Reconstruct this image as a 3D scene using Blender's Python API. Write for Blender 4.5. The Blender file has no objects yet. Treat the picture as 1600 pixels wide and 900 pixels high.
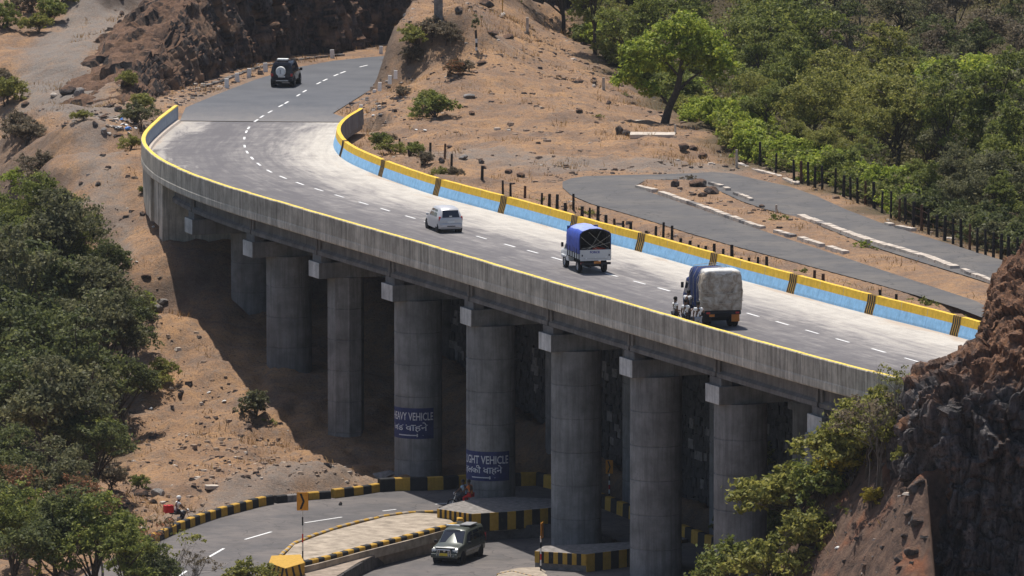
import bpy, bmesh, math, random
import numpy as np
from mathutils import Vector, Matrix, Euler

# ---------------------------------------------------------------- camera, sky, sun, exposure
sc = bpy.context.scene
F = 11700.0; CAMH = 47.6; PITCH = math.atan(1363 / F)
cam_d = bpy.data.cameras.new('camera'); cam = bpy.data.objects.new('camera', cam_d)
sc.collection.objects.link(cam); sc.camera = cam
cam.location = (0, 0, CAMH); cam.rotation_euler = (math.pi / 2 - PITCH, 0, 0)
cam_d.sensor_width = 36; cam_d.lens = F / 1600 * 36; cam_d.clip_start = 1; cam_d.clip_end = 4000
sc.render.resolution_x = 1024; sc.render.resolution_y = 576

SUN = Vector((-0.108, 0.335, 0.936)).normalized()          # towards the sun
w = bpy.data.worlds.new('World'); sc.world = w; w.use_nodes = True
nt = w.node_tree; bg = nt.nodes['Background']; sky = nt.nodes.new('ShaderNodeTexSky')
sky.sky_type = 'NISHITA'; sky.sun_disc = False
sky.sun_elevation = math.asin(SUN.z); sky.sun_rotation = math.atan2(SUN.x, SUN.y)
sky.air_density = 1.0; sky.dust_density = 1.5; sky.ozone_density = 1.5
nt.links.new(sky.outputs[0], bg.inputs[0]); bg.inputs[1].default_value = 0.10
sd = bpy.data.lights.new('sun', 'SUN'); so = bpy.data.objects.new('sun', sd); sc.collection.objects.link(so)
sd.energy = 4.9; sd.angle = math.radians(0.5); sd.color = (1.0, 0.955, 0.89)
so.rotation_euler = SUN.to_track_quat('Z', 'Y').to_euler(); so.location = (0, 400, 120)
sc.view_settings.view_transform = 'Standard'; sc.view_settings.look = 'None'
sc.view_settings.exposure = 0.08; sc.view_settings.gamma = 1.0

# ---------------------------------------------------------------- helpers
COL = sc.collection
rnd = random.Random(7); nr = np.random.RandomState(11)

def un(u, v, z=0.0):
    """world point at height z that was read off the photograph at pixel u,v"""
    dx = (u - 800) / F; dz = -(v - 450) / F
    c, s = math.cos(PITCH), math.sin(PITCH)
    d = (dx, c + dz * s, -s + dz * c); t = (z - CAMH) / d[2]
    return np.array([d[0] * t, d[1] * t])

def pr(x, y, z):
    c, s = math.cos(PITCH), math.sin(PITCH); zz = z - CAMH
    dep = y * c - zz * s
    return 800 + F * x / dep, 450 - F * (y * s + zz * c) / dep

def tag(o, label=None, cat=None, group=None, kind=None):
    if label: o['label'] = label
    if cat: o['category'] = cat
    if group: o['group'] = group
    if kind: o['kind'] = kind
    return o

def empty(name, loc, rz=0.0):
    o = bpy.data.objects.new(name, None); COL.objects.link(o)
    o.location = loc; o.rotation_euler = (0, 0, rz); o.empty_display_size = 0.3
    return o

def mesh_obj(name, verts, faces, mats, parent=None, mi=None, smooth=False):
    me = bpy.data.meshes.new(name)
    me.from_pydata([tuple(map(float, v)) for v in verts] if not isinstance(verts, np.ndarray) else verts.tolist(), [], faces)
    if not isinstance(mats, (list, tuple)): mats = [mats]
    for m in mats: me.materials.append(m)
    if mi is not None: me.polygons.foreach_set('material_index', mi)
    if smooth: me.polygons.foreach_set('use_smooth', [True] * len(me.polygons))
    me.update()
    o = bpy.data.objects.new(name, me); COL.objects.link(o)
    if parent: o.parent = parent
    return o

def link_mesh(name, me, parent=None, loc=None, rot=None, scale=None):
    o = bpy.data.objects.new(name, me); COL.objects.link(o)
    if parent: o.parent = parent
    if loc is not None: o.location = loc
    if rot is not None: o.rotation_euler = rot
    if scale is not None: o.scale = scale
    return o

class MB:
    """collects simple shapes into one mesh"""
    def __init__(s): s.v = []; s.f = []; s.m = []
    def add(s, vs, fs, m=0):
        b = len(s.v); s.v += [tuple(map(float, p)) for p in vs]
        s.f += [tuple(b + i for i in f) for f in fs]; s.m += [m] * len(fs); return s
    def box(s, c, d, m=0, rz=0.0, taper=1.0, rx=0.0):
        x, y, z = [k / 2 for k in d]; vs = []
        for sz in (-1, 1):
            t = taper if sz > 0 else 1.0
            for sx, sy in ((-1, -1), (1, -1), (1, 1), (-1, 1)):
                p = Vector((sx * x * t, sy * y * t, sz * z))
                if rx: p.rotate(Euler((rx, 0, 0)))
                if rz: p.rotate(Euler((0, 0, rz)))
                vs.append((p.x + c[0], p.y + c[1], p.z + c[2]))
        return s.add(vs, [(3, 2, 1, 0), (4, 5, 6, 7), (0, 1, 5, 4), (1, 2, 6, 5), (2, 3, 7, 6), (3, 0, 4, 7)], m)
    def cyl(s, p0, p1, r0, r1=None, n=10, m=0, caps=True):
        r1 = r0 if r1 is None else r1
        p0 = Vector(p0); p1 = Vector(p1); a = (p1 - p0).normalized()
        q = a.to_track_quat('Z', 'Y'); vs = []
        for p, r in ((p0, r0), (p1, r1)):
            for i in range(n):
                t = 2 * math.pi * i / n; k = q @ Vector((math.cos(t) * r, math.sin(t) * r, 0)); vs.append(p + k)
        fs = [(i, (i + 1) % n, n + (i + 1) % n, n + i) for i in range(n)]
        if caps: fs += [tuple(range(n - 1, -1, -1)), tuple(range(n, 2 * n))]
        return s.add(vs, fs, m)
    def tube(s, pts, rs, n=7, m=0):
        for i in range(len(pts) - 1): s.cyl(pts[i], pts[i + 1], rs[i], rs[i + 1], n, m)
        return s
    def lathe(s, prof, c=(0, 0, 0), n=20, m=0, axis='z'):
        vs = []
        for r, h in prof:
            for i in range(n):
                t = 2 * math.pi * i / n
                if axis == 'z': vs.append((c[0] + r * math.cos(t), c[1] + r * math.sin(t), c[2] + h))
                elif axis == 'x': vs.append((c[0] + h, c[1] + r * math.cos(t), c[2] + r * math.sin(t)))
                else: vs.append((c[0] + r * math.sin(t), c[1] + h, c[2] + r * math.cos(t)))
        fs = []
        for k in range(len(prof) - 1):
            for i in range(n): fs.append((k * n + i, k * n + (i + 1) % n, (k + 1) * n + (i + 1) % n, (k + 1) * n + i))
        return s.add(vs, fs, m)
    def prism(s, poly, z0, z1, m=0, mtop=None):
        n = len(poly); vs = [(p[0], p[1], z0) for p in poly] + [(p[0], p[1], z1) for p in poly]
        area = sum(poly[i][0] * poly[(i + 1) % n][1] - poly[(i + 1) % n][0] * poly[i][1] for i in range(n))
        fs = [(i, (i + 1) % n, n + (i + 1) % n, n + i) for i in range(n)]; top = [tuple(range(n, 2 * n))]
        if area < 0: fs = [f[::-1] for f in fs]; top = [top[0][::-1]]
        s.add(vs, fs, m); b = len(s.v) - 2 * n
        s.f.append(tuple(b + i for i in top[0])); s.m.append(m if mtop is None else mtop); return s
    def build(s, name, mats, parent=None, smooth=False, bevel=0.0):
        o = mesh_obj(name, s.v, s.f, mats, parent, s.m, smooth)
        if bevel:
            b = o.modifiers.new('bevel', 'BEVEL'); b.width = bevel; b.segments = 2; b.limit_method = 'ANGLE'
        return o

# numpy value noise
def _h(i, j, k, seed):
    n = (i * 374761393 + j * 668265263 + k * 2147483647 + seed * 144665) & 0x7fffffff
    n = ((n ^ (n >> 13)) * 1274126177) & 0x7fffffff
    n = (n ^ (n >> 16)) & 0xffffff
    return n / float(0xffffff) * 2 - 1
def vnoise(x, y, z=0.0, seed=0):
    x = np.asarray(x, float); y = np.asarray(y, float); z = np.zeros_like(x) + z
    xi = np.floor(x).astype(np.int64); yi = np.floor(y).astype(np.int64); zi = np.floor(z).astype(np.int64)
    fx, fy, fz = x - xi, y - yi, z - zi
    fx = fx * fx * (3 - 2 * fx); fy = fy * fy * (3 - 2 * fy); fz = fz * fz * (3 - 2 * fz); r = 0
    for a in (0, 1):
        for b in (0, 1):
            for c in (0, 1):
                r = r + _h(xi + a, yi + b, zi + c, seed) * (fx if a else 1 - fx) * (fy if b else 1 - fy) * (fz if c else 1 - fz)
    return r
def fbm(x, y, z=0.0, oct=4, seed=0):
    r = 0; a = 1.0; f = 1.0
    for o in range(oct): r = r + a * vnoise(np.asarray(x) * f, np.asarray(y) * f, np.asarray(z) * f, seed + o * 17); a *= 0.5; f *= 2.03
    return r
def sstep(a, b, x):
    t = np.clip((x - a) / (b - a), 0, 1); return t * t * (3 - 2 * t)

def poly_sdf(px, py, poly):
    """signed distance to a polygon, negative inside"""
    poly = np.asarray(poly, float); n = len(poly); d = np.full(px.shape, 1e9); ins = np.zeros(px.shape, bool)
    for i in range(n):
        ax, ay = poly[i]; bx, by = poly[(i + 1) % n]; ex, ey = bx - ax, by - ay
        t = np.clip(((px - ax) * ex + (py - ay) * ey) / max(ex * ex + ey * ey, 1e-9), 0, 1)
        d = np.minimum(d, (px - ax - t * ex) ** 2 + (py - ay - t * ey) ** 2)
        c = ((ay > py) != (by > py)) & (px < (bx - ax) * (py - ay) / ((by - ay) if by != ay else 1e-9) + ax)
        ins ^= c
    d = np.sqrt(d); return np.where(ins, -d, d)
def line_dist(px, py, pts):
    d = np.full(px.shape, 1e9)
    for i in range(len(pts) - 1):
        ax, ay = pts[i]; bx, by = pts[i + 1]; ex, ey = bx - ax, by - ay
        t = np.clip(((px - ax) * ex + (py - ay) * ey) / max(ex * ex + ey * ey, 1e-9), 0, 1)
        d = np.minimum(d, (px - ax - t * ex) ** 2 + (py - ay - t * ey) ** 2)
    return np.sqrt(d)
def resample(pts, step, smooth=0.0):
    pts = np.asarray(pts, float); seg = np.hypot(*np.diff(pts, axis=0).T[:2]); s = np.r_[0, np.cumsum(seg)]
    n = max(2, int(round(s[-1] / step)) + 1); t = np.linspace(0, s[-1], n)
    q = np.stack([np.interp(t, s, pts[:, k]) for k in range(pts.shape[1])], 1)
    if smooth:
        st = t[1] - t[0]; r = int(3 * smooth / st) + 1; ker = np.exp(-0.5 * (np.arange(-r, r + 1) * st / smooth) ** 2); ker /= ker.sum()
        a = 2 * q[0] - q[1:r + 1][::-1]; b = 2 * q[-1] - q[-r - 1:-1][::-1]; e = np.vstack([a, q, b])
        q = np.stack([np.convolve(e[:, k], ker, 'valid') for k in range(q.shape[1])], 1)
    return q
def U(pts, z=0.0): return [un(u, v, z) for u, v in pts]

# ---------------------------------------------------------------- materials
class NT:
    def __init__(s, name):
        s.m = bpy.data.materials.new(name); s.m.use_nodes = True; s.t = s.m.node_tree
        s.b = s.t.nodes['Principled BSDF']; s.out = s.t.nodes['Material Output']
    def n(s, typ, **kw):
        x = s.t.nodes.new(typ)
        for k, v in kw.items():
            if hasattr(x, k): setattr(x, k, v)
            else: x.inputs[k].default_value = v
        return x
    def l(s, a, b): s.t.links.new(a, b)
    def pos(s, scale=(1, 1, 1), obj=False):
        if obj: src = s.n('ShaderNodeTexCoord').outputs['Object']
        else: src = s.n('ShaderNodeNewGeometry').outputs['Position']
        m = s.n('ShaderNodeMapping'); m.inputs['Scale'].default_value = scale; s.l(src, m.inputs[0]); return m.outputs[0]
    def noise(s, vec, scale, detail=4, rough=0.6, dist=0.0):
        x = s.n('ShaderNodeTexNoise'); x.inputs['Scale'].default_value = scale; x.inputs['Detail'].default_value = detail
        x.inputs['Roughness'].default_value = rough; x.inputs['Distortion'].default_value = dist; s.l(vec, x.inputs['Vector']); return x.outputs['Fac']
    def ramp(s, fac, stops, interp='LINEAR'):
        x = s.n('ShaderNodeValToRGB'); x.color_ramp.interpolation = interp; e = x.color_ramp.elements
        while len(e) < len(stops): e.new(0.5)
        for i, (p, c) in enumerate(stops):
            e[i].position = p; e[i].color = (c, c, c, 1) if not isinstance(c, (tuple, list)) else (*c, 1)
        s.l(fac, x.inputs[0]); return x.outputs[0]
    def mix(s, fac, a, b, mode='MIX'):
        x = s.n('ShaderNodeMix', data_type='RGBA', blend_type=mode); x.clamp_factor = True
        for v, i in ((fac, 0), (a, 6), (b, 7)):
            if isinstance(v, (int, float)) and i == 0: x.inputs[0].default_value = v
            elif isinstance(v, (int, float)): x.inputs[i].default_value = (v, v, v, 1)
            elif isinstance(v, tuple): x.inputs[i].default_value = (*v, 1)
            else: s.l(v, x.inputs[i])
        return x.outputs[2]
    def math(s, op, a, b=None, c=None):
        x = s.n('ShaderNodeMath', operation=op)
        for i, v in enumerate((a, b, c)):
            if v is None: continue
            if isinstance(v, (int, float)): x.inputs[i].default_value = v
            else: s.l(v, x.inputs[i])
        return x.outputs[0]
    def attr(s, name):
        x = s.n('ShaderNodeAttribute'); x.attribute_name = name; return x
    def fin(s, col, rough=0.9, bump=None, bs=0.3, bd=0.05, spec=0.2, metal=0.0):
        if isinstance(col, tuple): s.b.inputs['Base Color'].default_value = (*col, 1)
        else: s.l(col, s.b.inputs['Base Color'])
        if isinstance(rough, (int, float)): s.b.inputs['Roughness'].default_value = rough
        else: s.l(rough, s.b.inputs['Roughness'])
        s.b.inputs['Specular IOR Level'].default_value = spec; s.b.inputs['Metallic'].default_value = metal
        if bump is not None:
            x = s.n('ShaderNodeBump'); x.inputs['Strength'].default_value = bs; x.inputs['Distance'].default_value = bd
            s.l(bump, x.inputs['Height']); s.l(x.outputs[0], s.b.inputs['Normal'])
        return s.m
M = {}
def simple(name, col, rough=0.7, var=0.25, scale=3.0, spec=0.3, metal=0.0, dirt=None):
    t = NT(name); p = t.pos(obj=True); f = t.noise(p, scale, 5, 0.65)
    c = t.mix(t.ramp(f, [(0.3, 0.0), (0.7, 1.0)]), tuple(k * (1 - var) for k in col), tuple(min(1, k * (1 + var)) for k in col))
    if dirt:
        g = t.noise(t.pos((1, 1, 0.5), True), scale * 0.7, 6, 0.7)
        c = t.mix(t.ramp(g, [(0.5, 0.0), (0.72, 0.8)]), c, dirt)
    M[name] = t.fin(c, rough, f, 0.15, 0.02, spec, metal); return M[name]

# leaf materials
def leafmat(name, col, col2, trans=0.45):
    col = tuple(k * a for k, a in zip(col, (1.22, 1.14, 1.05))); col2 = tuple(k * a for k, a in zip(col2, (1.22, 1.12, 1.05)))
    t = NT(name); g = t.n('ShaderNodeNewGeometry'); r = g.outputs['Random Per Island']
    p = t.pos(); f = t.noise(p, 0.45, 3, 0.6)
    k = t.math('ADD', t.math('MULTIPLY', r, 0.55), t.math('MULTIPLY', f, 0.6))
    c = t.ramp(k, [(0.25, tuple(x * 0.6 for x in col)), (0.5, col), (0.85, col2)])
    t.l(c, t.b.inputs['Base Color']); t.b.inputs['Roughness'].default_value = 0.62; t.b.inputs['Specular IOR Level'].default_value = 0.25
    tr = t.n('ShaderNodeBsdfTranslucent'); t.l(c, tr.inputs[0])
    mx = t.n('ShaderNodeMixShader'); mx.inputs[0].default_value = trans
    t.l(t.b.outputs[0], mx.inputs[1]); t.l(tr.outputs[0], mx.inputs[2]); t.l(mx.outputs[0], t.out.inputs[0])
    M[name] = t.m; return t.m
leafmat('leaf_dark', (0.070, 0.092, 0.034), (0.165, 0.19, 0.068))
leafmat('leaf_greydark', (0.092, 0.102, 0.052), (0.20, 0.205, 0.10))
leafmat('leaf_mid', (0.11, 0.145, 0.035), (0.26, 0.29, 0.07))
leafmat('leaf_bright', (0.18, 0.25, 0.035), (0.40, 0.46, 0.075))
leafmat('leaf_olive', (0.155, 0.175, 0.042), (0.33, 0.33, 0.085))
leafmat('leaf_yellow', (0.26, 0.24, 0.03), (0.50, 0.40, 0.05))
leafmat('leaf_dry', (0.125, 0.108, 0.075), (0.22, 0.19, 0.13))
leafmat('leaf_red', (0.13, 0.11, 0.055), (0.33, 0.15, 0.08))
leafmat('grass_dry', (0.24, 0.15, 0.06), (0.42, 0.29, 0.12), 0.2)
simple('bark', (0.075, 0.058, 0.045), 0.9, 0.4, 6)
simple('bark_grey', (0.17, 0.145, 0.12), 0.9, 0.4, 6)
# ---------------------------------------------------------------- plan of the roads (read off the photograph, on level ground)
outer_px = [(285,155),(249,181),(223,205),(218,218),(223,228),(236,242),(262,257),(302,274),(367.5,296),(420,311),(502,335),(600,363),(713,396),(823,429),(915,456),(1050,495),(1200,538),(1303,566),(1404,592)]
inner_px = [(563,195),(545,204),(531,218),(528,226),(533,236),(546,251),(604,276),(684,304),(794,333),(875,355),(946,377),(1006,391),(1124,425),(1240,456),(1369,491),(1500,523)]
dash_px = [(1371,547),(1319,533),(1270,519),(1222,505),(1177,492),(1040,453),(998,441),(955,430),(833,393),(792,383),(752,371),(639,339),(603,328),(566,317),(532,307),(499,297),(468,287),(441,277),(419,268),(404,257),(393,247),(385,238),(381,228),(381,216),(384,206),(391,195),(400,188),(421,175),(449,160),(475,143),(497,130),(534,113),(566,103),(602,96),(640,90)]
outer_l = resample([(34.5, 330), (27.5, 344), (22.6, 355)] + [tuple(p) for p in U(outer_px, 1.05)][::-1], 1.0, 3.0)
inner_l = resample([(40, 346), (33, 361), (27.5, 376)] + [tuple(p) for p in U(inner_px, 0.0)][::-1], 1.0, 3.0)
cl = [(36.5, 339), (30, 353), (24.5, 366)] + [tuple(p) for p in U(dash_px, 0.0)] + [(0, 571), (8, 577), (20, 583), (40, 590)]
center = resample(cl, 0.5, 2.5)
cseg = np.hypot(*np.diff(center, axis=0).T); cS = np.r_[0, np.cumsum(cseg)]
def cpt(s):
    return np.array([np.interp(s, cS, center[:, 0]), np.interp(s, cS, center[:, 1])])
def ctan(s):
    d = cpt(s + 1.5) - cpt(s - 1.5); return d / np.hypot(*d)
def lateral(line, s):
    p = cpt(s); t = ctan(s); n = np.array([t[1], -t[0]])       # n points to the inner (east) side
    q = line - p; al = q @ t; la = q @ n; o = np.abs(la) < 16
    al, la = al[o], la[o]; k = np.argsort(al)
    return float(np.interp(0, al[k], la[k]))
S_JOINT = float(cS[np.argmin(np.abs(center[:, 1] - 506.5) + 1e3 * (center[:, 0] > -5))])   # end of the concrete deck
NS = 240
sS = np.linspace(1.0, S_JOINT, NS)
aO = np.array([lateral(outer_l, s) for s in sS]); aI = np.array([lateral(inner_l, s) for s in sS])
def edge(s, which, off=0.0):
    """point on the outer / inner edge of the deck, off metres inwards"""
    p = cpt(s); t = ctan(s); n = np.array([t[1], -t[0]])
    return p + n * (np.interp(s, sS, aO) + off) if which == 'o' else p + n * (np.interp(s, sS, aI) - off)
deck_poly = [edge(s, 'o') for s in sS[::6]] + [edge(s, 'i') for s in sS[::-6]]

ZA, ZB = -13.4, -14.2
roadA = U([(120,905),(175,872),(222,853),(280,827),(340,807),(400,791),(450,781),(520,777),(560,772),(620,763),(700,757),(800,754),(880,764),(960,798),(1090,848),(1250,905),(1400,960),
           (1330,1010),(1200,940),(1090,890),(960,842),(860,812),(780,803),(690,801),(650,805),(600,813),(520,833),(460,854),(425,884),(380,925),(300,975),(180,1040),(20,1000)], ZA)
roadB = U([(360,1010),(480,930),(540,902),(600,868),(700,842),(760,830),(860,826),(960,840),(1090,885),(1200,930),(1330,990),(1200,1060),(1090,1000),(960,925),(860,905),(800,895),(760,930),(600,1060)], ZB)
island_px = [(428,886),(460,851),(520,829),(600,808),(650,801),(690,803),(718,822),(640,844),(560,864),(500,880),(445,893)]
strip = U([(445,893),(500,881),(560,865),(640,845),(718,823),(745,828),(725,833),(700,838),(600,862),(560,880),(530,899),(470,930),(380,985)], ZA - .1)
sideP = U([(872,287),(900,276),(960,274),(1060,272),(1130,268),(1180,280),(1250,295),(1350,340),(1450,371),(1580,411),(1700,447),(1700,500),(1555,445),(1450,413),(1350,381),(1250,340),(1175,322),(1110,292),(1075,281),(1010,281),(990,292),(1080,322),(1180,357),(1300,396),(1420,436),(1560,482),(1600,530),(1530,492),(1400,452),(1250,412),(1100,372),(1000,340),(900,312)], 0.0)
sidefar = U([(872,287),(900,276),(960,274),(1060,272),(1130,268),(1180,280),(1250,295),(1350,340),(1450,371),(1580,411),(1720,455),(1720,560),(1560,484),(1400,452),(1250,412),(1100,372),(1000,340),(900,312)], 0.0)
# approach road edges
appL = U([(240,195),(262,182),(300,168),(352,142),(410,119),(470,102),(520,95),(580,89),(640,85)], 0)
appR = U([(534,193),(560,165),(590,140),(615,118),(640,97)], 0)
approach = [edge(S_JOINT, 'o', 0.4)] + U([(290,168),(340,147),(400,124),(460,106),(520,95),(580,89),(640,85),(700,81)], 0) + U([(760,84),(700,88),(655,93),(630,104),(600,127),(560,152),(520,177)], 0) + [edge(S_JOINT, 'i', 0.4)]

# ---------------------------------------------------------------- terrain heights
C = []
def Yp(u, v, y): return (u, v, CAMH - (v + 913) * y / F)
def cp(l):
    for u, v, z in l: p = un(u, v, z); C.append((p[0], p[1], z))
cp([Yp(0,0,560),Yp(100,0,562),Yp(200,20,556),Yp(0,80,540),Yp(80,90,533),Yp(100,140,524),Yp(180,120,527),Yp(150,60,545),Yp(40,180,508),(120,190,.6),(200,200,-.3),(150,250,-1.4),(90,250,-1.2),(60,300,-3),(190,330,-3.4),
    (120,330,-3.4),(225,400,-5.0),(170,420,-5.6),(250,500,-7.8),(190,520,-8.9),(300,560,-9.6),(240,580,-10.1),(330,640,-11.6),(400,650,-11.6),(250,680,-12.4),(400,730,-12.3),(500,720,-11.8),(300,740,-12.6),(200,790,-13.3),(350,775,-13.1),(500,765,-13.0),(560,755,-13.1),(540,735,-12.6),
    (0,420,-8),(80,430,-7.2),(0,600,-12),(100,600,-11.3),(100,720,-13.3),(0,760,-14.2),(0,900,-14.6),(150,860,-13.8),(200,900,-14.0),(0,980,-16),(150,990,-15.5),(-150,400,-10),Yp(-150,0,560),(-200,700,-20),
    (245,330,-3.3),(300,400,-4.9),
    (700,250,0),(640,215,-.2),(800,270,0),(900,230,.3),(1040,190,.3),(850,120,1.5),(760,60,3.6),(720,10,6),(860,40,2.5),(940,130,1.0),(655,160,.9),(650,130,1.4),(690,120,2.0),(1100,200,.2),(1000,250,0),(860,290,0),(740,285,0),
    (600,215,-.4),(580,180,-.2),(610,150,0),(1170,255,0),(1260,282,-.05),(1400,345,-.05),(1580,405,-.05),(1700,450,0),
    (1040,930,-14.2)])
for a, b, z in [(-6,560,9.5),(-12,562,9.5),(-18,556,9),(-22,545,6.4),(-26,536,3.2),(-30,560,5),(-26,524,1.6),(-24,514,.2),(-22.5,522,1.2),(6,585,9),(-45,540,2.4),(-60,480,-1),(-60,600,8),(0,640,16),(40,640,-2),(25,560,-4),(34,500,-4.5),(18,520,-2.5),(12,600,3),(20,640,3),
                (45,440,-6),(60,520,-10),(80,640,14),(50,700,16),(0,760,32),(-60,760,24),(60,780,34),(120,500,6),(-60,420,-16),(-45,360,-26),(-20,350,-22),(0,365,-17),(10,350,-18),(22,330,-14),(-60,330,-34),(0,300,-32),(50,300,-8),(70,380,4),(40,395,0),(45,362,8),(36,372,3.5),(30,366,4),(25,364,1.0),(25,342,-10),(32,340,-11),(40,336,-12),(60,332,-12),(60,365,10),
                (21,368,-2.5)]:
    C.append((a, b, z))
for u, v, z in (Yp(1430,770,352),Yp(1350,830,357),Yp(1275,888,360),Yp(1350,900,353),Yp(1430,900,347),Yp(1310,770,363.5),Yp(1250,850,363),Yp(1215,880,364.5),Yp(1150,905,368),Yp(1105,915,373),Yp(1340,710,364),Yp(1400,690,361),Yp(1240,800,366),Yp(1240,960,356),Yp(1350,980,348),Yp(1120,1000,362)):
    p = un(u, v, z); C.append((p[0], p[1], z))
# stations of the piers (from where each cap's outer end is seen) and the ground at the foot of each column
cap_u = [294, 387, 490, 604, 727, 851, 977, 1113, 1272]
col_left = [361, 416, 511, 616, 728, 861, 984, 1115, 1257]
col_R = [1.38, 1.38, 1.1, 1.38, 1.38, 1.38, 1.38, 1.38, 1.38]
cap_s = []; col_o = []
for u0, cl_, R_ in zip(cap_u, col_left, col_R):
    best = min(np.arange(8, S_JOINT - 20, 0.1), key=lambda s: abs(pr(*edge(s, 'o', 0.75), -2.6)[0] - u0) + (200 if edge(s, 'o')[1] > 470 else 0))
    cap_s.append(float(best))
    col_o.append(float(min(np.arange(1.2, 6, .02), key=lambda o: abs(pr(*(edge(best, 'o', o)), -6)[0] - R_ * F / edge(best, 'o', o)[1] - cl_))))
for i, v in ((0, 492), (1, 582), (2, 688), (3, 747)):
    p = edge(cap_s[i], 'o', col_o[i]); z = CAMH - (v + 913) * (p[1] - col_R[i]) / F
    C.append((p[0], p[1] - col_R[i], z)); q = edge(cap_s[i], 'o', col_o[i] + 5); C.append((q[0], q[1], z + .2)); print('foot', i, z)
    q = edge(cap_s[i], 'o', -.5); C.append((q[0], q[1], z - .25))
# floor of the gully under the deck and the bank east of it
for s in np.arange(14, 150, 7.0):
    p = edge(s, 'i'); y = p[1]
    if y > 474 or y < 384: continue
    zf = float(np.interp(y, [380, 395, 415, 430, 445, 458, 466, 474], [-14.2, -14.2, -14.1, -13.4, -11.9, -9.6, -7.2, -3.5]))
    t = ctan(s); n = np.array([t[1], -t[0]])
    for off, z in ((-3, zf), (5.5, 0.0), (8, 0.0)):
        q = p + n * off; C.append((q[0], q[1], z))
C = np.array(C)
def _k(dx, dy): return np.sqrt(dx * dx + dy * dy + 1.2)
nC = len(C); A = np.zeros((nC + 3, nC + 3))
A[:nC, :nC] = _k(C[:, None, 0] - C[None, :, 0], C[:, None, 1] - C[None, :, 1]) - np.eye(nC) * 0.02
A[:nC, nC] = A[nC, :nC] = 1; A[:nC, nC + 1] = A[nC + 1, :nC] = C[:, 0] / 100; A[:nC, nC + 2] = A[nC + 2, :nC] = C[:, 1] / 100
Wt = np.linalg.solve(A, np.r_[C[:, 2], 0, 0, 0])
def rbf(x, y):
    r = Wt[nC] + Wt[nC + 1] * x / 100 + Wt[nC + 2] * y / 100
    for i in range(nC): r = r + Wt[i] * _k(x - C[i, 0], y - C[i, 1])
    return r
cut_base = resample([un(u, v, 0) for u, v in ((262,166),(272,156),(288,148),(312,141),(345,127),(408,103),(455,92),(520,84),(600,74),(660,68),(720,64))] + [(12, 574)], 0.5, 1.0)
_t = np.gradient(cut_base, axis=0); _t /= np.linalg.norm(_t, axis=1, keepdims=True)
cut_off = cut_base + np.stack([-_t[:, 1], _t[:, 0]], 1) * 3.2
cut_poly = [tuple(q) for q in cut_off[::4]] + [(12, 566), (-4, 556), (-14, 545), (-20, 530), (-22, 518)]
# the side road's verge, and the line of the right foreground slope
def ground(x, y):
    x = np.asarray(x, float); y = np.asarray(y, float)
    z = rbf(x, y)
    far = sstep(0, 60, np.maximum(np.maximum(-75 - x, x - 110), np.maximum(280 - y, y - 800)))
    z = z * (1 - far) + far * np.clip(z, -45, 70)
    dS = poly_sdf(x, y, sidefar); dA = poly_sdf(x, y, roadA); dB = poly_sdf(x, y, roadB); dD = poly_sdf(x, y, deck_poly); dP = poly_sdf(x, y, approach); dT = poly_sdf(x, y, strip)
    dI = line_dist(x, y, inner_l[::2]); e_ = np.where(dD < 0, -dI, dI); e_ = np.where((dD >= 0) & (poly_sdf(x, y, east_side) > 0), -99, e_)
    zf_ = floor_z(y); wb = sstep(-3, -.2, e_) * (1 - sstep(4, 5.5, e_)) * sstep(376, 382, y) * (1 - sstep(466, 476, y))
    z = z * (1 - wb) + wb * np.interp(e_, [0, .25, .95, 4.5], [0, .05, 1.0, 1.0]) * (0 - zf_) + wb * zf_
    calm = sstep(0.3, 3.0, np.minimum(np.minimum(np.minimum(dS, dA), dB), dP))
    slope_area = sstep(0, 12, -z)
    nz = 0.30 * fbm(x * .22, y * .22, 0, 3, 5) + 0.17 * fbm(x * 1.1, y * 1.1, 0, 3, 9) - 0.22 * slope_area * (1 - sstep(0, .12, np.abs(vnoise(x * .42 + .25 * vnoise(x * .5, y * .5, 0, 6), y * .10, 0, 12))))
    rid = np.abs(fbm(x * .5, y * .5, 0, 3, 33)); slope_area = sstep(0, 12, -z)
    nz = nz + 0.35 * slope_area * (rid - .35)
    rz_ = sstep(10, 14, x) * (1 - sstep(368, 374, y)); nz = nz + rz_ * (.45 * np.abs(fbm(x * .7, y * .7, 0, 4, 91)) - .15 + .14 * np.floor(2.5 * vnoise(x * 1.5 + y * .6, y * .8, 0, 93)))
    z = z + nz * (0.15 + 0.85 * calm)
    z = np.where(dS < 2.5, z * sstep(0, 2.5, dS) + (1 - sstep(0, 2.5, dS)) * (-0.015 - .03 * (dS < 0)), z)
    # earth islet between the two side roads stays proud of the asphalt
    ip = poly_sdf(x, y, islet); z = np.where(ip < 0, 0.06 * sstep(0, .6, -ip) + 0.05 * fbm(x * 1.3, y * 1.3, 0, 3, 3), z)
    k = 1 - sstep(0, 2.0, dA); z = z * (1 - k) + k * (ZA - 0.05)
    kt = 1 - sstep(0, 1.0, dT); z = z * (1 - kt) + kt * (ZA - 0.12)
    k = 1 - sstep(0, 0.7, dB); z = z * (1 - k) + k * (ZB - 0.05)
    k = 1 - sstep(0, 1.5, dP); z = z * (1 - k) + k * (-0.05)
    kf = 1 - sstep(-.4, .3, poly_sdf(x, y, [(20.0, 351.3), (70, 351.3), (70, 310), (20.0, 310)])); z = z * (1 - kf) + kf * np.minimum(z, -13)
    kc = 1 - sstep(-.2, .5, poly_sdf(x, y, cut_poly)); z = z * (1 - kc) + kc * np.minimum(z, .08 + .05 * nz)
    z = np.where((dD < 1.5) & (y > 470), np.minimum(z, -0.75), z)
    return z
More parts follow.
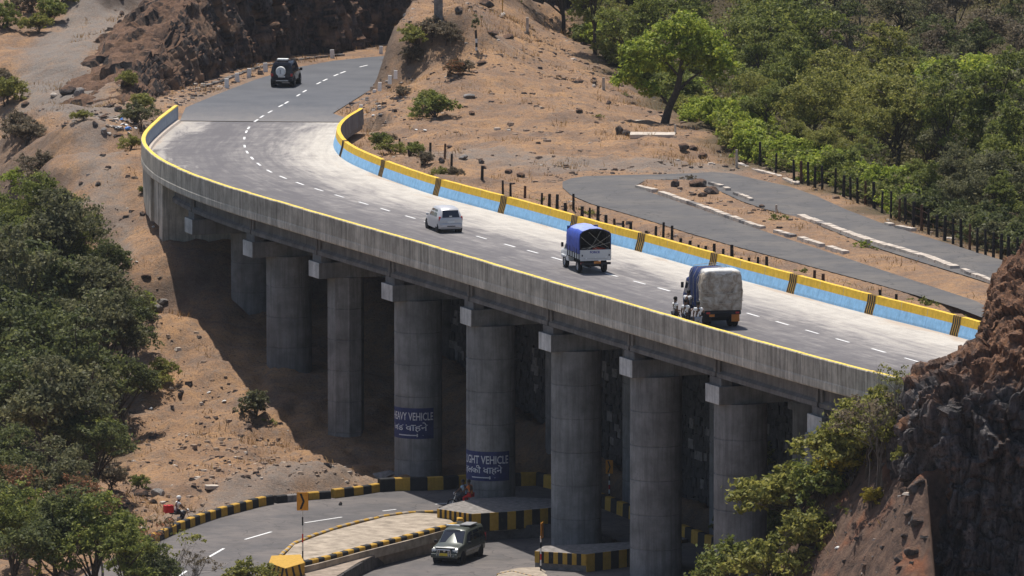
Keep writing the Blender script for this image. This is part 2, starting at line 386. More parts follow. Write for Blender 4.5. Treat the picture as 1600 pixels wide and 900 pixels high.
def floor_z(y): return np.interp(y, [380, 395, 415, 430, 445, 458, 466, 474], [-14.2, -14.2, -14.1, -13.4, -11.9, -9.6, -7.2, -3.5])
east_side = [tuple(p) for p in inner_l[::4]] + [(-5, 520), (80, 520), (80, 340)]
islet = U([(1010,281),(1075,281),(1110,292),(1175,322),(1250,340),(1350,383),(1450,416),(1555,447),(1640,480),(1560,472),(1420,430),(1300,391),(1180,355),(1080,319),(992,290)], 0.0)

xs = np.unique(np.round(np.r_[np.linspace(-400, -48, 40), np.arange(-48, 48, 0.4), np.linspace(48, 420, 50)], 3))
ys = np.unique(np.round(np.r_[np.linspace(120, 340, 40), np.arange(340, 560, 0.5), np.arange(560, 640, 0.9), np.linspace(640, 1250, 70)], 3))
X, Y = np.meshgrid(xs, ys); Z = ground(X, Y)
nx, ny = len(xs), len(ys)
verts = np.stack([X.ravel(), Y.ravel(), Z.ravel()], 1)
idx = np.arange(nx * ny).reshape(ny, nx)
faces = np.stack([idx[:-1, :-1].ravel(), idx[:-1, 1:].ravel(), idx[1:, 1:].ravel(), idx[1:, :-1].ravel()], 1)
me = bpy.data.meshes.new('ground'); me.vertices.add(len(verts)); me.vertices.foreach_set('co', verts.ravel())
me.loops.add(faces.size); me.loops.foreach_set('vertex_index', faces.ravel().astype(np.int32))
me.polygons.add(len(faces)); me.polygons.foreach_set('loop_start', np.arange(0, faces.size, 4, dtype=np.int32)); me.polygons.foreach_set('loop_total', np.full(len(faces), 4, np.int32))
me.update(calc_edges=True); me.polygons.foreach_set('use_smooth', np.ones(len(faces), bool))
# what the ground is made of, as masks (grey gravel tracks; leaf litter under the trees; rust earth)
grey = np.zeros(X.shape); litter = np.zeros(X.shape); rust = np.zeros(X.shape)
def brush(a, line, w0, w1, amt=1.0):
    return np.maximum(a, amt * (1 - sstep(w0, w1, line_dist(X, Y, line) + 0.9 * fbm(X * .5, Y * .5, 0, 3, 77))))
grey = brush(grey, U([(230,0),(150,40),(80,80),(110,120),(160,135)], 2.5), 1.5, 4.5)
grey = brush(grey, U([(100,80),(60,60),(130,60)], 2.5), 1.0, 3.0, .8)
grey = brush(grey, U([(100,190),(130,230),(165,270),(185,330),(215,380)], -1.5), 0.3, 1.6, .7)
grey = brush(grey, U([(700,240),(800,255),(900,262),(1000,262),(1090,268)], 0), 1.5, 5.0, .75)
grey = brush(grey, U([(720,80),(790,100)], 2), 0.5, 3.0, .6)
grey = brush(grey, U([(560,745),(400,765),(300,800)], -13), 0.8, 3.5, .7)
grey = brush(grey, U([(445,900),(560,872),(720,828)], -13.4), 1.5, 2.5, .6)
grey = brush(grey, U([(240,165),(300,160),(420,125)], 0), 0.5, 2.5, .5)
lp_ = [tuple(un(*q)) for q in ((0,360,-6),(140,415,-6.3),(195,560,-9.5),(225,700,-12.5),(130,780,-14.5),(0,800,-16),(-300,800,-20),(-300,360,-9))]
litter = np.maximum(litter, 1 - sstep(-3, .5, poly_sdf(X, Y, lp_)))
fe = U([(830,0),(870,60),(960,130),(1100,195),(1165,262),(1260,280),(1400,338),(1590,402),(1800,460)], 0.0)
forest_poly = [tuple(p) for p in fe] + [(90, 395), (160, 500), (160, 900), (-20, 900), (2, 640)]
litter = np.maximum(litter, 1 - sstep(-1, 2.5, poly_sdf(X, Y, forest_poly) + 1.2 * fbm(X * .4, Y * .4, 0, 2, 8)))
rust = np.maximum(rust, 1 - sstep(0, 5, poly_sdf(X, Y, U([(1200,900),(1440,720),(1500,900),(1500,1000),(1200,1000)], -7))))
rust = np.maximum(rust, (X > 20) * (Y < 380) * 1.0)
gy, gx = np.gradient(Z, ys, xs); steep = sstep(0.55, 1.3, np.hypot(gx, gy))
for nm, arr in (('grey', grey), ('litter', litter), ('rust', rust), ('steep', steep)):
    a = me.attributes.new(nm, 'FLOAT', 'POINT'); a.data.foreach_set('value', arr.ravel().astype(np.float32))

t = NT('earth'); p = t.pos()
n1 = t.noise(p, 0.22, 6, 0.65, 0.4); n2 = t.noise(p, 1.6, 6, 0.7); n3 = t.noise(p, 9.0, 5, 0.75)
n5 = t.noise(p, 3.6, 6, 0.72, .3)
c = t.ramp(n1, [(0.34, (0.205, 0.135, 0.095)), (0.48, (0.315, 0.19, 0.11)), (0.62, (0.42, 0.245, 0.125))])
c = t.mix(t.ramp(n2, [(0.45, 0.0), (0.68, 0.75)]), c, (0.225, 0.175, 0.14))
c = t.mix(t.ramp(n5, [(.54, 0.0), (.66, .7)]), c, (0.13, .09, .068))
c = t.mix(t.ramp(n5, [(.30, .5), (.42, 0.)]), c, (.46, .31, .19))
c = t.mix(t.ramp(n3, [(0.36, 0.75), (0.50, 0.0)]), c, (0.10, 0.075, 0.06))
c = t.mix(t.ramp(n3, [(0.60, 0.0), (0.74, 0.6)]), c, (0.50, 0.38, 0.27))
gm = t.attr('grey').outputs['Fac']; gcol = t.mix(t.ramp(n3, [(0.35, 0.0), (0.65, 1.0)]), (0.17, 0.145, 0.125), (0.27, 0.235, 0.205))
gm2 = t.math('MULTIPLY', gm, t.ramp(n2, [(0.3, 0.55), (0.6, 1.0)])); c = t.mix(gm2, c, gcol)
c = t.mix(t.attr('rust').outputs['Fac'], c, t.ramp(n2, [(0.3, (0.075, 0.045, 0.032)), (0.5, (0.20, 0.085, 0.048)), (0.7, (0.30, 0.14, 0.075))]))
c = t.mix(t.attr('litter').outputs['Fac'], c, t.ramp(n3, [(0.3, (0.035, 0.03, 0.02)), (0.6, (0.12, 0.095, 0.055)), (0.8, (0.20, 0.15, 0.085))]))
c = t.mix(t.math('MULTIPLY', t.attr('steep').outputs['Fac'], 0.75), c, t.ramp(n2, [(0.3, (0.05, 0.045, 0.042)), (0.6, (0.15, 0.115, 0.09))]))
hb = t.math('ADD', t.math('MULTIPLY', n2, 0.6), t.math('MULTIPLY', n3, 0.4))
M['earth'] = t.fin(c, 0.95, hb, 0.9, 0.25, 0.1)
me.materials.append(M['earth'])
gobj = bpy.data.objects.new('ground', me); COL.objects.link(gobj)
tag(gobj, 'dry brown hillside with grey gravel tracks around the viaduct', kind='structure')

def gz(x, y): return float(ground(np.array([x]), np.array([y]))[0])
_grid = Z
def gzf(x, y):
    """height of the built sheet (bilinear)"""
    i = min(max(np.searchsorted(xs, x) - 1, 0), nx - 2); j = min(max(np.searchsorted(ys, y) - 1, 0), ny - 2)
    a = (x - xs[i]) / (xs[i + 1] - xs[i]); b = (y - ys[j]) / (ys[j + 1] - ys[j])
    return float((Z[j, i] * (1 - a) + Z[j, i + 1] * a) * (1 - b) + (Z[j + 1, i] * (1 - a) + Z[j + 1, i + 1] * a) * b)
def onray(u, v):
    """the place on the terrain seen at pixel u,v in the photograph"""
    lo = None
    for y in np.arange(330, 700, 0.75):
        # ray height at y
        dx = (u - 800) / F; dz = -(v - 450) / F; c_, s_ = math.cos(PITCH), math.sin(PITCH)
        d = (dx, c_ + dz * s_, -s_ + dz * c_); tt = y / d[1]; x = d[0] * tt; z = CAMH + d[2] * tt
        if z < gzf(x, y): return np.array([x, y, gzf(x, y)])
    p = un(u, v, 0); return np.array([p[0], p[1], gzf(*p)])

def sheet(name, poly, z, mat, label, kind='structure'):
    bm = bmesh.new(); vs = [bm.verts.new((p[0], p[1], z)) for p in poly]
    es = [bm.edges.new((vs[i], vs[(i + 1) % len(vs)])) for i in range(len(vs))]
    bmesh.ops.triangle_fill(bm, edges=es, use_beauty=True)
    for f in bm.faces:
        if f.normal.z < 0: f.normal_flip()
    m_ = bpy.data.meshes.new(name); bm.to_mesh(m_); bm.free(); m_.materials.append(mat)
    o = bpy.data.objects.new(name, m_); COL.objects.link(o); tag(o, label, kind=kind); return o
def chaikin(p, k=2, closed=True):
    p = [np.array(q) for q in p]
    for _ in range(k):
        q = []
        for i in range(len(p) if closed else len(p) - 1):
            a, b = p[i], p[(i + 1) % len(p)]; q += [a * .75 + b * .25, a * .25 + b * .75]
        p = q if closed else [p[0]] + q + [p[-1]]
    return p

def asphalt(name, base, dust, sc=1.0, lo=0.45):
    t = NT(name); p = t.pos(); n1 = t.noise(p, 0.25 * sc, 5, 0.6, 0.5); n3 = t.noise(p, 14, 4, 0.8); n2 = t.noise(p, 1.1, 5, .7); n4 = t.noise(t.pos((.5, 2.2, 1)), .7, 6, .75, .5)
    c = t.mix(t.ramp(n1, [(lo, 0.0), (0.75, 0.9)]), base, dust)
    c = t.mix(t.ramp(n2, [(0.35, 0.5), (0.5, 0.0)]), c, tuple(k * .62 for k in base))
    c = t.mix(t.ramp(n4, [(0.55, 0.0), (0.66, .55)]), c, tuple(k * 1.15 for k in dust))
    vor = t.n('ShaderNodeTexVoronoi', feature='DISTANCE_TO_EDGE'); vor.inputs['Scale'].default_value = .28; vw = t.n('ShaderNodeVectorMath', operation='ADD'); nn = t.n('ShaderNodeTexNoise'); nn.inputs['Scale'].default_value = .9; t.l(p, nn.inputs['Vector']); t.l(p, vw.inputs[0]); t.l(nn.outputs['Color'], vw.inputs[1]); t.l(vw.outputs[0], vor.inputs['Vector'])
    c = t.mix(t.ramp(vor.outputs['Distance'], [(0.0, 0.7), (0.012, 0.0)]), c, tuple(k * .4 for k in base))
    c = t.mix(t.ramp(n3, [(0.3, 0.3), (0.6, 0.0)]), c, tuple(k * .55 for k in base))
    M[name] = t.fin(c, 0.85, n3, 0.2, 0.01, 0.3)
asphalt('asphalt_old', (0.10, 0.094, 0.092), (0.165, 0.145, 0.125))
asphalt('asphalt_low', (0.105, 0.097, 0.096), (0.20, 0.17, 0.15), 1.0, 0.4)
sheet('side_road', chaikin(sideP, 1), 0.012, M['asphalt_old'], 'old grey tar side road splitting in two beyond the viaduct')
sheet('road', roadA, ZA, M['asphalt_low'], 'lower road curving under the viaduct behind the traffic island')
rb = sheet('road', roadB, ZB, M['asphalt_low'], 'lower road in front of the traffic island, the grey jeep on it')
# ---------------------------------------------------------------- concrete viaduct
def concrete(name, base, streak=0.5, rust=0.0, lo=.3, hi=.7):
    # poured concrete: run-off streaks, blotches, fine pitting
    t = NT(name); p = t.pos(); st = t.noise(t.pos((2.6, 2.6, 0.16)), 1.6, 6, 0.75, 0.3); bl = t.noise(p, 0.8, 5, 0.65); fi = t.noise(p, 7, 4, 0.7)
    c = t.mix(t.ramp(bl, [(0.3, 0.0), (0.7, 1.0)]), tuple(k * .62 for k in base), tuple(min(1, k * 1.28) for k in base))
    c = t.mix(t.math('MULTIPLY', t.ramp(st, [(0.46, 0.0), (0.62, 1.0)]), streak), c, tuple(k * .34 for k in base))
    c = t.mix(t.ramp(st, [(0.3, streak * .5), (0.42, 0.0)]), c, tuple(min(1, k * 1.4) for k in base))
    if rust: c = t.mix(t.math('MULTIPLY', t.ramp(bl, [(0.66, 0.0), (0.76, 1.0)]), rust), c, (0.16, 0.09, 0.06))
    c = t.mix(t.ramp(fi, [(0.32, 0.35), (0.45, 0.0)]), c, tuple(k * .5 for k in base))
    M[name] = t.fin(c, 0.9, fi, 0.35, 0.03, 0.15); return t.m
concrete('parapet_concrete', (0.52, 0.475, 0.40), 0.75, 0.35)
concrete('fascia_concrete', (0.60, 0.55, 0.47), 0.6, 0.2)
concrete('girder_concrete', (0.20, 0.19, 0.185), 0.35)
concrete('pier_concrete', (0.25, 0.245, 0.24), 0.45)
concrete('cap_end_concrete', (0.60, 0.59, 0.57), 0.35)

def paint(name, col, wear=0.35, under=(0.30, 0.27, 0.24), scale=3.0, stl=0.3):
    t = NT(name); p = t.pos(); st = t.noise(t.pos((3.0, 3.0, 0.25)), 1.8, 5, 0.75); bl = t.noise(p, scale, 6, 0.72)
    c = t.mix(t.ramp(bl, [(0.35, 0.0), (0.65, 1.0)]), tuple(k * .82 for k in col), tuple(min(1, k * 1.12) for k in col))
    c = t.mix(t.math('MULTIPLY', t.ramp(st, [(0.52, 0.0), (0.68, 1.0)]), stl), c, tuple(k * .4 for k in col))
    c = t.mix(t.math('MULTIPLY', t.ramp(bl, [(0.60, 0.0), (0.70, 1.0)]), wear), c, under)
    M[name] = t.fin(c, 0.75, bl, 0.1, 0.01, 0.25); return t.m
paint('yellow_paint', (0.80, 0.50, 0.045), 0.45, (0.45, 0.38, 0.26))
paint('yellow_pale', (0.80, 0.58, 0.10), 0.45, (0.42, 0.36, 0.26))
paint('blue_paint', (0.27, 0.52, 0.78), 0.55, (0.50, 0.52, 0.52))
paint('blue_faded_shaded', (0.27, 0.32, 0.38), 0.5)  # faded blue, greyed to carry the shade on the parapet's inner face
paint('black_paint', (0.025, 0.025, 0.026), 0.5, (0.15, 0.12, 0.09), 4)
paint('ochre_paint', (0.52, 0.30, 0.045), 0.6, (0.28, 0.22, 0.16), 4)
paint('white_paint', (0.78, 0.77, 0.73), 0.25, (0.4, 0.36, 0.32), 6)

# deck surface: worn dark lanes, pale dust along both edges (UV: x = metres from outer edge, y = metres along)
t = NT('deck_surface'); uv = t.n('ShaderNodeUVMap'); uv.uv_map = 'plan'; sp = t.n('ShaderNodeSeparateXYZ'); t.l(uv.outputs[0], sp.inputs[0])
mp = t.n('ShaderNodeMapping'); mp.inputs['Scale'].default_value = (1.0, 0.07, 1); t.l(uv.outputs[0], mp.inputs[0])
mp2 = t.n('ShaderNodeMapping'); mp2.inputs['Scale'].default_value = (0.42, 0.10, 1); t.l(uv.outputs[0], mp2.inputs[0])
strk = t.noise(mp.outputs[0], 2.6, 6, 0.7); blot = t.noise(mp2.outputs[0], 1.0, 6, 0.68, 0.8); fine = t.noise(t.pos(), 12, 4, 0.75); patch = t.noise(t.pos(), 0.55, 5, 0.7, 1.0)
q = t.math('ADD', sp.outputs[0], t.math('MULTIPLY', t.math('SUBTRACT', blot, 0.5), 7.5)); q = t.math('ADD', q, t.math('MULTIPLY', t.math('SUBTRACT', strk, 0.5), 1.6)); q = t.math('DIVIDE', q, 14.0)
pale = t.ramp(q, [(0.0, 0.85), (0.085, 0.62), (0.15, 0.10), (0.32, 0.0), (0.40, 0.12), (0.48, 0.22), (0.56, 0.18), (0.64, 0.36), (0.72, 0.62), (0.80, 0.85), (0.97, 1.0)])
f2 = t.math('ADD', pale, t.math('MULTIPLY', t.math('SUBTRACT', strk, 0.5), 0.8)); f2 = t.math('ADD', f2, t.math('MULTIPLY', t.math('SUBTRACT', patch, 0.5), 0.75))
far = t.ramp(t.math('DIVIDE', sp.outputs[1], 200.0), [(0.0, 0.0), (1, 1)])
c = t.ramp(f2, [(0.0, (0.125, 0.115, 0.118)), (0.22, (0.185, 0.17, 0.165)), (0.45, (0.30, 0.275, 0.255)), (0.72, (0.40, 0.365, 0.325)), (1.0, (0.53, 0.49, 0.43))])
c = t.mix(t.ramp(fine, [(0.30, 0.4), (0.5, 0.0)]), c, (0.11, 0.10, 0.10))
c = t.mix(t.ramp(q, [(0.0, 0.35), (0.05, 0.0), (0.94, 0.0), (1.0, 0.5)]), c, (0.36, 0.24, 0.15))
M['deck_surface'] = t.fin(c, 0.85, fine, 0.2, 0.01, 0.25)
# newer tar of the approach
t = NT('tar'); p = t.pos(); a_ = t.noise(p, 0.3, 5, .6); b_ = t.noise(p, 16, 3, .8)
c = t.mix(t.ramp(a_, [(.35, 0.), (.7, 1.)]), (0.085, 0.089, 0.099), (0.125, 0.127, 0.135))
sy = t.n('ShaderNodeSeparateXYZ'); t.l(p, sy.inputs[0]); nd = t.noise(t.pos((1, .25, 1)), 1.6, 6, .75, .5); dd_ = t.math('ADD', t.math('DIVIDE', t.math('SUBTRACT', sy.outputs[1], 505.5), 14.0), t.math('MULTIPLY', t.math('SUBTRACT', nd, .5), 1.3))
c = t.mix(t.ramp(dd_, [(0.0, .85), (.5, .35), (1.0, 0.)]), c, (.21, .19, .175))
c = t.mix(t.ramp(b_, [(.3, .4), (.6, 0.)]), c, (0.04, 0.04, 0.045)); M['tar'] = t.fin(c, 0.8, b_, 0.2, 0.01, 0.3)

via = empty('viaduct', (*cpt(70), 0)); vo = Vector(via.location)
tag(via, 'long curved concrete road viaduct on round columns with yellow and blue parapets', 'viaduct')
def vmesh(name, vs, fs, mats, mi=None, parent=None, smooth=False):
    vs = [(v[0] - vo.x, v[1] - vo.y, v[2]) for v in vs]
    return mesh_obj(name, vs, fs, mats, parent or via, mi, smooth)
def sweep(ss, which, prof, mats, pm, name, parent=None, jit=None, close=True):
    """prof: list of (offset inwards from edge, z); swept along stations ss; pm material per profile segment"""
    vs = []; n = len(prof)
    for i, s in enumerate(ss):
        for k, (o, z) in enumerate(prof):
            p_ = edge(s, which, o); vs.append((p_[0], p_[1], z + (jit(s, k) if jit else 0)))
    fs = []; mi = []
    for i in range(len(ss) - 1):
        for k in range(n if close else n - 1):
            a = i * n + k; b = i * n + (k + 1) % n; f = (a, b, b + n, a + n)
            fs.append(f if which == 'o' else f[::-1]); mi.append(pm[k])
    if close:
        e = tuple(range(n)); f0 = e[::-1] if which == 'o' else e; fs.append(f0); fs.append(tuple(i + (len(ss) - 1) * n for i in (e if which == 'o' else e[::-1]))); mi += [pm[0], pm[0]]
    return vmesh(name, vs, fs, mats, mi, parent)

# slab with the running surface
def slab():
    ss = np.arange(1.0, S_JOINT + .01, 1.0); lat = np.linspace(0, 1, 15); vs = []; uvs = []
    for s in ss:
        a, b = edge(s, 'o', 0.05), edge(s, 'i', -0.1)
        wd = np.hypot(*(b - a))
        for l_ in lat:
            p_ = a * (1 - l_) + b * l_; vs.append((p_[0], p_[1], 0.0)); uvs.append((l_ * wd, s))
    n = len(lat); fs = [(i * n + k, (i + 1) * n + k, (i + 1) * n + k + 1, i * n + k + 1) for i in range(len(ss) - 1) for k in range(n - 1)]
    o = vmesh('deck_surface', vs, [f[::-1] for f in fs], M['deck_surface'])
    ul = o.data.uv_layers.new(name='plan')
    for lp in o.data.loops: ul.data[lp.index].uv = uvs[lp.vertex_index]
    if o.data.polygons[0].normal.z < 0: o.data.flip_normals()
    vs = []; fs = []
    for s in ss:
        a, b = edge(s, 'o', 0.1), edge(s, 'i', 0.0)
        vs += [(a[0], a[1], -.02), (b[0], b[1], -.02), (b[0], b[1], -.40), (a[0], a[1], -.40)]
    for i in range(len(ss) - 1):
        for k in range(4): fs.append((i * 4 + k, i * 4 + (k + 1) % 4, (i + 1) * 4 + (k + 1) % 4, (i + 1) * 4 + k))
    fs += [(0, 1, 2, 3), tuple(len(vs) - 4 + k for k in (3, 2, 1, 0))]
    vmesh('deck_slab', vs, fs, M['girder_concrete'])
slab()

# pier stations: where each cap's outer end is seen
# outer parapet, panel by panel
s_par = []; s = 1.0; k = 0
joints = sorted(cap_s + [1.0, S_JOINT])
for a, b in zip(joints[:-1], joints[1:]):
    n = max(1, round((b - a) / 2.4)); s_par += [(a + (b - a) * i / n, a + (b - a) * (i + 1) / n, i == 0) for i in range(n)]
for a, b, first in s_par:
    g = 0.02 if first else 0.006; dz = rnd.uniform(-.012, .012); do = rnd.uniform(-.008, .008)
    ss = np.linspace(a + g, b - g, 4)
    jf = lambda s_, k_, dz=dz: dz if k_ in (3, 4, 5) else 0
    prof = [(0.30, 0.02), (0.0 + do, -0.02), (-0.0 + do, -0.02), (0.0 + do, 1.0), (0.03 + do, 1.05), (0.27, 1.05), (0.29, 0.985)]
    o = sweep(ss, 'o', prof, [M['parapet_concrete'], M['yellow_pale'], M['blue_faded_shaded']], [0, 0, 0, 0, 1, 1, 2], 'parapet_panel', jit=jf)
# fascia below with a ledge
for a, b in zip(joints[:-1], joints[1:]):
    ss = np.linspace(a + .015, b - .015, max(4, int((b - a) / 1.0)))
    prof = [(0.35, 0.01), (0.35, -0.5), (0.03, -0.5), (-0.012, -0.43), (-0.014, -0.10), (0.012, -0.02)]
    sweep(ss, 'o', prof, M['fascia_concrete'], [0] * 6, 'fascia')
# kerb inside the outer parapet, far part only where it shows
ss = np.arange(S_JOINT - 36, S_JOINT, 1.0)
sweep(ss, 'o', [(0.32, 0.0), (0.32, 0.16), (0.55, 0.15), (0.62, 0.0)], simple('kerb_pale', (0.5, 0.42, 0.35), .9, .3, 5), [0] * 4, 'kerb')

# inner barrier: 12 m lengths, each of three panels, black-on-yellow stripes at the ends
mark_px = [(536,244),(603,276),(690,306),(790,332),(903,363),(1006,391),(1124,425),(1243,457),(1369,491),(1502,524)]
mark_s = []
for m_ in mark_px:
    p_ = un(*m_, 0); sm = sS[np.argmin([np.hypot(*(edge(s_, 'i') - p_)) for s_ in sS])]; mark_s.append(float(sm))
mark_s = sorted(mark_s)
BH = 1.02
bprof = [(0.42, 0.0), (0.40, 0.12), (0.26, 0.60), (0.20, BH), (-0.06, BH), (-0.10, -0.1)]
ms = [1.0] + mark_s + [S_JOINT - 0.5]
for i in range(len(ms) - 1):
    a = ms[i] + (0.5 if i > 0 else 0); b = ms[i + 1] - (0.5 if i < len(ms) - 2 else 0)
    n = max(1, round((b - a) / 3.6))
    for k in range(n):
        ss = np.linspace(a + (b - a) * k / n + .012, a + (b - a) * (k + 1) / n - .012, 5)
        sweep(ss, 'i', bprof, [M['blue_paint'], M['yellow_paint'], M['girder_concrete']], [0, 0, 1, 1, 2, 2], 'barrier_panel', jit=lambda s_, k_: 0.006 * math.sin(s_ * 1.7) if k_ in (3, 4) else 0)
for s_ in mark_s:
    pp = [(o + (0.015 if k < 5 else 0), z + (0.008 if k in (3, 4) else 0)) for k, (o, z) in enumerate(bprof)]
    pan = sweep(np.linspace(s_ - .5, s_ + .5, 3), 'i', pp, M['ochre_paint'], [0] * 6, 'striped_panel')
    for j in range(4):
        c0 = s_ - .375 + j * .25
        pp2 = [(0.45, 0.01), (0.43, 0.125), (0.29, 0.61), (0.225, BH + .012), (-0.04, BH + .014), (0.10, BH - .1)]
        st = sweep(np.linspace(c0 - .062, c0 + .062, 2), 'i', pp2, M['black_paint'], [0] * 6, 'stripe', parent=None)
        st.parent = pan

# girders between the caps, caps, columns with painted boards
gst = [3.0] + sorted(cap_s) + [S_JOINT - 30]
for i in range(len(gst) - 1):
    a, b = gst[i] + .12, gst[i + 1] - .12
    for off in (1.25, 3.9, 6.6, 9.3, 12.0):
        ss = np.linspace(a, b, 5)
        prof = [(off - .35, -.41), (off - .35, -.55), (off - .12, -.62), (off - .12, -1.35), (off - .30, -1.5), (off - .30, -1.72), (off + .30, -1.72), (off + .30, -1.5), (off + .12, -1.35), (off + .12, -.62), (off + .35, -.55), (off + .35, -.41)]
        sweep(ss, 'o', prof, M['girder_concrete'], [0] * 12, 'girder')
    for s_ in (a + .15, b - .15):
        mb = MB(); t_ = ctan(s_); ang = math.atan2(t_[1], t_[0]); pa = edge(s_, 'o', 1.0); pb = edge(s_, 'o', 12.0); c_ = (pa + pb) / 2
        mb.box((c_[0] - vo.x, c_[1] - vo.y, -1.06), (0.3, np.hypot(*(pa - pb)), 1.28), 0, ang); mb.build('cross_beam', M['girder_concrete'], via)
base_z = {}
for i, s_ in enumerate(cap_s):
    t_ = ctan(s_); n_ = np.array([t_[1], -t_[0]]); ang = math.atan2(t_[1], t_[0])
    a = edge(s_, 'o', 0.75); b = edge(s_, 'i', 1.0); c_ = (a + b) / 2; L = np.hypot(*(b - a))
    mb = MB(); mb.box((0, 0, 0), (1.85, L, 0.95), 0)
    cap = mb.build('pier_cap', [M['pier_concrete'], M['cap_end_concrete']], via, bevel=0.03)
    cap.location = (c_[0] - vo.x, c_[1] - vo.y, -2.6); cap.rotation_euler = (0, 0, ang)
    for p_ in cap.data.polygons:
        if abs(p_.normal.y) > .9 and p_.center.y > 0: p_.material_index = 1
    for k_ in range(5):
        q_ = edge(s_, 'o', 1.25 + 2.69 * k_); mb = MB(); mb.box((q_[0] - vo.x, q_[1] - vo.y, -1.93), (1.5, .6, .38), 0, ang)
        mb.build('bearing_plinth', M['girder_concrete'], via)
    # column offset so that its left edge stands where the photograph has it
    R = col_R[i]; ofs = col_o[i]
    for w_, of in enumerate((float(ofs), float(ofs) + 9.4)):
        p_ = edge(s_, 'o', of); g0 = gzf(*p_) - 1.6; z1 = -3.075
        if g0 > z1 - .5: continue
        mb = MB(); zz = [g0]; zt = z1
        rings = []
        while zt > g0: rings.append(zt); zt -= 1.85
        # pour joints every 1.85 m, recessed a little
        prof = [(R, g0)]
        for zr in reversed(rings[1:]): prof += [(R, zr - .035), (R - .035, zr - .022), (R - .035, zr + .022), (R, zr + .035)]
        prof += [(R, z1), (0, z1)]
        if i == 2:
            prof2 = prof; mb.lathe(prof2, (0, 0, 0), 8)
        else: mb.lathe(prof, (0, 0, 0), 40)
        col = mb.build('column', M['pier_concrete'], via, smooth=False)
        if i != 2:
            col.data.polygons.foreach_set('use_smooth', [True] * len(col.data.polygons))
            col.data.set_sharp_from_angle(angle=math.radians(40))
        col.location = (p_[0] - vo.x, p_[1] - vo.y, 0)
        if i == 2: col.rotation_euler = (0, 0, math.radians(12))
        if w_ == 0: base_z[i] = (p_, g0 + 1.6, R, col)
# abutment at the far end
sa = sorted(cap_s)[-1] + 6.5
for s0, dep, ww in ((sa, 5.5, 1.2), (sa + 4.5, 3.0, 8.0)):
    t_ = ctan(s0); ang = math.atan2(t_[1], t_[0]); pa, pb = edge(s0, 'o', .3), edge(s0, 'i', .3); c_ = (pa + pb) / 2
    mb = MB(); mb.box((c_[0] - vo.x, c_[1] - vo.y, -.45 - dep / 2), (ww, np.hypot(*(pb - pa)), dep), 0, ang); mb.build('abutment', M['fascia_concrete'], via, bevel=.04)
# wing wall under the parapet on the left bank
for a, b in ((sa + 3, sa + 12), (sa + 12, S_JOINT - 18)):
    d0, d1 = (2.9, 1.9) if a < sa + 4 else (1.9, .9)
    sweep(np.linspace(a, b, 7), 'o', [(.5, -.5), (.5, -.5 - d0), (.1, -.5 - d0), (.08, -.5)], M['parapet_concrete'], [0] * 4, 'wing_wall', jit=lambda s_, k_: (d0 - d1) * (s_ - a) / (b - a) if k_ in (1, 2) else 0)

# painted boards wrapped on two columns
navy = simple('navy_paint', (0.035, 0.045, 0.13), .8, .3, 4)
letter = simple('letter_paint', (0.62, 0.62, 0.64), .8, .2, 8)
def wrap_board(i, u_l, u_r, v_t, v_b, lines):
    p_, g_, R, col = base_z[i]; d = p_[1]; sc_ = F / d
    uc = pr(p_[0], p_[1], -8)[0]
    zt = min(np.arange(-14, -3, .02), key=lambda z: abs(pr(p_[0], p_[1] - R, z)[1] - v_t)); zb = min(np.arange(-14, -3, .02), key=lambda z: abs(pr(p_[0], p_[1] - R, z)[1] - v_b))
    r = R + .012
    # angle measured from the column towards the camera; the board starts just round the left edge
    th0 = -math.radians(91); th1 = math.asin(max(-1, min(1, ((u_r - uc) / sc_) / r)))
    n = 30; vs = []
    for k in range(n + 1):
        th = th0 + (th1 - th0) * k / n
        for z in (zb, zt): vs.append((r * math.sin(th), -r * math.cos(th), z))
    fs = [(2 * k, 2 * k + 2, 2 * k + 3, 2 * k + 1) for k in range(n)]
    bd = mesh_obj('painted_board', vs, fs, navy, col)
    H_ = zt - zb; Wd = r * (th1 - th0)
    for txt, f0, f1, h0, h1 in lines:
        if txt == 'ARROW':
            bm = bmesh.new(); n_ = 8; top_ = [bm.verts.new((.74 * q / n_, .66, 0)) for q in range(n_ + 1)]; bot_ = [bm.verts.new((.74 * q / n_, .34, 0)) for q in range(n_ + 1)]
            for q in range(n_): bm.faces.new((bot_[q], bot_[q + 1], top_[q + 1], top_[q]))
            bm.faces.new([bm.verts.new(c_) for c_ in ((.74, 0, 0), (1, .5, 0), (.74, 1, 0))])
        else:
            cu = bpy.data.curves.new('lettering', 'FONT'); cu.body = txt; cu.resolution_u = 2; cu.offset = 0.012
            to = bpy.data.objects.new('tmp', cu); COL.objects.link(to); dg = bpy.context.evaluated_depsgraph_get(); mm = bpy.data.meshes.new_from_object(to.evaluated_get(dg))
            bm = bmesh.new(); bm.from_mesh(mm); bpy.data.objects.remove(to)
        xs_ = [v_.co.x for v_ in bm.verts]; ys_ = [v_.co.y for v_ in bm.verts]; x0, x1, y0, y1 = min(xs_), max(xs_), min(ys_), max(ys_)
        for v_ in bm.verts:
            fx = f0 + (v_.co.x - x0) / (x1 - x0) * (f1 - f0); fz = h0 + (v_.co.y - y0) / (y1 - y0) * (h1 - h0)
            th = th0 + (th1 - th0) * fx; rr = r + .008
            v_.co = Vector((rr * math.sin(th), -rr * math.cos(th), zb + fz * H_))
        m2 = bpy.data.meshes.new('lettering'); bm.to_mesh(m2); bm.free(); m2.materials.append(letter); link_mesh('lettering', m2, col)
iH = [k for k, u0 in enumerate(cap_u) if u0 == 604][0]; iL = iH + 1
wrap_board(iH, 620, 678, 638, 686, [('HEAVY VEHICLE', .10, .985, .60, .86), ('जड वाहने', .12, .87, .22, .54), ('ARROW', .30, .80, .06, .17)])
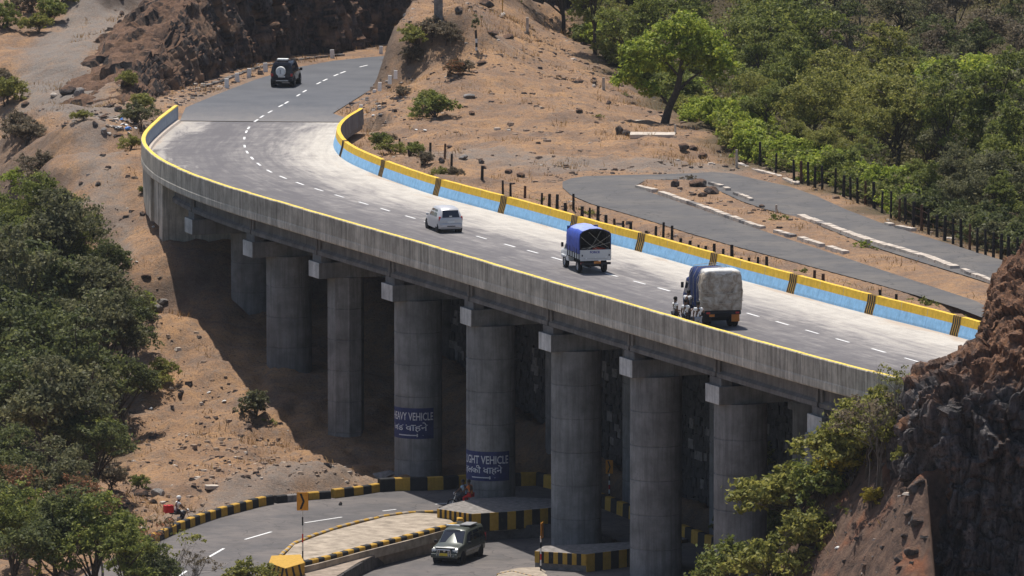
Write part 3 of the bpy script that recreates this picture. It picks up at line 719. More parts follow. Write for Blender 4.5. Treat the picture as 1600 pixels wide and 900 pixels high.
wrap_board(iL, 735, 796, 706, 752, [('LIGHT VEHICLE', .10, .97, .58, .86), ('हलकी वाहने', .10, .85, .22, .54), ('ARROW', .30, .74, .06, .17)])

# ---------------------------------------------------------------- approach road, lane dashes
sheet('road', approach, 0.004, M['tar'], 'dark tar approach road bending away below the rock cutting')
mb_d = []
ds = []
for q in dash_px[:-1]:
    p_ = un(*q, 0)
    ds.append(float(cS[np.argmin(np.hypot(center[:, 0] - p_[0], center[:, 1] - p_[1]))]))
allS = []; d0 = ds[0]
s_ = ds[0] - 4.1 * 4
while s_ < cS[-1] - 3: allS.append(s_); s_ += 4.1
# shift towards the dashes that were measured
allS = [s_ if min(abs(s_ - d_) for d_ in ds) > 2.0 else min(ds, key=lambda d_: abs(s_ - d_)) for s_ in allS]
mk = empty('lane_marking', (*cpt(70), 0.0)); mk['kind'] = 'structure'; mk['label'] = 'row of white centre line dashes along the viaduct and approach road'
paint('road_white', (0.75, 0.74, 0.72), 0.35, (0.3, 0.28, 0.27), 8, 0)
def dash(p0, p1, w_, z, root, mat=None):
    d_ = np.array(p1) - np.array(p0); d_ = d_ / np.hypot(*d_); n_ = np.array([-d_[1], d_[0]]) * w_ / 2; o = root.location
    q = [np.array(p0) - n_, np.array(p1) - n_, np.array(p1) + n_, np.array(p0) + n_]; j = [rnd.uniform(-.012, .012) for _ in range(4)]
    ob = mesh_obj('dash', [(a[0] - o.x + j[k], a[1] - o.y, z - o.z) for k, a in enumerate(q)], [(0, 1, 2, 3)], mat or M['road_white'], root)
    if ob.data.polygons[0].normal.z < 0: ob.data.flip_normals()
for s_ in sorted(set(round(x_, 2) for x_ in allS)):
    if s_ < 3: continue
    dash(cpt(s_ - .85), cpt(s_ + .85), 0.14, 0.010 if s_ > S_JOINT else 0.007, mk)
mk2 = empty('lane_marking', (*un(420, 835, ZA), ZA)); mk2['kind'] = 'structure'; mk2['label'] = 'white dashes along the middle of the lower road'
for a, b in (((322,873),(350,857)),((383,843),(424,831)),((476,817),(534,808)),((598,798.5),(619,796)),((262,912),(292,892)),((680,788),(720,785)),((790,790),(830,795))):
    dash(un(*a, ZA), un(*b, ZA), .15, ZA + .008, mk2)
# ---------------------------------------------------------------- striped kerbs, islands, plinths
simple('island_soil', (0.36, 0.30, 0.235), .95, .4, 1.2, .1, dirt=(0.20, 0.165, 0.13))
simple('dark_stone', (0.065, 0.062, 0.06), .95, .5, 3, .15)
simple('grey_stone', (0.22, 0.20, 0.185), .95, .45, 3, .15)
simple('pale_stone', (0.50, 0.43, 0.36), .95, .3, 3, .15)
def striped_kerb(pts, z0, h, w_, label, step=0.75, first=0, cat='kerb', name='striped_kerb', group=None, worn=0.0, closed=False, mats=('ochre_paint', 'black_paint')):
    pts = resample(pts, step / 4); n = (len(pts) - 1) // 4
    root = empty(name, (pts[0][0], pts[0][1], z0)); tag(root, label, cat, group)
    nb = []
    for i in range(len(pts)):
        a = pts[max(i - 1, 0)]; b = pts[min(i + 1, len(pts) - 1)]; d_ = b - a; d_ /= np.hypot(*d_); nb.append(np.array([-d_[1], d_[0]]))
    for k in range(n):
        ids = list(range(4 * k, 4 * k + 5, 2)); vs = []
        dz = rnd.uniform(-.02, .02); g = 0.012
        for ii, i in enumerate(ids):
            c_ = pts[i].copy()
            if ii == 0: c_ = c_ + (pts[ids[1]] - c_) * g
            if ii == 2: c_ = c_ + (pts[ids[1]] - c_) * g
            n_ = nb[i]
            for o, z in ((-w_ / 2 - .03, -.25), (-w_ / 2, h - .05), (-w_ / 2 + .05, h), (w_ / 2 - .05, h), (w_ / 2, h - .05), (w_ / 2 + .03, -.25)):
                vs.append((c_[0] + n_[0] * o - pts[0][0], c_[1] + n_[1] * o - pts[0][1], z + (dz if z > 0 else 0)))
        fs = [(a * 6 + j, a * 6 + j + 1, (a + 1) * 6 + j + 1, (a + 1) * 6 + j) for a in range(2) for j in range(5)] + [tuple(range(5, -1, -1)), tuple(range(12, 18))]
        if worn and rnd.random() < worn: mt = M['grey_stone']
        else: mt = M[mats[(k + first) % 2]]
        mesh_obj('kerb_block', vs, fs, mt, root)
    return root
striped_kerb([un(u, v, ZA) for u, v in ((205,866),(222,854),(252,842),(280,829),(310,818),(340,808),(400,792),(430,786))], ZA, .50, .34, 'striped yellow and black kerb along the left bend of the lower road', .72)
striped_kerb([un(u, v, ZA) for u, v in ((430,786),(460,783),(490,780),(520,778))], ZA, .42, .34, 'battered grey stretch of striped kerb at the foot of the dry slope', .72, 1, worn=.6)
striped_kerb([un(u, v, ZA) for u, v in ((520,778),(560,773),(590,768))], ZA, .50, .34, 'short striped kerb ending at the edge of the viaduct shadow', .72, 0)
striped_kerb([un(u, v, ZA) for u, v in ((592,768),(620,766),(660,766),(700,764),(760,760),(840,758),(880,767),(960,800),(1090,850),(1250,908))], ZA, .75, .36, 'taller striped kerb wall in the shade behind the columns', .95, 1)
# traffic island
top = [un(u, v, ZA + .28) for u, v in island_px]
isl = MB(); cx = np.mean([p[0] for p in top]); cy = np.mean([p[1] for p in top])
isl.prism([(p[0] - cx, p[1] - cy) for p in top], -.5, .0)
io = isl.build('traffic_island', M['island_soil']); io.location = (cx, cy, ZA + .28); tag(io, 'pale earth filled traffic island between the two lower roads', kind='structure')
striped_kerb([un(u, v, ZA) for u, v in ((438,898),(480,890),(520,880),(560,869),(600,859),(640,849),(680,838),(720,828))], ZA, .50, .36, 'striped kerb on the near side of the traffic island', .62, 0)
striped_kerb([un(u, v, ZA + .1) for u, v in ((428,884),(443,868),(460,853),(490,841),(520,831),(560,820),(600,811),(640,805),(690,803))], ZA + .1, .24, .22, 'low worn striped kerb on the far side of the traffic island', .5, 0, mats=('ochre_paint', 'island_soil'))
striped_kerb([un(u, v, ZA) for u, v in ((690,805),(712,815),(722,826))], ZA, .5, .34, 'shaded striped kerb round the tip of the traffic island', .6, 1)
# nose of the island with slanting stripes
nose = [un(u, v, ZA) for u, v in ((420,897),(424,886),(470,884),(476,897),(446,906))]
mb = MB(); c0 = np.mean(nose, axis=0); mb.prism([(p - c0).tolist() for p in nose], -.3, .62)
no = mb.build('island_nose', M['ochre_paint'], bevel=.03); no.location = (*c0, ZA); tag(no, 'splayed concrete nose with slanting stripes at the near end of the traffic island', 'bollard')
for k in range(7):
    a0 = nose[0] - c0; a1 = nose[3] - c0; y_ = min(a0[1], a1[1]); 
    fx = (k + .3) / 7; p_ = a0 + (nose[4] - nose[0]) * min(fx * 1.7, 1) if fx < .58 else (nose[4] - c0) + (nose[3] - nose[4]) * (fx - .58) / .42
    dirn = (nose[4] - nose[0]) if fx < .58 else (nose[3] - nose[4]); dirn = dirn / np.hypot(*dirn); nn = np.array([dirn[1], -dirn[0]]); sl = .16 if fx < .5 else -.16
    q0 = p_ + nn * .012; vs = []
    for z, sh in ((-.1, -sl), (.60, sl)):
        for e in (-.11, .11): q_ = q0 + dirn * (e + sh); vs.append((q_[0], q_[1], z))
    mesh_obj('stripe', vs, [(0, 1, 3, 2)], M['black_paint'], no)
# raised verge with its dark retaining kerb towards the near road
mb = MB(); cs = np.mean(strip, axis=0); mb.prism([(p - cs).tolist() for p in strip], -.9, 0.0)
so_ = mb.build('verge', simple('verge_soil', (0.30, 0.24, 0.19), .95, .35, 1.5, .1, dirt=(0.16, 0.13, 0.10))); so_.location = (*cs, ZA - .05); tag(so_, 'dusty verge between the traffic island and the near road', kind='structure')
M['kerb_dark'] = simple('kerb_dark', (0.10, 0.09, 0.085), .9, .4, 3)
striped_kerb([un(u, v, ZB + .1) for u, v in ((500,938),(530,914),(560,895),(600,876),(640,864),(680,854),(715,848),(740,843),(800,838),(860,836),(960,848))], ZB, .72, .4, 'plain dark retaining kerb beside the near road', 1.4, 0, mats=('kerb_dark', 'kerb_dark'), name='retaining_kerb')

def plinth(px, ztop, zbase, label, small, big):
    poly = [un(u, v, ztop) for u, v in px]; c_ = np.mean(poly, axis=0)
    mb = MB(); mb.prism([(p - c_).tolist() for p in poly], zbase - ztop, 0)
    o = mb.build('pier_plinth', M['grey_stone']); o.location = (*c_, ztop); tag(o, label, 'plinth')
    for pts, wd, h0, h1 in (small, big):
        pts = resample([un(u, v, ztop) for u, v in pts], wd); 
        for k in range(len(pts) - 1):
            a, b = pts[k], pts[k + 1]; d_ = (b - a) / np.hypot(*(b - a)); nn = np.array([d_[1], -d_[0]])
            if nn[1] > 0: nn = -nn
            mbk = MB(); q = [a, b, b + nn * .05, a + nn * .05]; q = [(x_ - c_).tolist() for x_ in q]
            if k % 2: mbk.prism(q, h0, h1)
            else: mbk.prism([(p_ + (0 if i_ < 2 else 0)) if False else p_ for i_, p_ in enumerate(q)], h0, h1 - .004)
            mbk.build('stripe_block', M['ochre_paint'] if k % 2 == 0 else M['black_paint'], o)
    return o
plinth([(684,795),(737,803),(800,799),(866,793),(880,786),(860,779),(800,776),(740,779),(700,788)], -12.65, -13.7, 'striped plinth round the foot of the column with the lower blue sign',
       ([(684,795.5),(737,803.5)], .19, -.5, .02), ([(737,803.5),(800,799.5),(868,793)], .55, -.98, .02))
plinth([(836,861),(916,866),(980,858),(1075,842),(1070,835),(990,846),(920,850),(850,853)], -13.25, -14.3, 'striped plinth round the foot of the column beside the edge-on road sign',
       ([(836,861.5),(916,866.5)], .28, -.6, .02), ([(916,866.5),(980,858.5),(1075,842.5)], .55, -.98, .02))
tip = [(772,905),(782,893),(810,887),(842,886),(853,893),(858,910)]
plinth([(u, v) for u, v in tip], -13.75, -14.3, 'pale island tip catching the sun at the bottom edge of the photo',
       ([(776,897),(800,892),(828,899)], .22, -.4, .02), ([(828,899),(858,905)], .22, -.4, .02)).data.materials[0] = M['island_soil']

# rubble retaining wall behind the columns (stone by stone)
def rubble_wall(s0, s1, off0, label, z_top=-0.35):
    ss = np.arange(s0, s1, 0.62); root = None; big = []
    c0 = edge(s0, 'i', -off0)
    root = empty('rubble_wall', (c0[0], c0[1], -8)); tag(root, label, 'wall')
    bm_all = MB(); r2 = random.Random(int(s0))
    for i, s_ in enumerate(ss):
        p_ = edge(s_, 'i', -off0); t_ = ctan(s_); n_ = np.array([t_[1], -t_[0]]); zb = gzf(*(p_ - n_ * 1.4)) - .4; z = zb; k = 0
        while z < z_top:
            h = r2.uniform(.38, .62); bat = (z + 14) * .055; q = p_ + n_ * (bat + r2.uniform(-.06, .06)) + t_ * (.31 * (k % 2) + r2.uniform(-.06, .06))
            ang = math.atan2(t_[1], t_[0]) + r2.uniform(-.12, .12)
            bm_all.box((q[0] - c0[0], q[1] - c0[1], z + h / 2 + 8), (r2.uniform(.60, .70), .9, h * .99), r2.choice([0, 0, 0, 0, 0, 0, 0, 0, 1]), ang, r2.uniform(.92, .99)); z += h; k += 1
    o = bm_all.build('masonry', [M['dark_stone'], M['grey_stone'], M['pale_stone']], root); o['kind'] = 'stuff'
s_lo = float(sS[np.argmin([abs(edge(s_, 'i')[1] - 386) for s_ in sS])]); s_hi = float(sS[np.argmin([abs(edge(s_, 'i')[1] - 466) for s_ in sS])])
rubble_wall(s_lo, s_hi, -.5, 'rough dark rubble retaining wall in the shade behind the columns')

# ---------------------------------------------------------------- side road kerbs
def pale_kerb(pts, label, w_=.34, brk=0.0):
    pts = resample(U(pts, 0), 1.0); root = empty('white_kerb', (pts[0][0], pts[0][1], 0)); tag(root, label, 'kerb')
    for k in range(len(pts) - 1):
        if rnd.random() < brk: continue
        a, b = pts[k], pts[k + 1]; c_ = (a + b) / 2 - pts[0]; d_ = b - a
        mb = MB(); mb.box((c_[0] + rnd.uniform(-.03, .03), c_[1], .07), (np.hypot(*d_) * .97, w_ * rnd.uniform(.8, 1.05), .2 + rnd.uniform(-.03, .03)), 0, math.atan2(d_[1], d_[0]) + rnd.uniform(-.02, .02), .92)
        mb.build('kerb_stone', M['pale_stone'] if rnd.random() < .85 else M['grey_stone'], root)
pale_kerb([(996,293),(1020,299),(1080,319),(1178,354),(1250,374),(1322,397)], 'pale kerb on the near side of the bare islet between the side roads', .45, .06)
pale_kerb([(1250,339),(1300,357),(1350,375),(1400,390),(1450,404),(1492,420)], 'broad pale kerb along the far side of the bare islet', .6)
pale_kerb([(1504,424),(1530,434),(1556,444)], 'last short length of pale kerb before the foreground rock', .4)
pale_kerb([(1110,288),(1128,293),(1148,303),(1182,317)], 'broken kerb stones at the far corner of the bare islet', .35, .45)
pale_kerb([(1154,258),(1180,268),(1215,277),(1245,289)], 'pale kerb stones where the far side road leaves the clearing', .4, .2)
pale_kerb([(1370,346),(1400,356),(1428,361)], 'few pale kerb stones below the forest fence', .4, .4)

# ---------------------------------------------------------------- posts of the two fences
simple('post_dark', (0.028, 0.024, 0.022), .9, .4, 8)
simple('post_rust', (0.10, 0.05, 0.03), .9, .4, 8)
def fence(pts, label, hgt, z=None, twin=0.0):
    root = None
    for (u, v) in pts:
        p_ = un(u, v, 0); g_ = gzf(*p_); p_ = un(u, v, g_); g_ = gzf(*p_)
        if root is None: root = empty('post_fence', (p_[0], p_[1], g_)); tag(root, label, 'fence'); o0 = Vector(root.location); last = None
        h = hgt * rnd.uniform(.85, 1.1); lean = (rnd.uniform(-.05, .05), rnd.uniform(-.04, .04)); w_ = rnd.uniform(.13, .19)
        mb = MB(); mb.cyl((0, 0, -.3), (lean[0], lean[1], h), w_ * .62, w_ * .5, 6)
        po = mb.build('post', M['post_dark'] if rnd.random() < .85 else M['post_rust'], root); po.location = Vector((p_[0], p_[1], g_)) - o0
        tp = Vector((p_[0] - o0.x, p_[1] - o0.y, g_ - o0.z + h * .8))
        if last is not None and (tp - last).length < 7:
            mb = MB()
            for dz in (0, -.45): mb.cyl(last + Vector((0, 0, dz)), tp + Vector((0, 0, dz)), .008, .008, 4, caps=False)
            mb.build('wire', M['post_rust'], root)
        last = tp
fence([(625,238),(640,242),(660,252),(672,262),(695,262),(705,268),(753,290),(786,303),(798,308),(820,314),(846,326),(858,326),(870,334),(884,340),(896,336),(909,345),(921,350),(934,352),(947,358),(961,366),(974,371),(985,374),(997,380),(1010,384),(1024,387),(1036,390),(1050,393),(1063,397),(1077,402),(1091,404),(1103,408),(1116,411),(1129,415),(1144,420),(1157,424),(1170,428),(1184,431),(1198,436),(1272,448),(1286,453),(1376,480),(1400,486)],
      'row of short dark posts between the viaduct and the side road', 1.0)
fence([(1188,262),(1212,270),(1241,283),(1252,286),(1263,290),(1273,293),(1285,296),(1305,302),(1318,308),(1329,312),(1340,317),(1352,320),(1366,326),(1378,333),(1392,340),(1405,346),(1415,349),(1427,355),(1440,360),(1451,366),(1464,370),(1476,376),(1489,381),(1502,386),(1515,391),(1527,396),(1540,399),(1552,403),(1564,406),(1576,410),(1590,414)],
      'row of tall dark posts along the foot of the forest', 1.5)

# white guard stones
gs = MB(); gs.box((0, 0, .3), (.34, .22, .75), 0, 0, .9); gsm = gs.build('guard_stone', simple('white_stone', (0.80, 0.78, 0.74), .8, .15, 8)); gsm.data.name = 'guard_stone'
gme = gsm.data; bpy.data.objects.remove(gsm)
def stone(u, v, label, group, sc_=1.0, me_=None, name='guard_stone', cat='guard stone', z=None):
    p_ = un(u, v, 0); g_ = gzf(*p_)
    if z is not None: g_ = z; p_ = un(u, v, z)
    else: p_ = un(u, v, g_)
    o = link_mesh(name, me_ or gme, None, (p_[0], p_[1], g_), (0, rnd.uniform(-.06, .06), rnd.uniform(-.2, .2)), (sc_,) * 3)
    tag(o, label, cat, group); return o
GL = 'white guard stones on the left verge'; GR = 'white guard stones on the right verge'
for u, v, lab in ((354,137,'leftmost white guard stone on the earth verge below the cliff'), (371,128,'second white guard stone from the left, lower than its neighbours'), (389,121,'white guard stone just left of the dark jeep'), (415,112,'white guard stone close behind the dark jeep'), (519.5,91,'white guard stone alone on the verge right of the dark jeep'), (595,84,'far white guard stone where the road bends away'), (648,76,'last tiny guard stone at the road bend')):
    stone(u, v, lab, GL, .95 if v > 90 else .85)
for u, v, lab in ((593,141,'tallest white guard stone on the right verge of the approach'), (609,130,'small white guard stone behind the tallest on the right verge'), (618,122,'rearmost white guard stone on the right verge'), (585,152,'low white stone nearest the road on the right verge'), (564,176,'white guard stone at the start of the yellow and blue barrier')):
    stone(u, v, lab, GR, .8)
# ---------------------------------------------------------------- rock faces
def rockmat(name, cols, rust=(0.28, 0.12, 0.055), ra=0.55, rlo=.56):
    t = NT(name); p = t.pos(); st = t.noise(t.pos((1.4, 1.4, 0.35)), 1.3, 7, 0.72, .6); n2 = t.noise(p, 3.5, 6, .75); n3 = t.noise(p, 0.45, 4, .6)
    c = t.ramp(st, [(0.30, cols[0]), (0.48, cols[1]), (0.66, cols[2])])
    c = t.mix(t.ramp(n2, [(0.38, .7), (0.5, 0.0)]), c, tuple(k * .35 for k in cols[0]))
    c = t.mix(t.ramp(n2, [(0.60, 0.), (0.74, .7)]), c, tuple(min(1, k * 1.5) for k in cols[2]))
    g = t.n('ShaderNodeNewGeometry'); sx = t.n('ShaderNodeSeparateXYZ'); t.l(g.outputs['Normal'], sx.inputs[0])
    up = t.ramp(sx.outputs[2], [(0.45, 0.0), (0.8, 1.0)]); 
    c = t.mix(t.math('MULTIPLY', t.ramp(n3, [(rlo - .06, 0.0), (rlo + .1, 1.0)]), ra), c, rust)
    c = t.mix(t.math('MULTIPLY', up, 0.8), c, t.ramp(n2, [(.3, (0.09, .055, .04)), (.6, (0.24, .13, .075)), (.8, (.36, .22, .12))]))
    M[name] = t.fin(c, 0.9, t.math('ADD', t.math('MULTIPLY', n2, .6), t.math('MULTIPLY', st, .5)), 1.0, 0.35, 0.2); return t.m
rockmat('basalt_cut', [(0.026, .023, .023), (0.068, .058, .053), (0.16, .13, .108)], (0.34, .21, .125), .7, .57)
rockmat('basalt_near', [(0.05, .045, .044), (0.12, .108, .103), (0.27, .24, .225)], (0.32, .15, .07), .55, .58)
rockmat('boulder_rock', [(0.05, .048, .048), (0.11, .10, .095), (0.19, .17, .155)], (0.2, .12, .08), .3)
rockmat('pale_rock', [(0.20, .17, .15), (0.34, .30, .26), (0.48, .43, .38)], (0.3, .2, .13), .3)

t = NT('basalt_near'); p = t.pos(); st = t.noise(t.pos((1.5, 1.5, 0.30)), 1.5, 7, 0.75, .8); n2 = t.noise(p, 3.8, 6, .75); n3 = t.noise(p, 0.5, 5, .65); n4 = t.noise(p, 12, 4, .7)
c = t.ramp(st, [(0.32, (0.03, .028, .03)), (0.47, (0.10, .09, .088)), (0.60, (0.20, .175, .165)), (.72, (.42, .38, .35))])
c = t.mix(t.ramp(n2, [(0.36, .8), (0.48, 0.0)]), c, (0.015, .014, .015))
c = t.mix(t.ramp(n3, [(0.60, 0.0), (0.70, .75)]), c, (0.36, .17, .08))
xz = t.n('ShaderNodeSeparateXYZ'); t.l(p, xz.inputs[0]); hz = t.math('ADD', xz.outputs[2], t.math('MULTIPLY', t.math('SUBTRACT', n3, .5), 9.0))
earth = t.ramp(n2, [(.34, (0.07, .045, .034)), (.47, (0.20, .10, .055)), (.58, (0.34, .16, .075)), (.72, (.50, .29, .14))])
c = t.mix(t.math('MULTIPLY', t.ramp(t.math('DIVIDE', hz, 10.0), [(.10, 0.0), (.32, 1.0)]), .85), c, earth)
c = t.mix(t.ramp(n4, [(.3, .5), (.45, 0.)]), c, (.03, .025, .023))
M['basalt_near'] = t.fin(c, 0.88, t.math('ADD', t.math('MULTIPLY', n2, .6), t.math('MULTIPLY', n4, .4)), 1.0, 0.3, 0.25)
def rock_disp(P, amp, seed, fs=(.28, .75, 1.9), cell=0.9):
    """push points about with blocky, fractured noise; P is n x 3"""
    x, y, z = P.T
    d = amp * (0.8 * fbm(x * fs[0], y * fs[0], z * fs[0] * .6, 2, seed) + .16 * fbm(x * fs[2], y * fs[2], z * fs[2], 3, seed + 9))
    tot = d
    for cl, wt, sd in ((cell * 2.4, .75, 0), (cell * 1.0, .42, 40), (cell * .42, .2, 80)):
        cx, cy, cz = x / cl, y / cl, z / (cl * 2.0); cx = cx + .12 * vnoise(x * .7, y * .7, z * .7, seed); cz = cz + .15 * vnoise(x * .6, y * .6, z * .6, seed + 3)
        ix, iy, iz = np.floor(cx).astype(np.int64), np.floor(cy).astype(np.int64), np.floor(cz).astype(np.int64)
        best = np.full(x.shape, 9.); val = np.zeros(x.shape); sec = np.full(x.shape, 9.)
        for a in (-1, 0, 1):
            for b in (-1, 0, 1):
                for c_ in (-1, 0, 1):
                    jx, jy, jz = ix + a, iy + b, iz + c_; g = seed + sd
                    ux, uy, uz = cx - (jx + .5 + .45 * _h(jx, jy, jz, g + 1)), cy - (jy + .5 + .45 * _h(jx, jy, jz, g + 2)), cz - (jz + .5 + .45 * _h(jx, jy, jz, g + 3))
                    dd = np.sqrt(ux ** 2 + uy ** 2 + uz ** 2)
                    v = _h(jx, jy, jz, g + 4) + 1.7 * (ux * _h(jx, jy, jz, g + 5) + uy * _h(jx, jy, jz, g + 6) + uz * _h(jx, jy, jz, g + 7))
                    nb = dd < best; sec = np.where(nb, best, np.minimum(sec, dd)); val = np.where(nb, v, val); best = np.where(nb, dd, best)
        tot = tot + amp * wt * (val - .45 * (1 - sstep(0, .07, sec - best)))
    return tot
def rock_sheet(name, fn, nu, nv, amp, seed, mat, label, cat=None, kind=None, cell=.9, ampf=None):
    uu, vv = np.meshgrid(np.linspace(0, 1, nu), np.linspace(0, 1, nv)); P = fn(uu.ravel(), vv.ravel())
    G = P.reshape(nv, nu, 3); du = np.gradient(G, axis=1); dv = np.gradient(G, axis=0); N = np.cross(du, dv); N /= np.linalg.norm(N, axis=2, keepdims=True) + 1e-9
    d = rock_disp(P, amp, seed, cell=cell) * (ampf(P) if ampf else 1)
    Q = P + N.reshape(-1, 3) * d[:, None]; ids = np.arange(nu * nv).reshape(nv, nu)
    fs = np.stack([ids[:-1, :-1].ravel(), ids[:-1, 1:].ravel(), ids[1:, 1:].ravel(), ids[1:, :-1].ravel()], 1)
    o = mesh_obj(name, Q, fs.tolist(), M[mat]); o.data.polygons.foreach_set('use_smooth', [True] * len(fs)); o.data.set_sharp_from_angle(angle=math.radians(14))
    tag(o, label, cat, None, kind); return o

# cutting beside the approach road
base = cut_base
bl = np.r_[0, np.cumsum(np.hypot(*np.diff(base, axis=0).T))]; bl /= bl[-1]
def cutting(a, b):
    x = np.interp(a, bl, base[:, 0]); y = np.interp(a, bl, base[:, 1]); d = 1e-3
    tx = np.interp(a + d, bl, base[:, 0]) - np.interp(a - d, bl, base[:, 0]); ty = np.interp(a + d, bl, base[:, 1]) - np.interp(a - d, bl, base[:, 1])
    L = np.hypot(tx, ty) + 1e-9; nx_, ny_ = -ty / L, tx / L                    # away from the road
    h = np.interp(a, [0, .05, .12, .22, .34, .5, .7, 1], [0.6, 1.2, 2.2, 4.2, 6.6, 8.8, 10, 10.5]) + .5 * fbm(a * 30, a * 0, 0, 3, 4)
    t_ = np.clip(b / .72, 0, 1); top = np.clip((b - .72) / .28, 0, 1)
    off = 0.9 + 2.2 * t_ ** 1.4 + 7.0 * top; z = -.8 + (h + .8) * (t_ ** .85) + top * 0.6
    gx_ = x + nx_ * off; gy_ = y + ny_ * off
    zg = rbf(gx_, gy_)
    z = np.where(top > 0, z * (1 - top) + (zg - .6) * top, z)
    return np.stack([gx_, gy_, z], 1)
rock_sheet('rock_cutting', cutting, 300, 90, 0.75, 21, 'basalt_cut', 'dark blasted basalt cutting along the left side of the approach road', kind='structure', cell=1.1, ampf=lambda P: .4 + .5 * sstep(-25, -16, P[:, 0]))

# foreground rock at the lower right
zs_ = np.array([-22, -9, -7, -3.9, -1.5, -.6, .6, 1.8, 3.3, 5.4, 6.6, 7.9, 10.5]); xl_ = np.array([19.8, 19.4, 19.1, 19.4, 19.1, 18.4, 18.5, 19.7, 21.2, 22.1, 23.0, 24.1, 27.0])
def near_rock(a, b):
    z = -13 + 24 * b; xl = np.interp(z, zs_, xl_) - .25 + 1.0 * sstep(-2.5, .5, z) + .35 * sstep(1, 5, z); back = 6.5 * sstep(0.4, 8.5, z) + 0.8 * sstep(-9, 1, z)
    yf = 352 - 0 * z
    k = a * 4.2
    px = np.stack([xl + 3.5, xl + .6, xl + .0, xl + 1.4, xl + 7, xl + 22]); py = np.stack([yf + 15 + back, yf + 7 + back, yf + 1.0 + back, yf - 1.8 + back, yf - 3.5 + back, yf - 4 + back])
    i = np.clip(np.floor(k).astype(int), 0, 4); f = k - i; f = f * f * (3 - 2 * f) * .35 + f * .65; r = np.arange(len(a))
    return np.stack([px[i, r] * (1 - f) + px[i + 1, r] * f, py[i, r] * (1 - f) + py[i + 1, r] * f, z], 1)
rock_sheet('rock_outcrop', near_rock, 330, 260, 0.72, 55, 'basalt_near', 'big dark basalt outcrop with rusty top in the lower right foreground', 'rock', cell=.85, ampf=lambda P: .62 + .38 * (1 - sstep(1.0, 3.5, P[:, 2] - (P[:, 1] < 350) * .0)) * 1.0)

# loose boulders: an angular lump as prototype, squashed and turned
protos = []
for k in range(7):
    bm = bmesh.new(); bmesh.ops.create_icosphere(bm, subdivisions=3, radius=1); P = np.array([v.co[:] for v in bm.verts])
    cuts = nr.normal(size=(9, 3)); cuts /= np.linalg.norm(cuts, axis=1, keepdims=True)
    for c_ in cuts:
        h = nr.uniform(.55, .85); d_ = P @ c_; P = P - np.outer(np.maximum(d_ - h, 0), c_)
    P += .05 * np.stack([fbm(P[:, 0] * 2.4, P[:, 1] * 2.4, P[:, 2] * 2.4 + 9 * q, 2, k) for q in range(3)], 1)
    for v, p_ in zip(bm.verts, P): v.co = p_
    m_ = bpy.data.meshes.new('boulder'); bm.to_mesh(m_); bm.free(); m_.materials.append(M['boulder_rock']); protos.append(m_)
def boulder(u, v, w_px, h_px, label, group=None, mat=None, name='boulder', cat='boulder', at=None):
    p_ = onray(u, v) if at is None else at; sc_ = F / p_[1]; w_ = w_px / sc_ / 2; h_ = h_px / sc_ / 2 * 1.0
    m_ = rnd.choice(protos)
    o = link_mesh(name, m_, None, (p_[0], p_[1] + w_ * .3, p_[2] + h_ * .55), (rnd.uniform(-.2, .2), rnd.uniform(-.2, .2), rnd.uniform(0, 6.28)), (w_ * 1.1, w_ * 1.05, h_ * 1.15))
    if mat:
        o.data = m_.copy(); o.data.materials[0] = M[mat]
    tag(o, label, cat, group); return o
boulder(106, 152, 27, 20, 'black flat-topped boulder on the left clearing, the darker of a pair')
boulder(124, 152, 18, 15, 'smaller grey boulder right beside the black one on the left clearing', mat='grey_stone')
boulder(84, 151, 12, 7, 'low pale stone at the left foot of the black boulder', mat='pale_stone')
boulder(968, 211, 16, 17, 'dark boulder at the left end of the concrete slab under the tree')
boulder(978, 214, 14, 11, 'smaller dark boulder at the slab corner under the tree')
boulder(905, 178, 11, 8, 'dark stone half way between small post and tree trunk')
boulder(951, 164, 9, 8, 'round dark stone alone on the dirt below the small post')
boulder(904, 131, 15, 9, 'grey boulder near the forest edge left of the tree')
boulder(928, 138, 8, 8, 'pale round stone beside the short concrete post', mat='pale_stone')
boulder(1068, 242, 18, 15, 'largest dark boulder of the cluster on the clearing edge')
boulder(1099, 250, 16, 12, 'dark boulder at the right of the cluster on the clearing edge')
boulder(1083, 239, 12, 10, 'dark boulder behind the clearing edge cluster')
boulder(1055, 293, 13, 16, 'dark upright stone at the left tip of the bare islet')
boulder(1092, 292, 30, 14, 'long dark stone heap at the top of the bare islet')
boulder(1112, 303, 24, 13, 'second dark stone heap on the bare islet')
boulder(1098, 308, 16, 9, 'low dark stone before the heaps on the bare islet')
boulder(1191, 326, 12, 7, 'small brown block in the middle of the bare islet')
boulder(1245, 289, 12, 7, 'pale stone at the foot of the forest fence', mat='pale_stone')
boulder(752, 258, 11, 9, 'dark stone on top of the bank left of the lone fence posts')
boulder(756, 266, 9, 7, 'second dark stone below the first on the bank')
boulder(795, 271, 12, 8, 'dark stone resting behind the paired fence posts')
boulder(813, 276, 14, 8, 'flat dark stone right of the paired fence posts')
boulder(691, 254, 11, 10, 'dark stone in the scrub behind the barrier')
boulder(724, 251, 16, 9, 'grey flat stone in the scrub behind the barrier', mat='grey_stone')
boulder(702, 232, 9, 5, 'small dark stone on the gravel clearing')
boulder(733, 154, 18, 9, 'grey flat boulder on the brown hill above the bush', mat='grey_stone')
boulder(737, 181, 11, 6, 'small black stone on the brown hill')
boulder(752, 102, 16, 8, 'dark stone on the brown hill beyond the banded post')
boulder(768, 57, 22, 8, 'long dark rock on the upper brown hill')
boulder(795, 64, 18, 8, 'dark rock low on the upper brown hill')
boulder(760, 12, 26, 14, 'big dark rock at the top of the brown hill')
boulder(786, 28, 10, 9, 'pinkish stone under the upright pole', mat='pale_stone')
boulder(718, 26, 14, 12, 'dark rock left of the top of the brown hill')
boulder(172, 168, 16, 9, 'dark flat stone on the left slope above the rubbish')
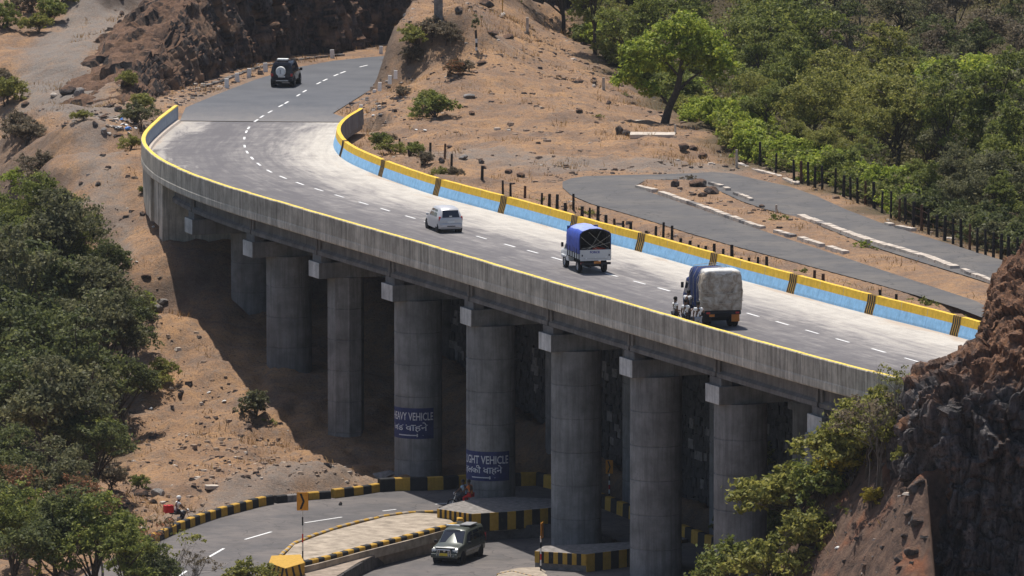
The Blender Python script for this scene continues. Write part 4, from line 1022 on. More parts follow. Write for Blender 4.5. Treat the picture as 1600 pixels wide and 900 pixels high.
boulder(184, 178, 13, 12, 'dark block below the flat stone on the left slope')
boulder(160, 185, 14, 7, 'low grey stone on the left slope above the rubbish')
boulder(148, 209, 10, 9, 'dark round stone beside the rubbish tip')
boulder(163, 210, 11, 10, 'grey round stone right of the dark one by the rubbish tip', mat='grey_stone')
boulder(185, 218, 16, 7, 'flat dark slab at the lower edge of the rubbish tip')
boulder(126, 290, 8, 6, 'small black stone on the grey track down the slope')
boulder(153, 294, 9, 9, 'black stone with a pale top on the slope track')
boulder(223, 345, 10, 7, 'dark pebble shaped stone on the slope left of the abutment')
boulder(228, 448, 16, 8, 'dark stone beside the dark cleft on the slope')
boulder(247, 490, 22, 12, 'flat grey rock on the slope at the shadow edge', mat='grey_stone')
boulder(254, 476, 18, 9, 'upper flat grey rock on the slope', mat='grey_stone')
boulder(240, 507, 18, 9, 'low dark rock ledge on the slope by the trees')
boulder(40, 169, 14, 7, 'dark stone on the far left bank')
boulder(38, 190, 12, 8, 'dark stone lower on the far left bank')
boulder(222, 775, 24, 12, 'dark boulder in the rubble heap by the lower road')
boulder(247, 778, 22, 13, 'grey boulder in the rubble heap by the lower road', mat='grey_stone')
boulder(240, 792, 12, 9, 'small dark stone below the rubble heap')
boulder(190, 800, 18, 10, 'dark stone at the left end of the rubble heap')
boulder(205, 707, 10, 7, 'dark stone above the hollow in the slope')
boulder(600, 748, 40, 14, 'grey heap of rubble against the kerb in the shade', mat='grey_stone')
boulder(532, 792, 6, 9, 'dark stub of a post on the far lane of the lower road', name='post_stub', cat='post')
for i, (u, v, w_, h_) in enumerate([(1428,790,22,18),(1420,815,16,12),(1432,835,26,20),(1415,850,14,10),(1425,872,24,18),(1405,885,16,12),(1436,760,20,18),(1412,770,12,9),(1395,830,10,8),(1380,860,12,9),(1360,840,9,7),(1340,870,12,8),(1400,800,9,7),(1320,880,9,7)]):
    boulder(u, v, w_, h_, 'fallen dark block at the foot of the foreground rock', 'fallen blocks below the foreground rock')
# stack of stones on the left plateau
for i, (u, v, w_, h_) in enumerate([(176,70,11,8),(180,60,10,8),(184,50,10,8),(188,38,10,9),(186,87,22,13),(196,78,16,12),(205,70,14,10),(199,60,12,9),(212,82,12,10),(176,80,10,7),(190,27,9,8),(180,74,9,7)]):
    boulder(u, v, w_, h_, 'stone of the tumbled dry stone stack above the cutting', 'tumbled stone stack above the cutting')
for i in range(26):
    u = 222 + 30 * rnd.random(); v = 100 + 52 * rnd.random()
    boulder(u, v, rnd.uniform(8, 16), rnd.uniform(7, 14), 'dark loose rock at the broken end of the cutting', 'loose rocks at the end of the cutting')
# rocks lying on the earth, many small: stuff
simple('earth_stone', (0.27, 0.20, 0.15), .95, .4, 3, .1)
def scatter_stones(name, regions, n, r0, r1, mats, label, seed):
    r2 = np.random.RandomState(seed); vs = []; fs = []; mi = []; k = 0
    cube = np.array([(-1,-1,-.6),(1,-1,-.6),(1,1,-.6),(-1,1,-.6),(-.7,-.7,.6),(.7,-.7,.6),(.7,.7,.6),(-.7,.7,.6)])
    tf = [(3,2,1,0),(4,5,6,7),(0,1,5,4),(1,2,6,5),(2,3,7,6),(3,0,4,7)]
    R_ = np.array(regions); ri = r2.randint(len(regions), size=n * 3); X_ = r2.uniform(R_[ri, 0], R_[ri, 2]); Y_ = r2.uniform(R_[ri, 1], R_[ri, 3])
    ok = vnoise(X_ * .35, Y_ * .35, 0, seed) > -.6 + .9 * r2.rand(n * 3)
    for q in (roadA, roadB, approach, deck_poly, strip): ok &= poly_sdf(X_, Y_, q) > .4
    ok &= (poly_sdf(X_, Y_, sidefar) > .3) | (poly_sdf(X_, Y_, islet) < -.5)
    for x, y in zip(X_[ok][:n], Y_[ok][:n]):
        r = r0 * (r1 / r0) ** (r2.rand() ** 2.2); z = gzf(x, y); P = cube * (1 + .45 * (r2.rand(8, 3) - .5)) * r * np.array([1, r2.uniform(.6, 1), r2.uniform(.4, .9)]); a = r2.uniform(0, 6.28)
        P = np.stack([P[:, 0] * math.cos(a) - P[:, 1] * math.sin(a) + x, P[:, 0] * math.sin(a) + P[:, 1] * math.cos(a) + y, P[:, 2] + z + r * .1], 1)
        b = len(vs); vs += P.tolist(); fs += [tuple(b + i for i in f) for f in tf]; mi += [int(r2.choice(len(mats), p=[.36, .52, .12]))] * 6; k += 1
    o = mesh_obj(name, vs, fs, [M[m] for m in mats], None, mi); tag(o, label, kind='stuff')
scatter_stones('loose_stones', [(-34, 440, -17, 530), (-26, 415, -8, 450), (-30, 500, -18, 560), (-30, 405, -6, 440)], 3400, .04, .24, ['boulder_rock', 'earth_stone', 'pale_stone'], 'loose stones strewn over the left slope', 3)
scatter_stones('loose_stones', [(-10, 462, 20, 560), (2, 430, 30, 475), (-6, 520, 8, 600)], 3400, .04, .24, ['boulder_rock', 'earth_stone', 'pale_stone'], 'loose stones strewn over the brown hill and clearing', 5)
scatter_stones('loose_stones', [(8, 345, 30, 385), (-12, 505, -7, 545), (-24, 508, -16, 560)], 1200, .04, .25, ['boulder_rock', 'grey_stone', 'pale_stone'], 'loose stones on the red slope and road verges', 6)
# ---------------------------------------------------------------- vegetation
def leaf_cloud(seed, lobes, nleaf, size, flat=1.0, shell=.55, hang=0.0):
    """lobes: list of (x,y,z,r); returns verts, faces of many small leaf shaped faces spread through the lobes' outer volume"""
    r = np.random.RandomState(seed); L = np.array(lobes); w_ = L[:, 3] ** 2; w_ /= w_.sum()
    # sub clumps on every lobe
    nc = max(30, int(nleaf / 26)); li = r.choice(len(L), nc, p=w_); d = r.normal(size=(nc, 3)); d /= np.linalg.norm(d, axis=1, keepdims=True); d[:, 2] = np.abs(d[:, 2]) * .9 - .35 * (r.rand(nc) < .45)
    rad = L[li, 3] * (shell + (1.05 - shell) * r.rand(nc) ** .6); cc = L[li, :3] + d * rad[:, None] * np.array([1, 1, flat])
    cr = L[li, 3] * r.uniform(.13, .30, nc)
    ci = r.randint(nc, size=nleaf); q = r.normal(size=(nleaf, 3)) * np.array([1, 1, .6]); p = cc[ci] + q * cr[ci][:, None] * .62
    # leaf frame
    n_ = r.normal(size=(nleaf, 3)) * .75 + np.array([0, 0, .55]) + d[ci] * .5; n_ /= np.linalg.norm(n_, axis=1, keepdims=True)
    a = np.cross(n_, r.normal(size=(nleaf, 3))); a /= np.linalg.norm(a, axis=1, keepdims=True) + 1e-9; b = np.cross(n_, a)
    s_ = size * r.uniform(.6, 1.4, nleaf)[:, None]
    V = np.stack([p - a * s_, p - b * s_ * .55 + n_ * s_ * .12, p + a * s_, p + b * s_ * .55 + n_ * s_ * .12], 1).reshape(-1, 3)
    return V, np.arange(nleaf * 4).reshape(-1, 4)
def leaf_mesh(name, V, Fc, mat):
    me = bpy.data.meshes.new(name); me.vertices.add(len(V)); me.vertices.foreach_set('co', V.astype(np.float32).ravel()); me.loops.add(Fc.size); me.loops.foreach_set('vertex_index', Fc.astype(np.int32).ravel())
    me.polygons.add(len(Fc)); me.polygons.foreach_set('loop_start', np.arange(0, Fc.size, 4, dtype=np.int32)); me.polygons.foreach_set('loop_total', np.full(len(Fc), 4, np.int32)); me.update(calc_edges=True)
    me.materials.append(M[mat]); return me
def trunk_mesh(seed, h, r0, lobes, mat, bend=.12, twigs=True, stems=1):
    r = random.Random(seed); mb = MB()
    for st in range(stems):
        bx, by = (r.uniform(-.3, .3), r.uniform(-.3, .3)) if stems > 1 else (0, 0)
        pts = [Vector((bx, by, -.5))]; k = 5
        for i in range(1, k + 1): pts.append(Vector((bx + bend * h * math.sin(i * .9 + seed) * i / k * .6 + (r.uniform(-.3, .3) * h * .2 if stems > 1 else 0), by + bend * h * math.cos(i * 1.3 + seed) * i / k * .4, h * i / k)))
        mb.tube(pts, [r0 * (1.15 - .13 * i) for i in range(k + 1)], 7)
        for (x, y, z, q) in lobes:
            if stems > 1 and r.random() < .5: continue
            j = r.randint(2, k); a = pts[j]; b = Vector((x, y, z - q * .2)); m_ = a.lerp(b, .5) + Vector((r.uniform(-.2, .2), r.uniform(-.2, .2), r.uniform(-.1, .3))) * q * .5
            mb.tube([a, m_, b], [r0 * .5, r0 * .32, r0 * .14], 5)
            if twigs:
                for t_ in range(4):
                    d_ = Vector((r.uniform(-1, 1), r.uniform(-1, 1), r.uniform(-.3, 1))).normalized() * q * .9; mb.cyl(b, b + d_, r0 * .1, r0 * .03, 4, caps=False)
    me = bpy.data.meshes.new('trunk'); me.from_pydata(mb.v, [], mb.f); me.materials.append(M[mat]); me.update(); return me
def rl(seed, n, W_, zc, H_, q0, q1, dome=True):
    r = random.Random(seed); out = []
    for i in range(n):
        a = r.uniform(0, 6.283); d = math.sqrt(r.random()) * W_; z = zc + r.uniform(-.5, .5) * H_
        if dome: z += H_ * .45 * (1 - (d / W_) ** 2)
        out.append((d * math.cos(a), d * math.sin(a), z, r.uniform(q0, q1)))
    return out
PROTO = {}
def proto(key, seed, lobes, nleaf, size, h, r0, tmat='bark', flat=.8, shell=.55, stems=1, hang=0, leafmat_='leaf_mid', bend=.12):
    V, Fc = leaf_cloud(seed, lobes, nleaf, size, flat, shell)
    PROTO[key] = (leaf_mesh('crown', V, Fc, leafmat_), trunk_mesh(seed, h, r0, lobes, tmat, bend, True, stems))
for k in range(4): proto('dome%d' % k, 10 + k, rl(30 + k, 13, 2.6, 4.6, 2.6, 1.0, 1.7), 8500, .125, 3.6, .2, leafmat_='leaf_dark')
for k in range(3): proto('tall%d' % k, 50 + k, rl(60 + k, 14, 2.0, 5.2, 5.0, .8, 1.4), 7500, .12, 5, .17, leafmat_='leaf_dark')
for k in range(2): proto('airy%d' % k, 70 + k, rl(75 + k, 12, 2.3, 4.2, 3.4, .8, 1.4), 3000, .11, 4, .14, leafmat_='leaf_dry', tmat='bark_grey', shell=.3)
for k in range(3): proto('bush%d' % k, 80 + k, rl(90 + k, 8, 1.1, .9, .9, .45, .85), 3200, .085, .8, .06, leafmat_='leaf_olive', stems=4)
for k in range(2): proto('shrub%d' % k, 180 + k, rl(190 + k, 6, .55, .45, .4, .25, .45), 700, .06, .4, .03, leafmat_='leaf_olive', stems=4)
proto('flat0', 101, [(-3.6,0,4.6,1.3),(-2.2,1,5.3,1.3),(-.8,-1,5.6,1.4),(.9,1,6.2,1.4),(2.4,0,6.4,1.5),(3.9,-1,5.9,1.4),(5.0,1,5.2,1.2),(-2.9,-1.4,4.2,1.0),(0,1.6,5.9,1.2),(3.2,1.6,6.6,1.2),(4.6,-.8,4.2,1.0)], 9000, .13, 4, .3, flat=.36, shell=.5, leafmat_='leaf_bright')
proto('bare0', 120, rl(121, 9, 1.2, 1.3, 1.5, .4, .8), 420, .07, 1.2, .022, tmat='bark_grey', stems=6, leafmat_='leaf_red', shell=.2)
proto('bare1', 122, rl(123, 10, 1.4, 1.4, 1.6, .5, .9), 750, .06, 1.2, .022, tmat='bark_grey', stems=7, leafmat_='leaf_dry', shell=.2)

def tree(key, x, y, z, s, label, mat=None, group=None, name='tree', cat='tree', rz=None, sz=None):
    crown, trunk = PROTO[key]; rz = rnd.uniform(0, 6.28) if rz is None else rz
    if key[:4] in ('bush', 'shru'): z -= .38 * s
    root = empty(name, (x, y, z), rz); root.scale = (s, s, s * (sz or rnd.uniform(.9, 1.12)))
    tag(root, label, cat, group)
    link_mesh('trunk' if cat == 'tree' else 'stem', trunk, root)
    c = link_mesh('crown' if cat == 'tree' else 'foliage', crown, root)
    if mat:
        c.material_slots[0].link = 'OBJECT'; c.material_slots[0].material = M[mat]
    return root
def tree_px(key, u, vb, s, label, mat=None, zg=None, **k):
    """tree whose foot is at pixel u, vb"""
    if zg is None: p_ = onray(u, vb)
    else: q = un(u, vb, zg); p_ = (q[0], q[1], gzf(*q))
    return tree(key, p_[0], p_[1], p_[2], s, label, mat, **k)
leafmat('leaf_under', (0.10, 0.10, 0.045), (0.22, 0.20, 0.09))
# ---- named trees and bushes (sizes in metres from the photo)
# the light green tree on the clearing, built to its own shape
p_ = un(1040, 193, .25); g_ = gzf(*p_)
lob = [(-1.9,0,3.9,1.25),(-2.6,.2,2.9,1.1),(-1.2,-.4,5.0,1.3),(.2,.3,5.9,1.4),(1.4,0,6.6,1.4),(2.6,.3,5.9,1.4),(3.2,-.3,4.8,1.3),(2.2,.2,4.2,1.3),(.6,-.8,4.6,1.3),(-.4,.6,3.6,1.1),(-1.1,-.6,2.4,.9),(3.9,.2,3.9,1.1),(3.2,0,3.2,1.0),(-2.2,.5,4.9,.9),(1.8,-.6,5.2,1.2),(-.9,0,1.9,.7)]
V, Fc = leaf_cloud(501, lob, 15000, .12, .8, .5)
t0 = empty('tree', (p_[0], p_[1], g_)); tag(t0, 'light green spreading tree with a leaning dark trunk beside the concrete slab', 'tree')
mb = MB(); mb.tube([Vector(q) for q in ((-.15,0,-.5),(0,0,.3),(.25,0,1.2),(.75,0,2.2),(.95,0,3.2),(1.1,0,4.4))], [.36,.3,.26,.24,.19,.12], 10)
for a, b, r_ in (((.25,0,1.2),(-1.3,0,3.0),.11),((.75,0,2.2),(2.6,.2,3.7),.12),((.95,0,3.2),(-.6,-.3,4.7),.1),((.95,0,3.2),(2.4,0,5.4),.1),((1.1,0,4.4),(.5,.2,5.9),.08),((1.1,0,4.4),(1.7,-.3,6.2),.08),((-.3,0,2.0),(-2.2,.1,2.9),.07)): mb.tube([Vector(a), (Vector(a) + Vector(b)) / 2 + Vector((0, 0, .12)), Vector(b)], [r_, r_ * .75, r_ * .35], 6)
mb.build('trunk', M['bark'], t0); link_mesh('crown', leaf_mesh('crown', V, Fc, 'leaf_bright'), t0)

# forest
FE = [un(u, v, 0) for u, v in ((828,12),(846,50),(872,66),(905,92),(960,118),(1010,140),(1100,180),(1168,246),(1260,272),(1400,330),(1590,396),(1800,455))]
fpoly = [tuple(q) for q in FE] + [(75, 420), (110, 520), (70, 700), (10, 700)]
def spaced(poly, d, seed, n=4000, edge_off=0.0):
    r = random.Random(seed); xs_ = [q[0] for q in poly]; ys_ = [q[1] for q in poly]; pts = []
    cx_ = [r.uniform(min(xs_), max(xs_)) for _ in range(n)]; cy_ = [r.uniform(min(ys_), max(ys_)) for _ in range(n)]
    sd_ = poly_sdf(np.array(cx_), np.array(cy_), poly)
    for x, y, s_ in zip(cx_, cy_, sd_):
        if s_ > -edge_off: continue
        dd = d(y) if callable(d) else d
        if all((x - a) ** 2 + (y - b) ** 2 > dd * dd for a, b in pts): pts.append((x, y))
    return pts
taken = []
def ntree(key, u, vb, zg, s, label, mat, **k):
    t_ = tree_px(key, u, vb, s, label, mat, zg, **k); taken.append((t_.location.x, t_.location.y)); return t_
ntree('flat0', 1450, 215, -3, 1.12, 'wide flat-topped tree with bright green layered crown in the upper right', 'leaf_bright', rz=0.1, sz=1.0)
ntree('dome1', 1395, 290, -3, 1.05, 'yellowish olive tree in front of the flat-topped tree', 'leaf_olive')
ntree('dome2', 1300, 262, -2, .75, 'low yellow-green tree left of the olive one', 'leaf_olive')
ntree('dome0', 1230, 165, -2.5, 1.1, 'rounded mid green tree close behind the light green tree', 'leaf_mid')
ntree('dome3', 1215, 120, -2, 1.0, 'mid green tree at the top, right of the light green tree', 'leaf_mid')
ntree('tall0', 930, 100, .5, .82, 'yellow-green tree at the forest edge left of the light green tree', 'leaf_mid')
ntree('dome3', 985, 120, .3, .72, 'darker green tree just left of the light green tree', 'leaf_mid')
ntree('dome1', 880, 60, 1.5, .8, 'bushy tree at the top left corner of the forest', 'leaf_mid')
ntree('tall2', 1480, 330, -2.5, .75, 'mid green bushy tree behind the tall dark posts', 'leaf_mid')
ntree('airy0', 1545, 300, -3, .9, 'greyish open-crowned tree on the right edge above the side road', 'leaf_greydark')
rest = spaced(fpoly, lambda y: 3.1 if y < 520 else 3.7, 5, 9000, 2.4)
print('rest', len(rest))
GF = 'trees of the forest on the right'; nf = 0
LAB = {'leaf_dark': 'dark green tree in the thick of the forest', 'leaf_mid': 'mid green tree in the thick of the forest', 'leaf_greydark': 'dull grey-green tree in the thick of the forest', 'leaf_dry': 'half bare brownish tree in the forest', 'leaf_olive': 'olive tree in the thick of the forest'}
for x, y in rest:
    if any((x - a) ** 2 + (y - b) ** 2 < 9 for a, b in taken): continue
    if x > 0.069 * y + 4 or nf > 285: continue
    g_ = gzf(x, y); u_, v_ = pr(x, y, g_ + 4)
    zone = vnoise(u_ / 150, v_ / 90, 0, 4)
    if u_ > 1230 and v_ < 110: mat = rnd.choice(['leaf_dry', 'leaf_greydark', 'leaf_dry', 'leaf_dark']); key = rnd.choice(['airy0', 'airy1', 'tall1', 'dome2'])
    elif u_ > 1440: mat = rnd.choice(['leaf_dark', 'leaf_mid', 'leaf_greydark', 'leaf_greydark']); key = rnd.choice(['dome0', 'dome1', 'tall0', 'tall1'])
    elif v_ > 190: mat = rnd.choice(['leaf_mid', 'leaf_olive', 'leaf_olive', 'leaf_mid']); key = rnd.choice(['dome0', 'dome2', 'airy0', 'dome3'])
    else: mat = ['leaf_mid', 'leaf_olive', 'leaf_mid', 'leaf_olive', 'leaf_greydark'][int((zone + 1) * 2.49 + rnd.uniform(-.4, .4)) % 5]; key = rnd.choice(['dome0', 'dome1', 'dome2', 'dome3', 'tall0', 'tall1', 'tall2', 'airy1'])
    edge_d = -poly_sdf(np.array([x]), np.array([y]), fpoly)[0]
    s = rnd.uniform(.62, .95) * (0.55 if edge_d < 5 else .8 if edge_d < 9 else 1.0)
    kk = key[:4]; form = {'dome': 'rounded', 'tall': 'tall', 'airy': 'open-crowned'}[kk]; size = 'small' if s < .5 else 'large' if s > .8 else 'middling'
    colr = {'leaf_dark': 'dark green', 'leaf_mid': 'mid green', 'leaf_greydark': 'grey-green', 'leaf_dry': 'half bare brownish', 'leaf_olive': 'olive'}[mat]
    side_ = 'left of' if u_ < 940 else 'behind' if u_ < 1160 else 'right of'
    where = ('beside the brown hill' if u_ < 960 else 'behind the light green tree' if u_ < 1150 else 'right of the light green tree' if u_ < 1280 else 'left of the flat-topped tree' if u_ < 1400 else 'beyond the flat-topped tree' if u_ < 1500 else 'near the right picture edge')
    dep = ', along the top edge' if v_ < 20 else ', in the back rows' if v_ < 90 else ', in the middle rows' if v_ < 170 else ', in the front rows' if v_ < 240 else ', above the dark posts'
    tree(key, x, y, g_, s, '%s %s %s tree %s%s' % (size, colr, form, where, dep), mat, GF); nf += 1
# undergrowth filling the forest floor
r_ = np.random.RandomState(8); m_ = 5200; ux = r_.uniform(-5, 50, m_); uy = r_.uniform(425, 660, m_); ok = (poly_sdf(ux, uy, fpoly) < -1.2) & (ux < .069 * uy + 6) & (vnoise(ux * .25, uy * .25, 0, 3) > -.55); ux, uy = ux[ok], uy[ok]
q_ = 44; cx_ = np.repeat(ux, q_) + r_.normal(size=len(ux) * q_) * .55; cy_ = np.repeat(uy, q_) + r_.normal(size=len(ux) * q_) * .55
ix = np.clip(np.searchsorted(xs, cx_) - 1, 0, nx - 2); iy = np.clip(np.searchsorted(ys, cy_) - 1, 0, ny - 2); cz_ = Z[iy, ix] + np.abs(r_.normal(size=len(cx_))) * .6 * np.repeat(r_.uniform(.5, 1.8, len(ux)), q_)
P_ = np.stack([cx_, cy_, cz_], 1); n_ = r_.normal(size=P_.shape) * .8 + np.array([0, 0, .5]); n_ /= np.linalg.norm(n_, axis=1, keepdims=True); a_ = np.cross(n_, r_.normal(size=P_.shape)); a_ /= np.linalg.norm(a_, axis=1, keepdims=True); b_ = np.cross(n_, a_); s_ = .11 * r_.uniform(.6, 1.5, len(P_))[:, None]
V_ = np.stack([P_ - a_ * s_, P_ - b_ * s_ * .55, P_ + a_ * s_, P_ + b_ * s_ * .55], 1).reshape(-1, 3)
uo = bpy.data.objects.new('undergrowth', leaf_mesh('undergrowth', V_, np.arange(len(P_) * 4).reshape(-1, 4), 'leaf_under')); COL.objects.link(uo); tag(uo, 'tangled undergrowth between the forest trees', kind='stuff')
# shrubs along the forest edge
edge_s = resample(FE[3:], 1.7)
for i, q in enumerate(edge_s):
    if q[0] > 32: break
    for r_ in range(2):
        n_ = np.array([.5, .85]); p2 = q + n_ * (1.0 + 2.0 * r_ + rnd.uniform(-.4, .6)) + np.array([rnd.uniform(-.5, .5), 0]); g_ = gzf(*p2); u_, v_ = pr(*p2, g_ + 1)
        mat = rnd.choice(['leaf_bright', 'leaf_bright', 'leaf_mid', 'leaf_olive'] if u_ < 1300 else ['leaf_mid', 'leaf_mid', 'leaf_bright', 'leaf_greydark'] if u_ < 1420 else ['leaf_dark', 'leaf_greydark', 'leaf_dark'])
        if u_ < 1090 and rnd.random() < .4: continue
        tree(rnd.choice(['bush0', 'bush1', 'bush2']), p2[0], p2[1], g_, rnd.uniform(.8, 1.35), '%s %s shrub %s, %s' % ('low' if r_ == 0 else 'taller', {'leaf_bright': 'bright green', 'leaf_mid': 'mid green', 'leaf_olive': 'yellowish', 'leaf_dark': 'dark green', 'leaf_greydark': 'grey-green'}[mat], 'in front' if r_ == 0 else 'in the second row', 'left of the light green tree' if u_ < 1000 else 'behind the light green tree' if u_ < 1110 else 'where the side road leaves the clearing' if u_ < 1190 else 'behind the first dark posts' if u_ < 1260 else 'above the middle of the bare islet' if u_ < 1330 else 'above the broad pale kerb' if u_ < 1400 else 'behind the dark posts half way along' if u_ < 1460 else 'behind the last dark posts' if u_ < 1530 else 'above the foreground rock'), mat, 'shrubs along the forest edge', name='shrub', cat='shrub')

# trees on the left slope
def left_tree(key, u, vb, zg, s, label, mat, grp=None): return ntree(key, u, vb, None, s, label, mat, group=grp)
GLT = 'dark trees on the left slope'
for u, vb, zg, s, key, mat in ((30,520,-11,1.0,'dome0','leaf_dark'),(95,500,-9.5,.95,'dome1','leaf_greydark'),(160,560,-10.5,.85,'dome2','leaf_greydark'),(60,600,-13,1.1,'dome3','leaf_dark'),(130,640,-12.5,1.0,'dome0','leaf_greydark'),(195,620,-11.5,.62,'tall1','leaf_greydark'),
    (0,660,-14,1.1,'dome1','leaf_dark'),(70,700,-14,1.1,'dome2','leaf_dark'),(135,730,-14,1.0,'tall0','leaf_dark'),(190,690,-12.5,.62,'dome3','leaf_dark'),(20,760,-16,1.1,'dome0','leaf_dark'),(90,790,-16,1.05,'dome1','leaf_greydark'),(-40,560,-13,1.1,'dome1','leaf_dark'),(-50,700,-16,1.2,'dome2','leaf_dark'),(150,790,-15,.8,'dome3','leaf_dark'),(-60,450,-10,1.0,'dome3','leaf_dark'),(212,560,-9.4,.42,'dome1','leaf_dark'),(150,500,-8.5,.6,'dome3','leaf_dark'),(165,600,-11.5,.8,'dome1','leaf_dark'),(35,640,-14,1.0,'tall2','leaf_greydark')):
    left_tree(key, u, vb, zg, s, '%s %s tree, %s of the left clump, %s' % ('dark green' if mat == 'leaf_dark' else 'grey-green', 'narrow' if key[:4] == 'tall' else 'rounded', 'left edge' if u < 25 else 'middle' if u < 100 else 'right part' if u < 170 else 'right edge', 'below the sunlit ones' if vb < 540 else 'upper half' if vb < 610 else 'lower half' if vb < 680 else 'at its foot'), mat, GLT)
for u, vb, zg, s, key, mat in ((20,425,-8.4,.62,'dome0','leaf_mid'),(75,415,-7.5,.62,'dome2','leaf_mid'),(125,420,-6.8,.50,'dome3','leaf_mid'),(-20,420,-8.5,.7,'dome1','leaf_mid'),(60,455,-8.8,.6,'dome2','leaf_mid'),(110,455,-8,.55,'dome1','leaf_mid'),(10,470,-9.5,.7,'dome3','leaf_mid')):
    left_tree(key, u, vb, zg, s, 'sunlit green tree at the top of the left clump, ' + {20: 'second from the picture edge', 75: 'topmost in the middle', 125: 'furthest right', -20: 'cut by the picture edge', 60: 'just below the topmost', 110: 'small and low on the right', 10: 'lowest by the picture edge'}[u], mat, 'sunlit trees at the top of the left clump')
left_tree('bush0', 212, 500, -8.2, 1.0, 'bright green bush at the right edge of the left clump', 'leaf_bright'); 
left_tree('bush2', 150, 695, -12.6, 1.5, 'bright green bush among the dark trees above the hollow', 'leaf_mid')
# near trees at the lower left, growing below the road
for u, vb, zg, s, key, mat, lab in ((15,850,0,.8,'dome3','leaf_dark','dark rounded tree between the left clump and the corner trees'),(85,845,0,.75,'dome0','leaf_greydark','grey-green rounded tree above the rust tinged trees'),(140,850,0,.5,'dome2','leaf_red','small reddish tree at the lower end of the left clump'),(20,945,0,.80,'dome0','leaf_mid','green tree in the lower left corner'),(85,960,0,.85,'dome2','leaf_dark','broad dark green tree at the bottom edge on the left'),(150,965,0,.78,'dome1','leaf_mid','green bushy tree nearest the bottom edge at left'),(200,940,0,.55,'dome3','leaf_mid','green bushy tree at the lower left beside the striped kerb'),
    (110,900,0,.66,'airy0','leaf_red','open-crowned tree with rust red leaves at the lower left'),(40,885,0,.78,'airy1','leaf_red','second rust tinged open tree at the far lower left'),(205,990,0,.68,'tall1','leaf_mid','green tree rising from the bottom edge before the striped kerb'),(160,905,0,.5,'airy1','leaf_red','small reddish tree above the lower left bushes'),(-30,930,0,.9,'dome3','leaf_dark','dark tree cut by the left picture edge'),(60,910,0,.6,'dome2','leaf_greydark','dull green tree under the rust tinged one'),(245,985,0,.5,'dome1','leaf_dark','small dark tree at the bottom edge below the bare bushes')):
    left_tree(key, u, vb, zg, s, lab, mat)
def bush_px(key, u, v, zg, s, label, mat, name='bush', cat='bush', grp=None, sz=None): return tree_px(key, u, v, s, label, mat, zg, name=name, cat=cat, group=grp, sz=sz)
bush_px('bare0', 235, 905, None, 1.2, 'almost leafless bush with red leaf tips before the lower road', 'leaf_red'); bush_px('bare0', 270, 925, None, 1.35, 'bare twiggy bush before the lower road, right of the reddish one', 'leaf_olive')
bush_px('bare1', 305, 925, None, .9, 'small bare bush at the bottom edge of the lower road', 'leaf_dry')
bush_px('bush1', 390, 918, None, .9, 'grey-green bush at the bottom edge beside the island nose', 'leaf_olive')
bush_px('bush0', 372, 915, None, .4, 'small olive bush at the bottom edge left of the grey-green one', 'leaf_olive')
# lower right slope
for u, v, zg, s, key, mat, lab in ((1190,905,0,1.2,'bush2','leaf_mid','leafy green bush cut by the bottom edge beside the columns'),(1320,800,0,.6,'shrub0','leaf_olive','small olive tuft on the open red slope'),(1225,830,0,1.4,'bush1','leaf_olive','broad olive bush in the middle of the lower right thicket'),(1255,885,0,1.2,'bush0','leaf_olive','olive bush at the bottom edge beside the red slope'),(1145,865,0,1.0,'bush2','leaf_olive','olive bush at the base of the second column from the right'),(1185,850,0,1.3,'bush2','leaf_olive','olive bush hiding the foot of the shaded columns'),(1160,885,0,1.1,'bush0','leaf_mid','dull green bush below the olive one by the shaded columns'),(1300,720,0,1.2,'bush0','leaf_olive','olive bush highest up against the last column'),(1385,690,0,1.2,'bush2','leaf_olive','olive bush right under the end of the viaduct'),(1365,735,0,1.5,'bush0','leaf_olive','olive bush against the dark foreground rock'),(1305,760,0,1.5,'bush1','leaf_olive','olive bush in front of the last column'),(1245,835,0,1.6,'bush2','leaf_olive','wide olive bush on the red slope edge'),(1210,870,0,1.3,'bush0','leaf_olive','olive bush low on the red slope'),
    (1330,775,0,1.0,'bush2','leaf_yellow','yellow-leaved bush on the red slope'),(1292,785,0,.8,'bush1','leaf_yellow','smaller yellow bush left of the big yellow one'),(1362,792,0,.5,'bush0','leaf_yellow','yellow-green sprig below the big yellow bush'),(1150,915,0,1.2,'bush1','leaf_mid','grey-green bush at the foot of the right hand columns'),(1100,925,0,.8,'bush2','leaf_olive','low scrub beside the second column from the right'),
    (1205,935,0,1.35,'bush1','leaf_olive','olive green bush at the bottom edge on the red slope'),(1400,720,0,1.3,'bush1','leaf_olive','olive bush under the leafless shrub'),(1275,805,0,1.3,'bush0','leaf_mid','green bush in the middle of the lower right thicket'),(1335,715,0,1.2,'bush1','leaf_olive','olive bush close to the underside of the viaduct end'),(1235,800,0,1.3,'bush1','leaf_olive','olive bush before the shaded columns'),(1412,748,0,.9,'bush2','leaf_olive','olive bush tucked at the foot of the rock')):
    bush_px(key, u, v, None, s * 1.1, lab, mat)
p5 = un(1430, 600, -1.2)
tree('bare1', 17.6, 357.5, -2.9, 1.6, 'leafless grey shrub reaching over the end of the viaduct', 'leaf_dry', name='bush', cat='bush')
tree('bare1', 18.6, 358.5, -.5, 1.15, 'bare twiggy shrub on the edge of the foreground rock', 'leaf_olive', name='bush', cat='bush')
bush_px('bush0', 1592, 478, 5.6, .3, 'small bright green sprig on top of the foreground rock', 'leaf_bright')
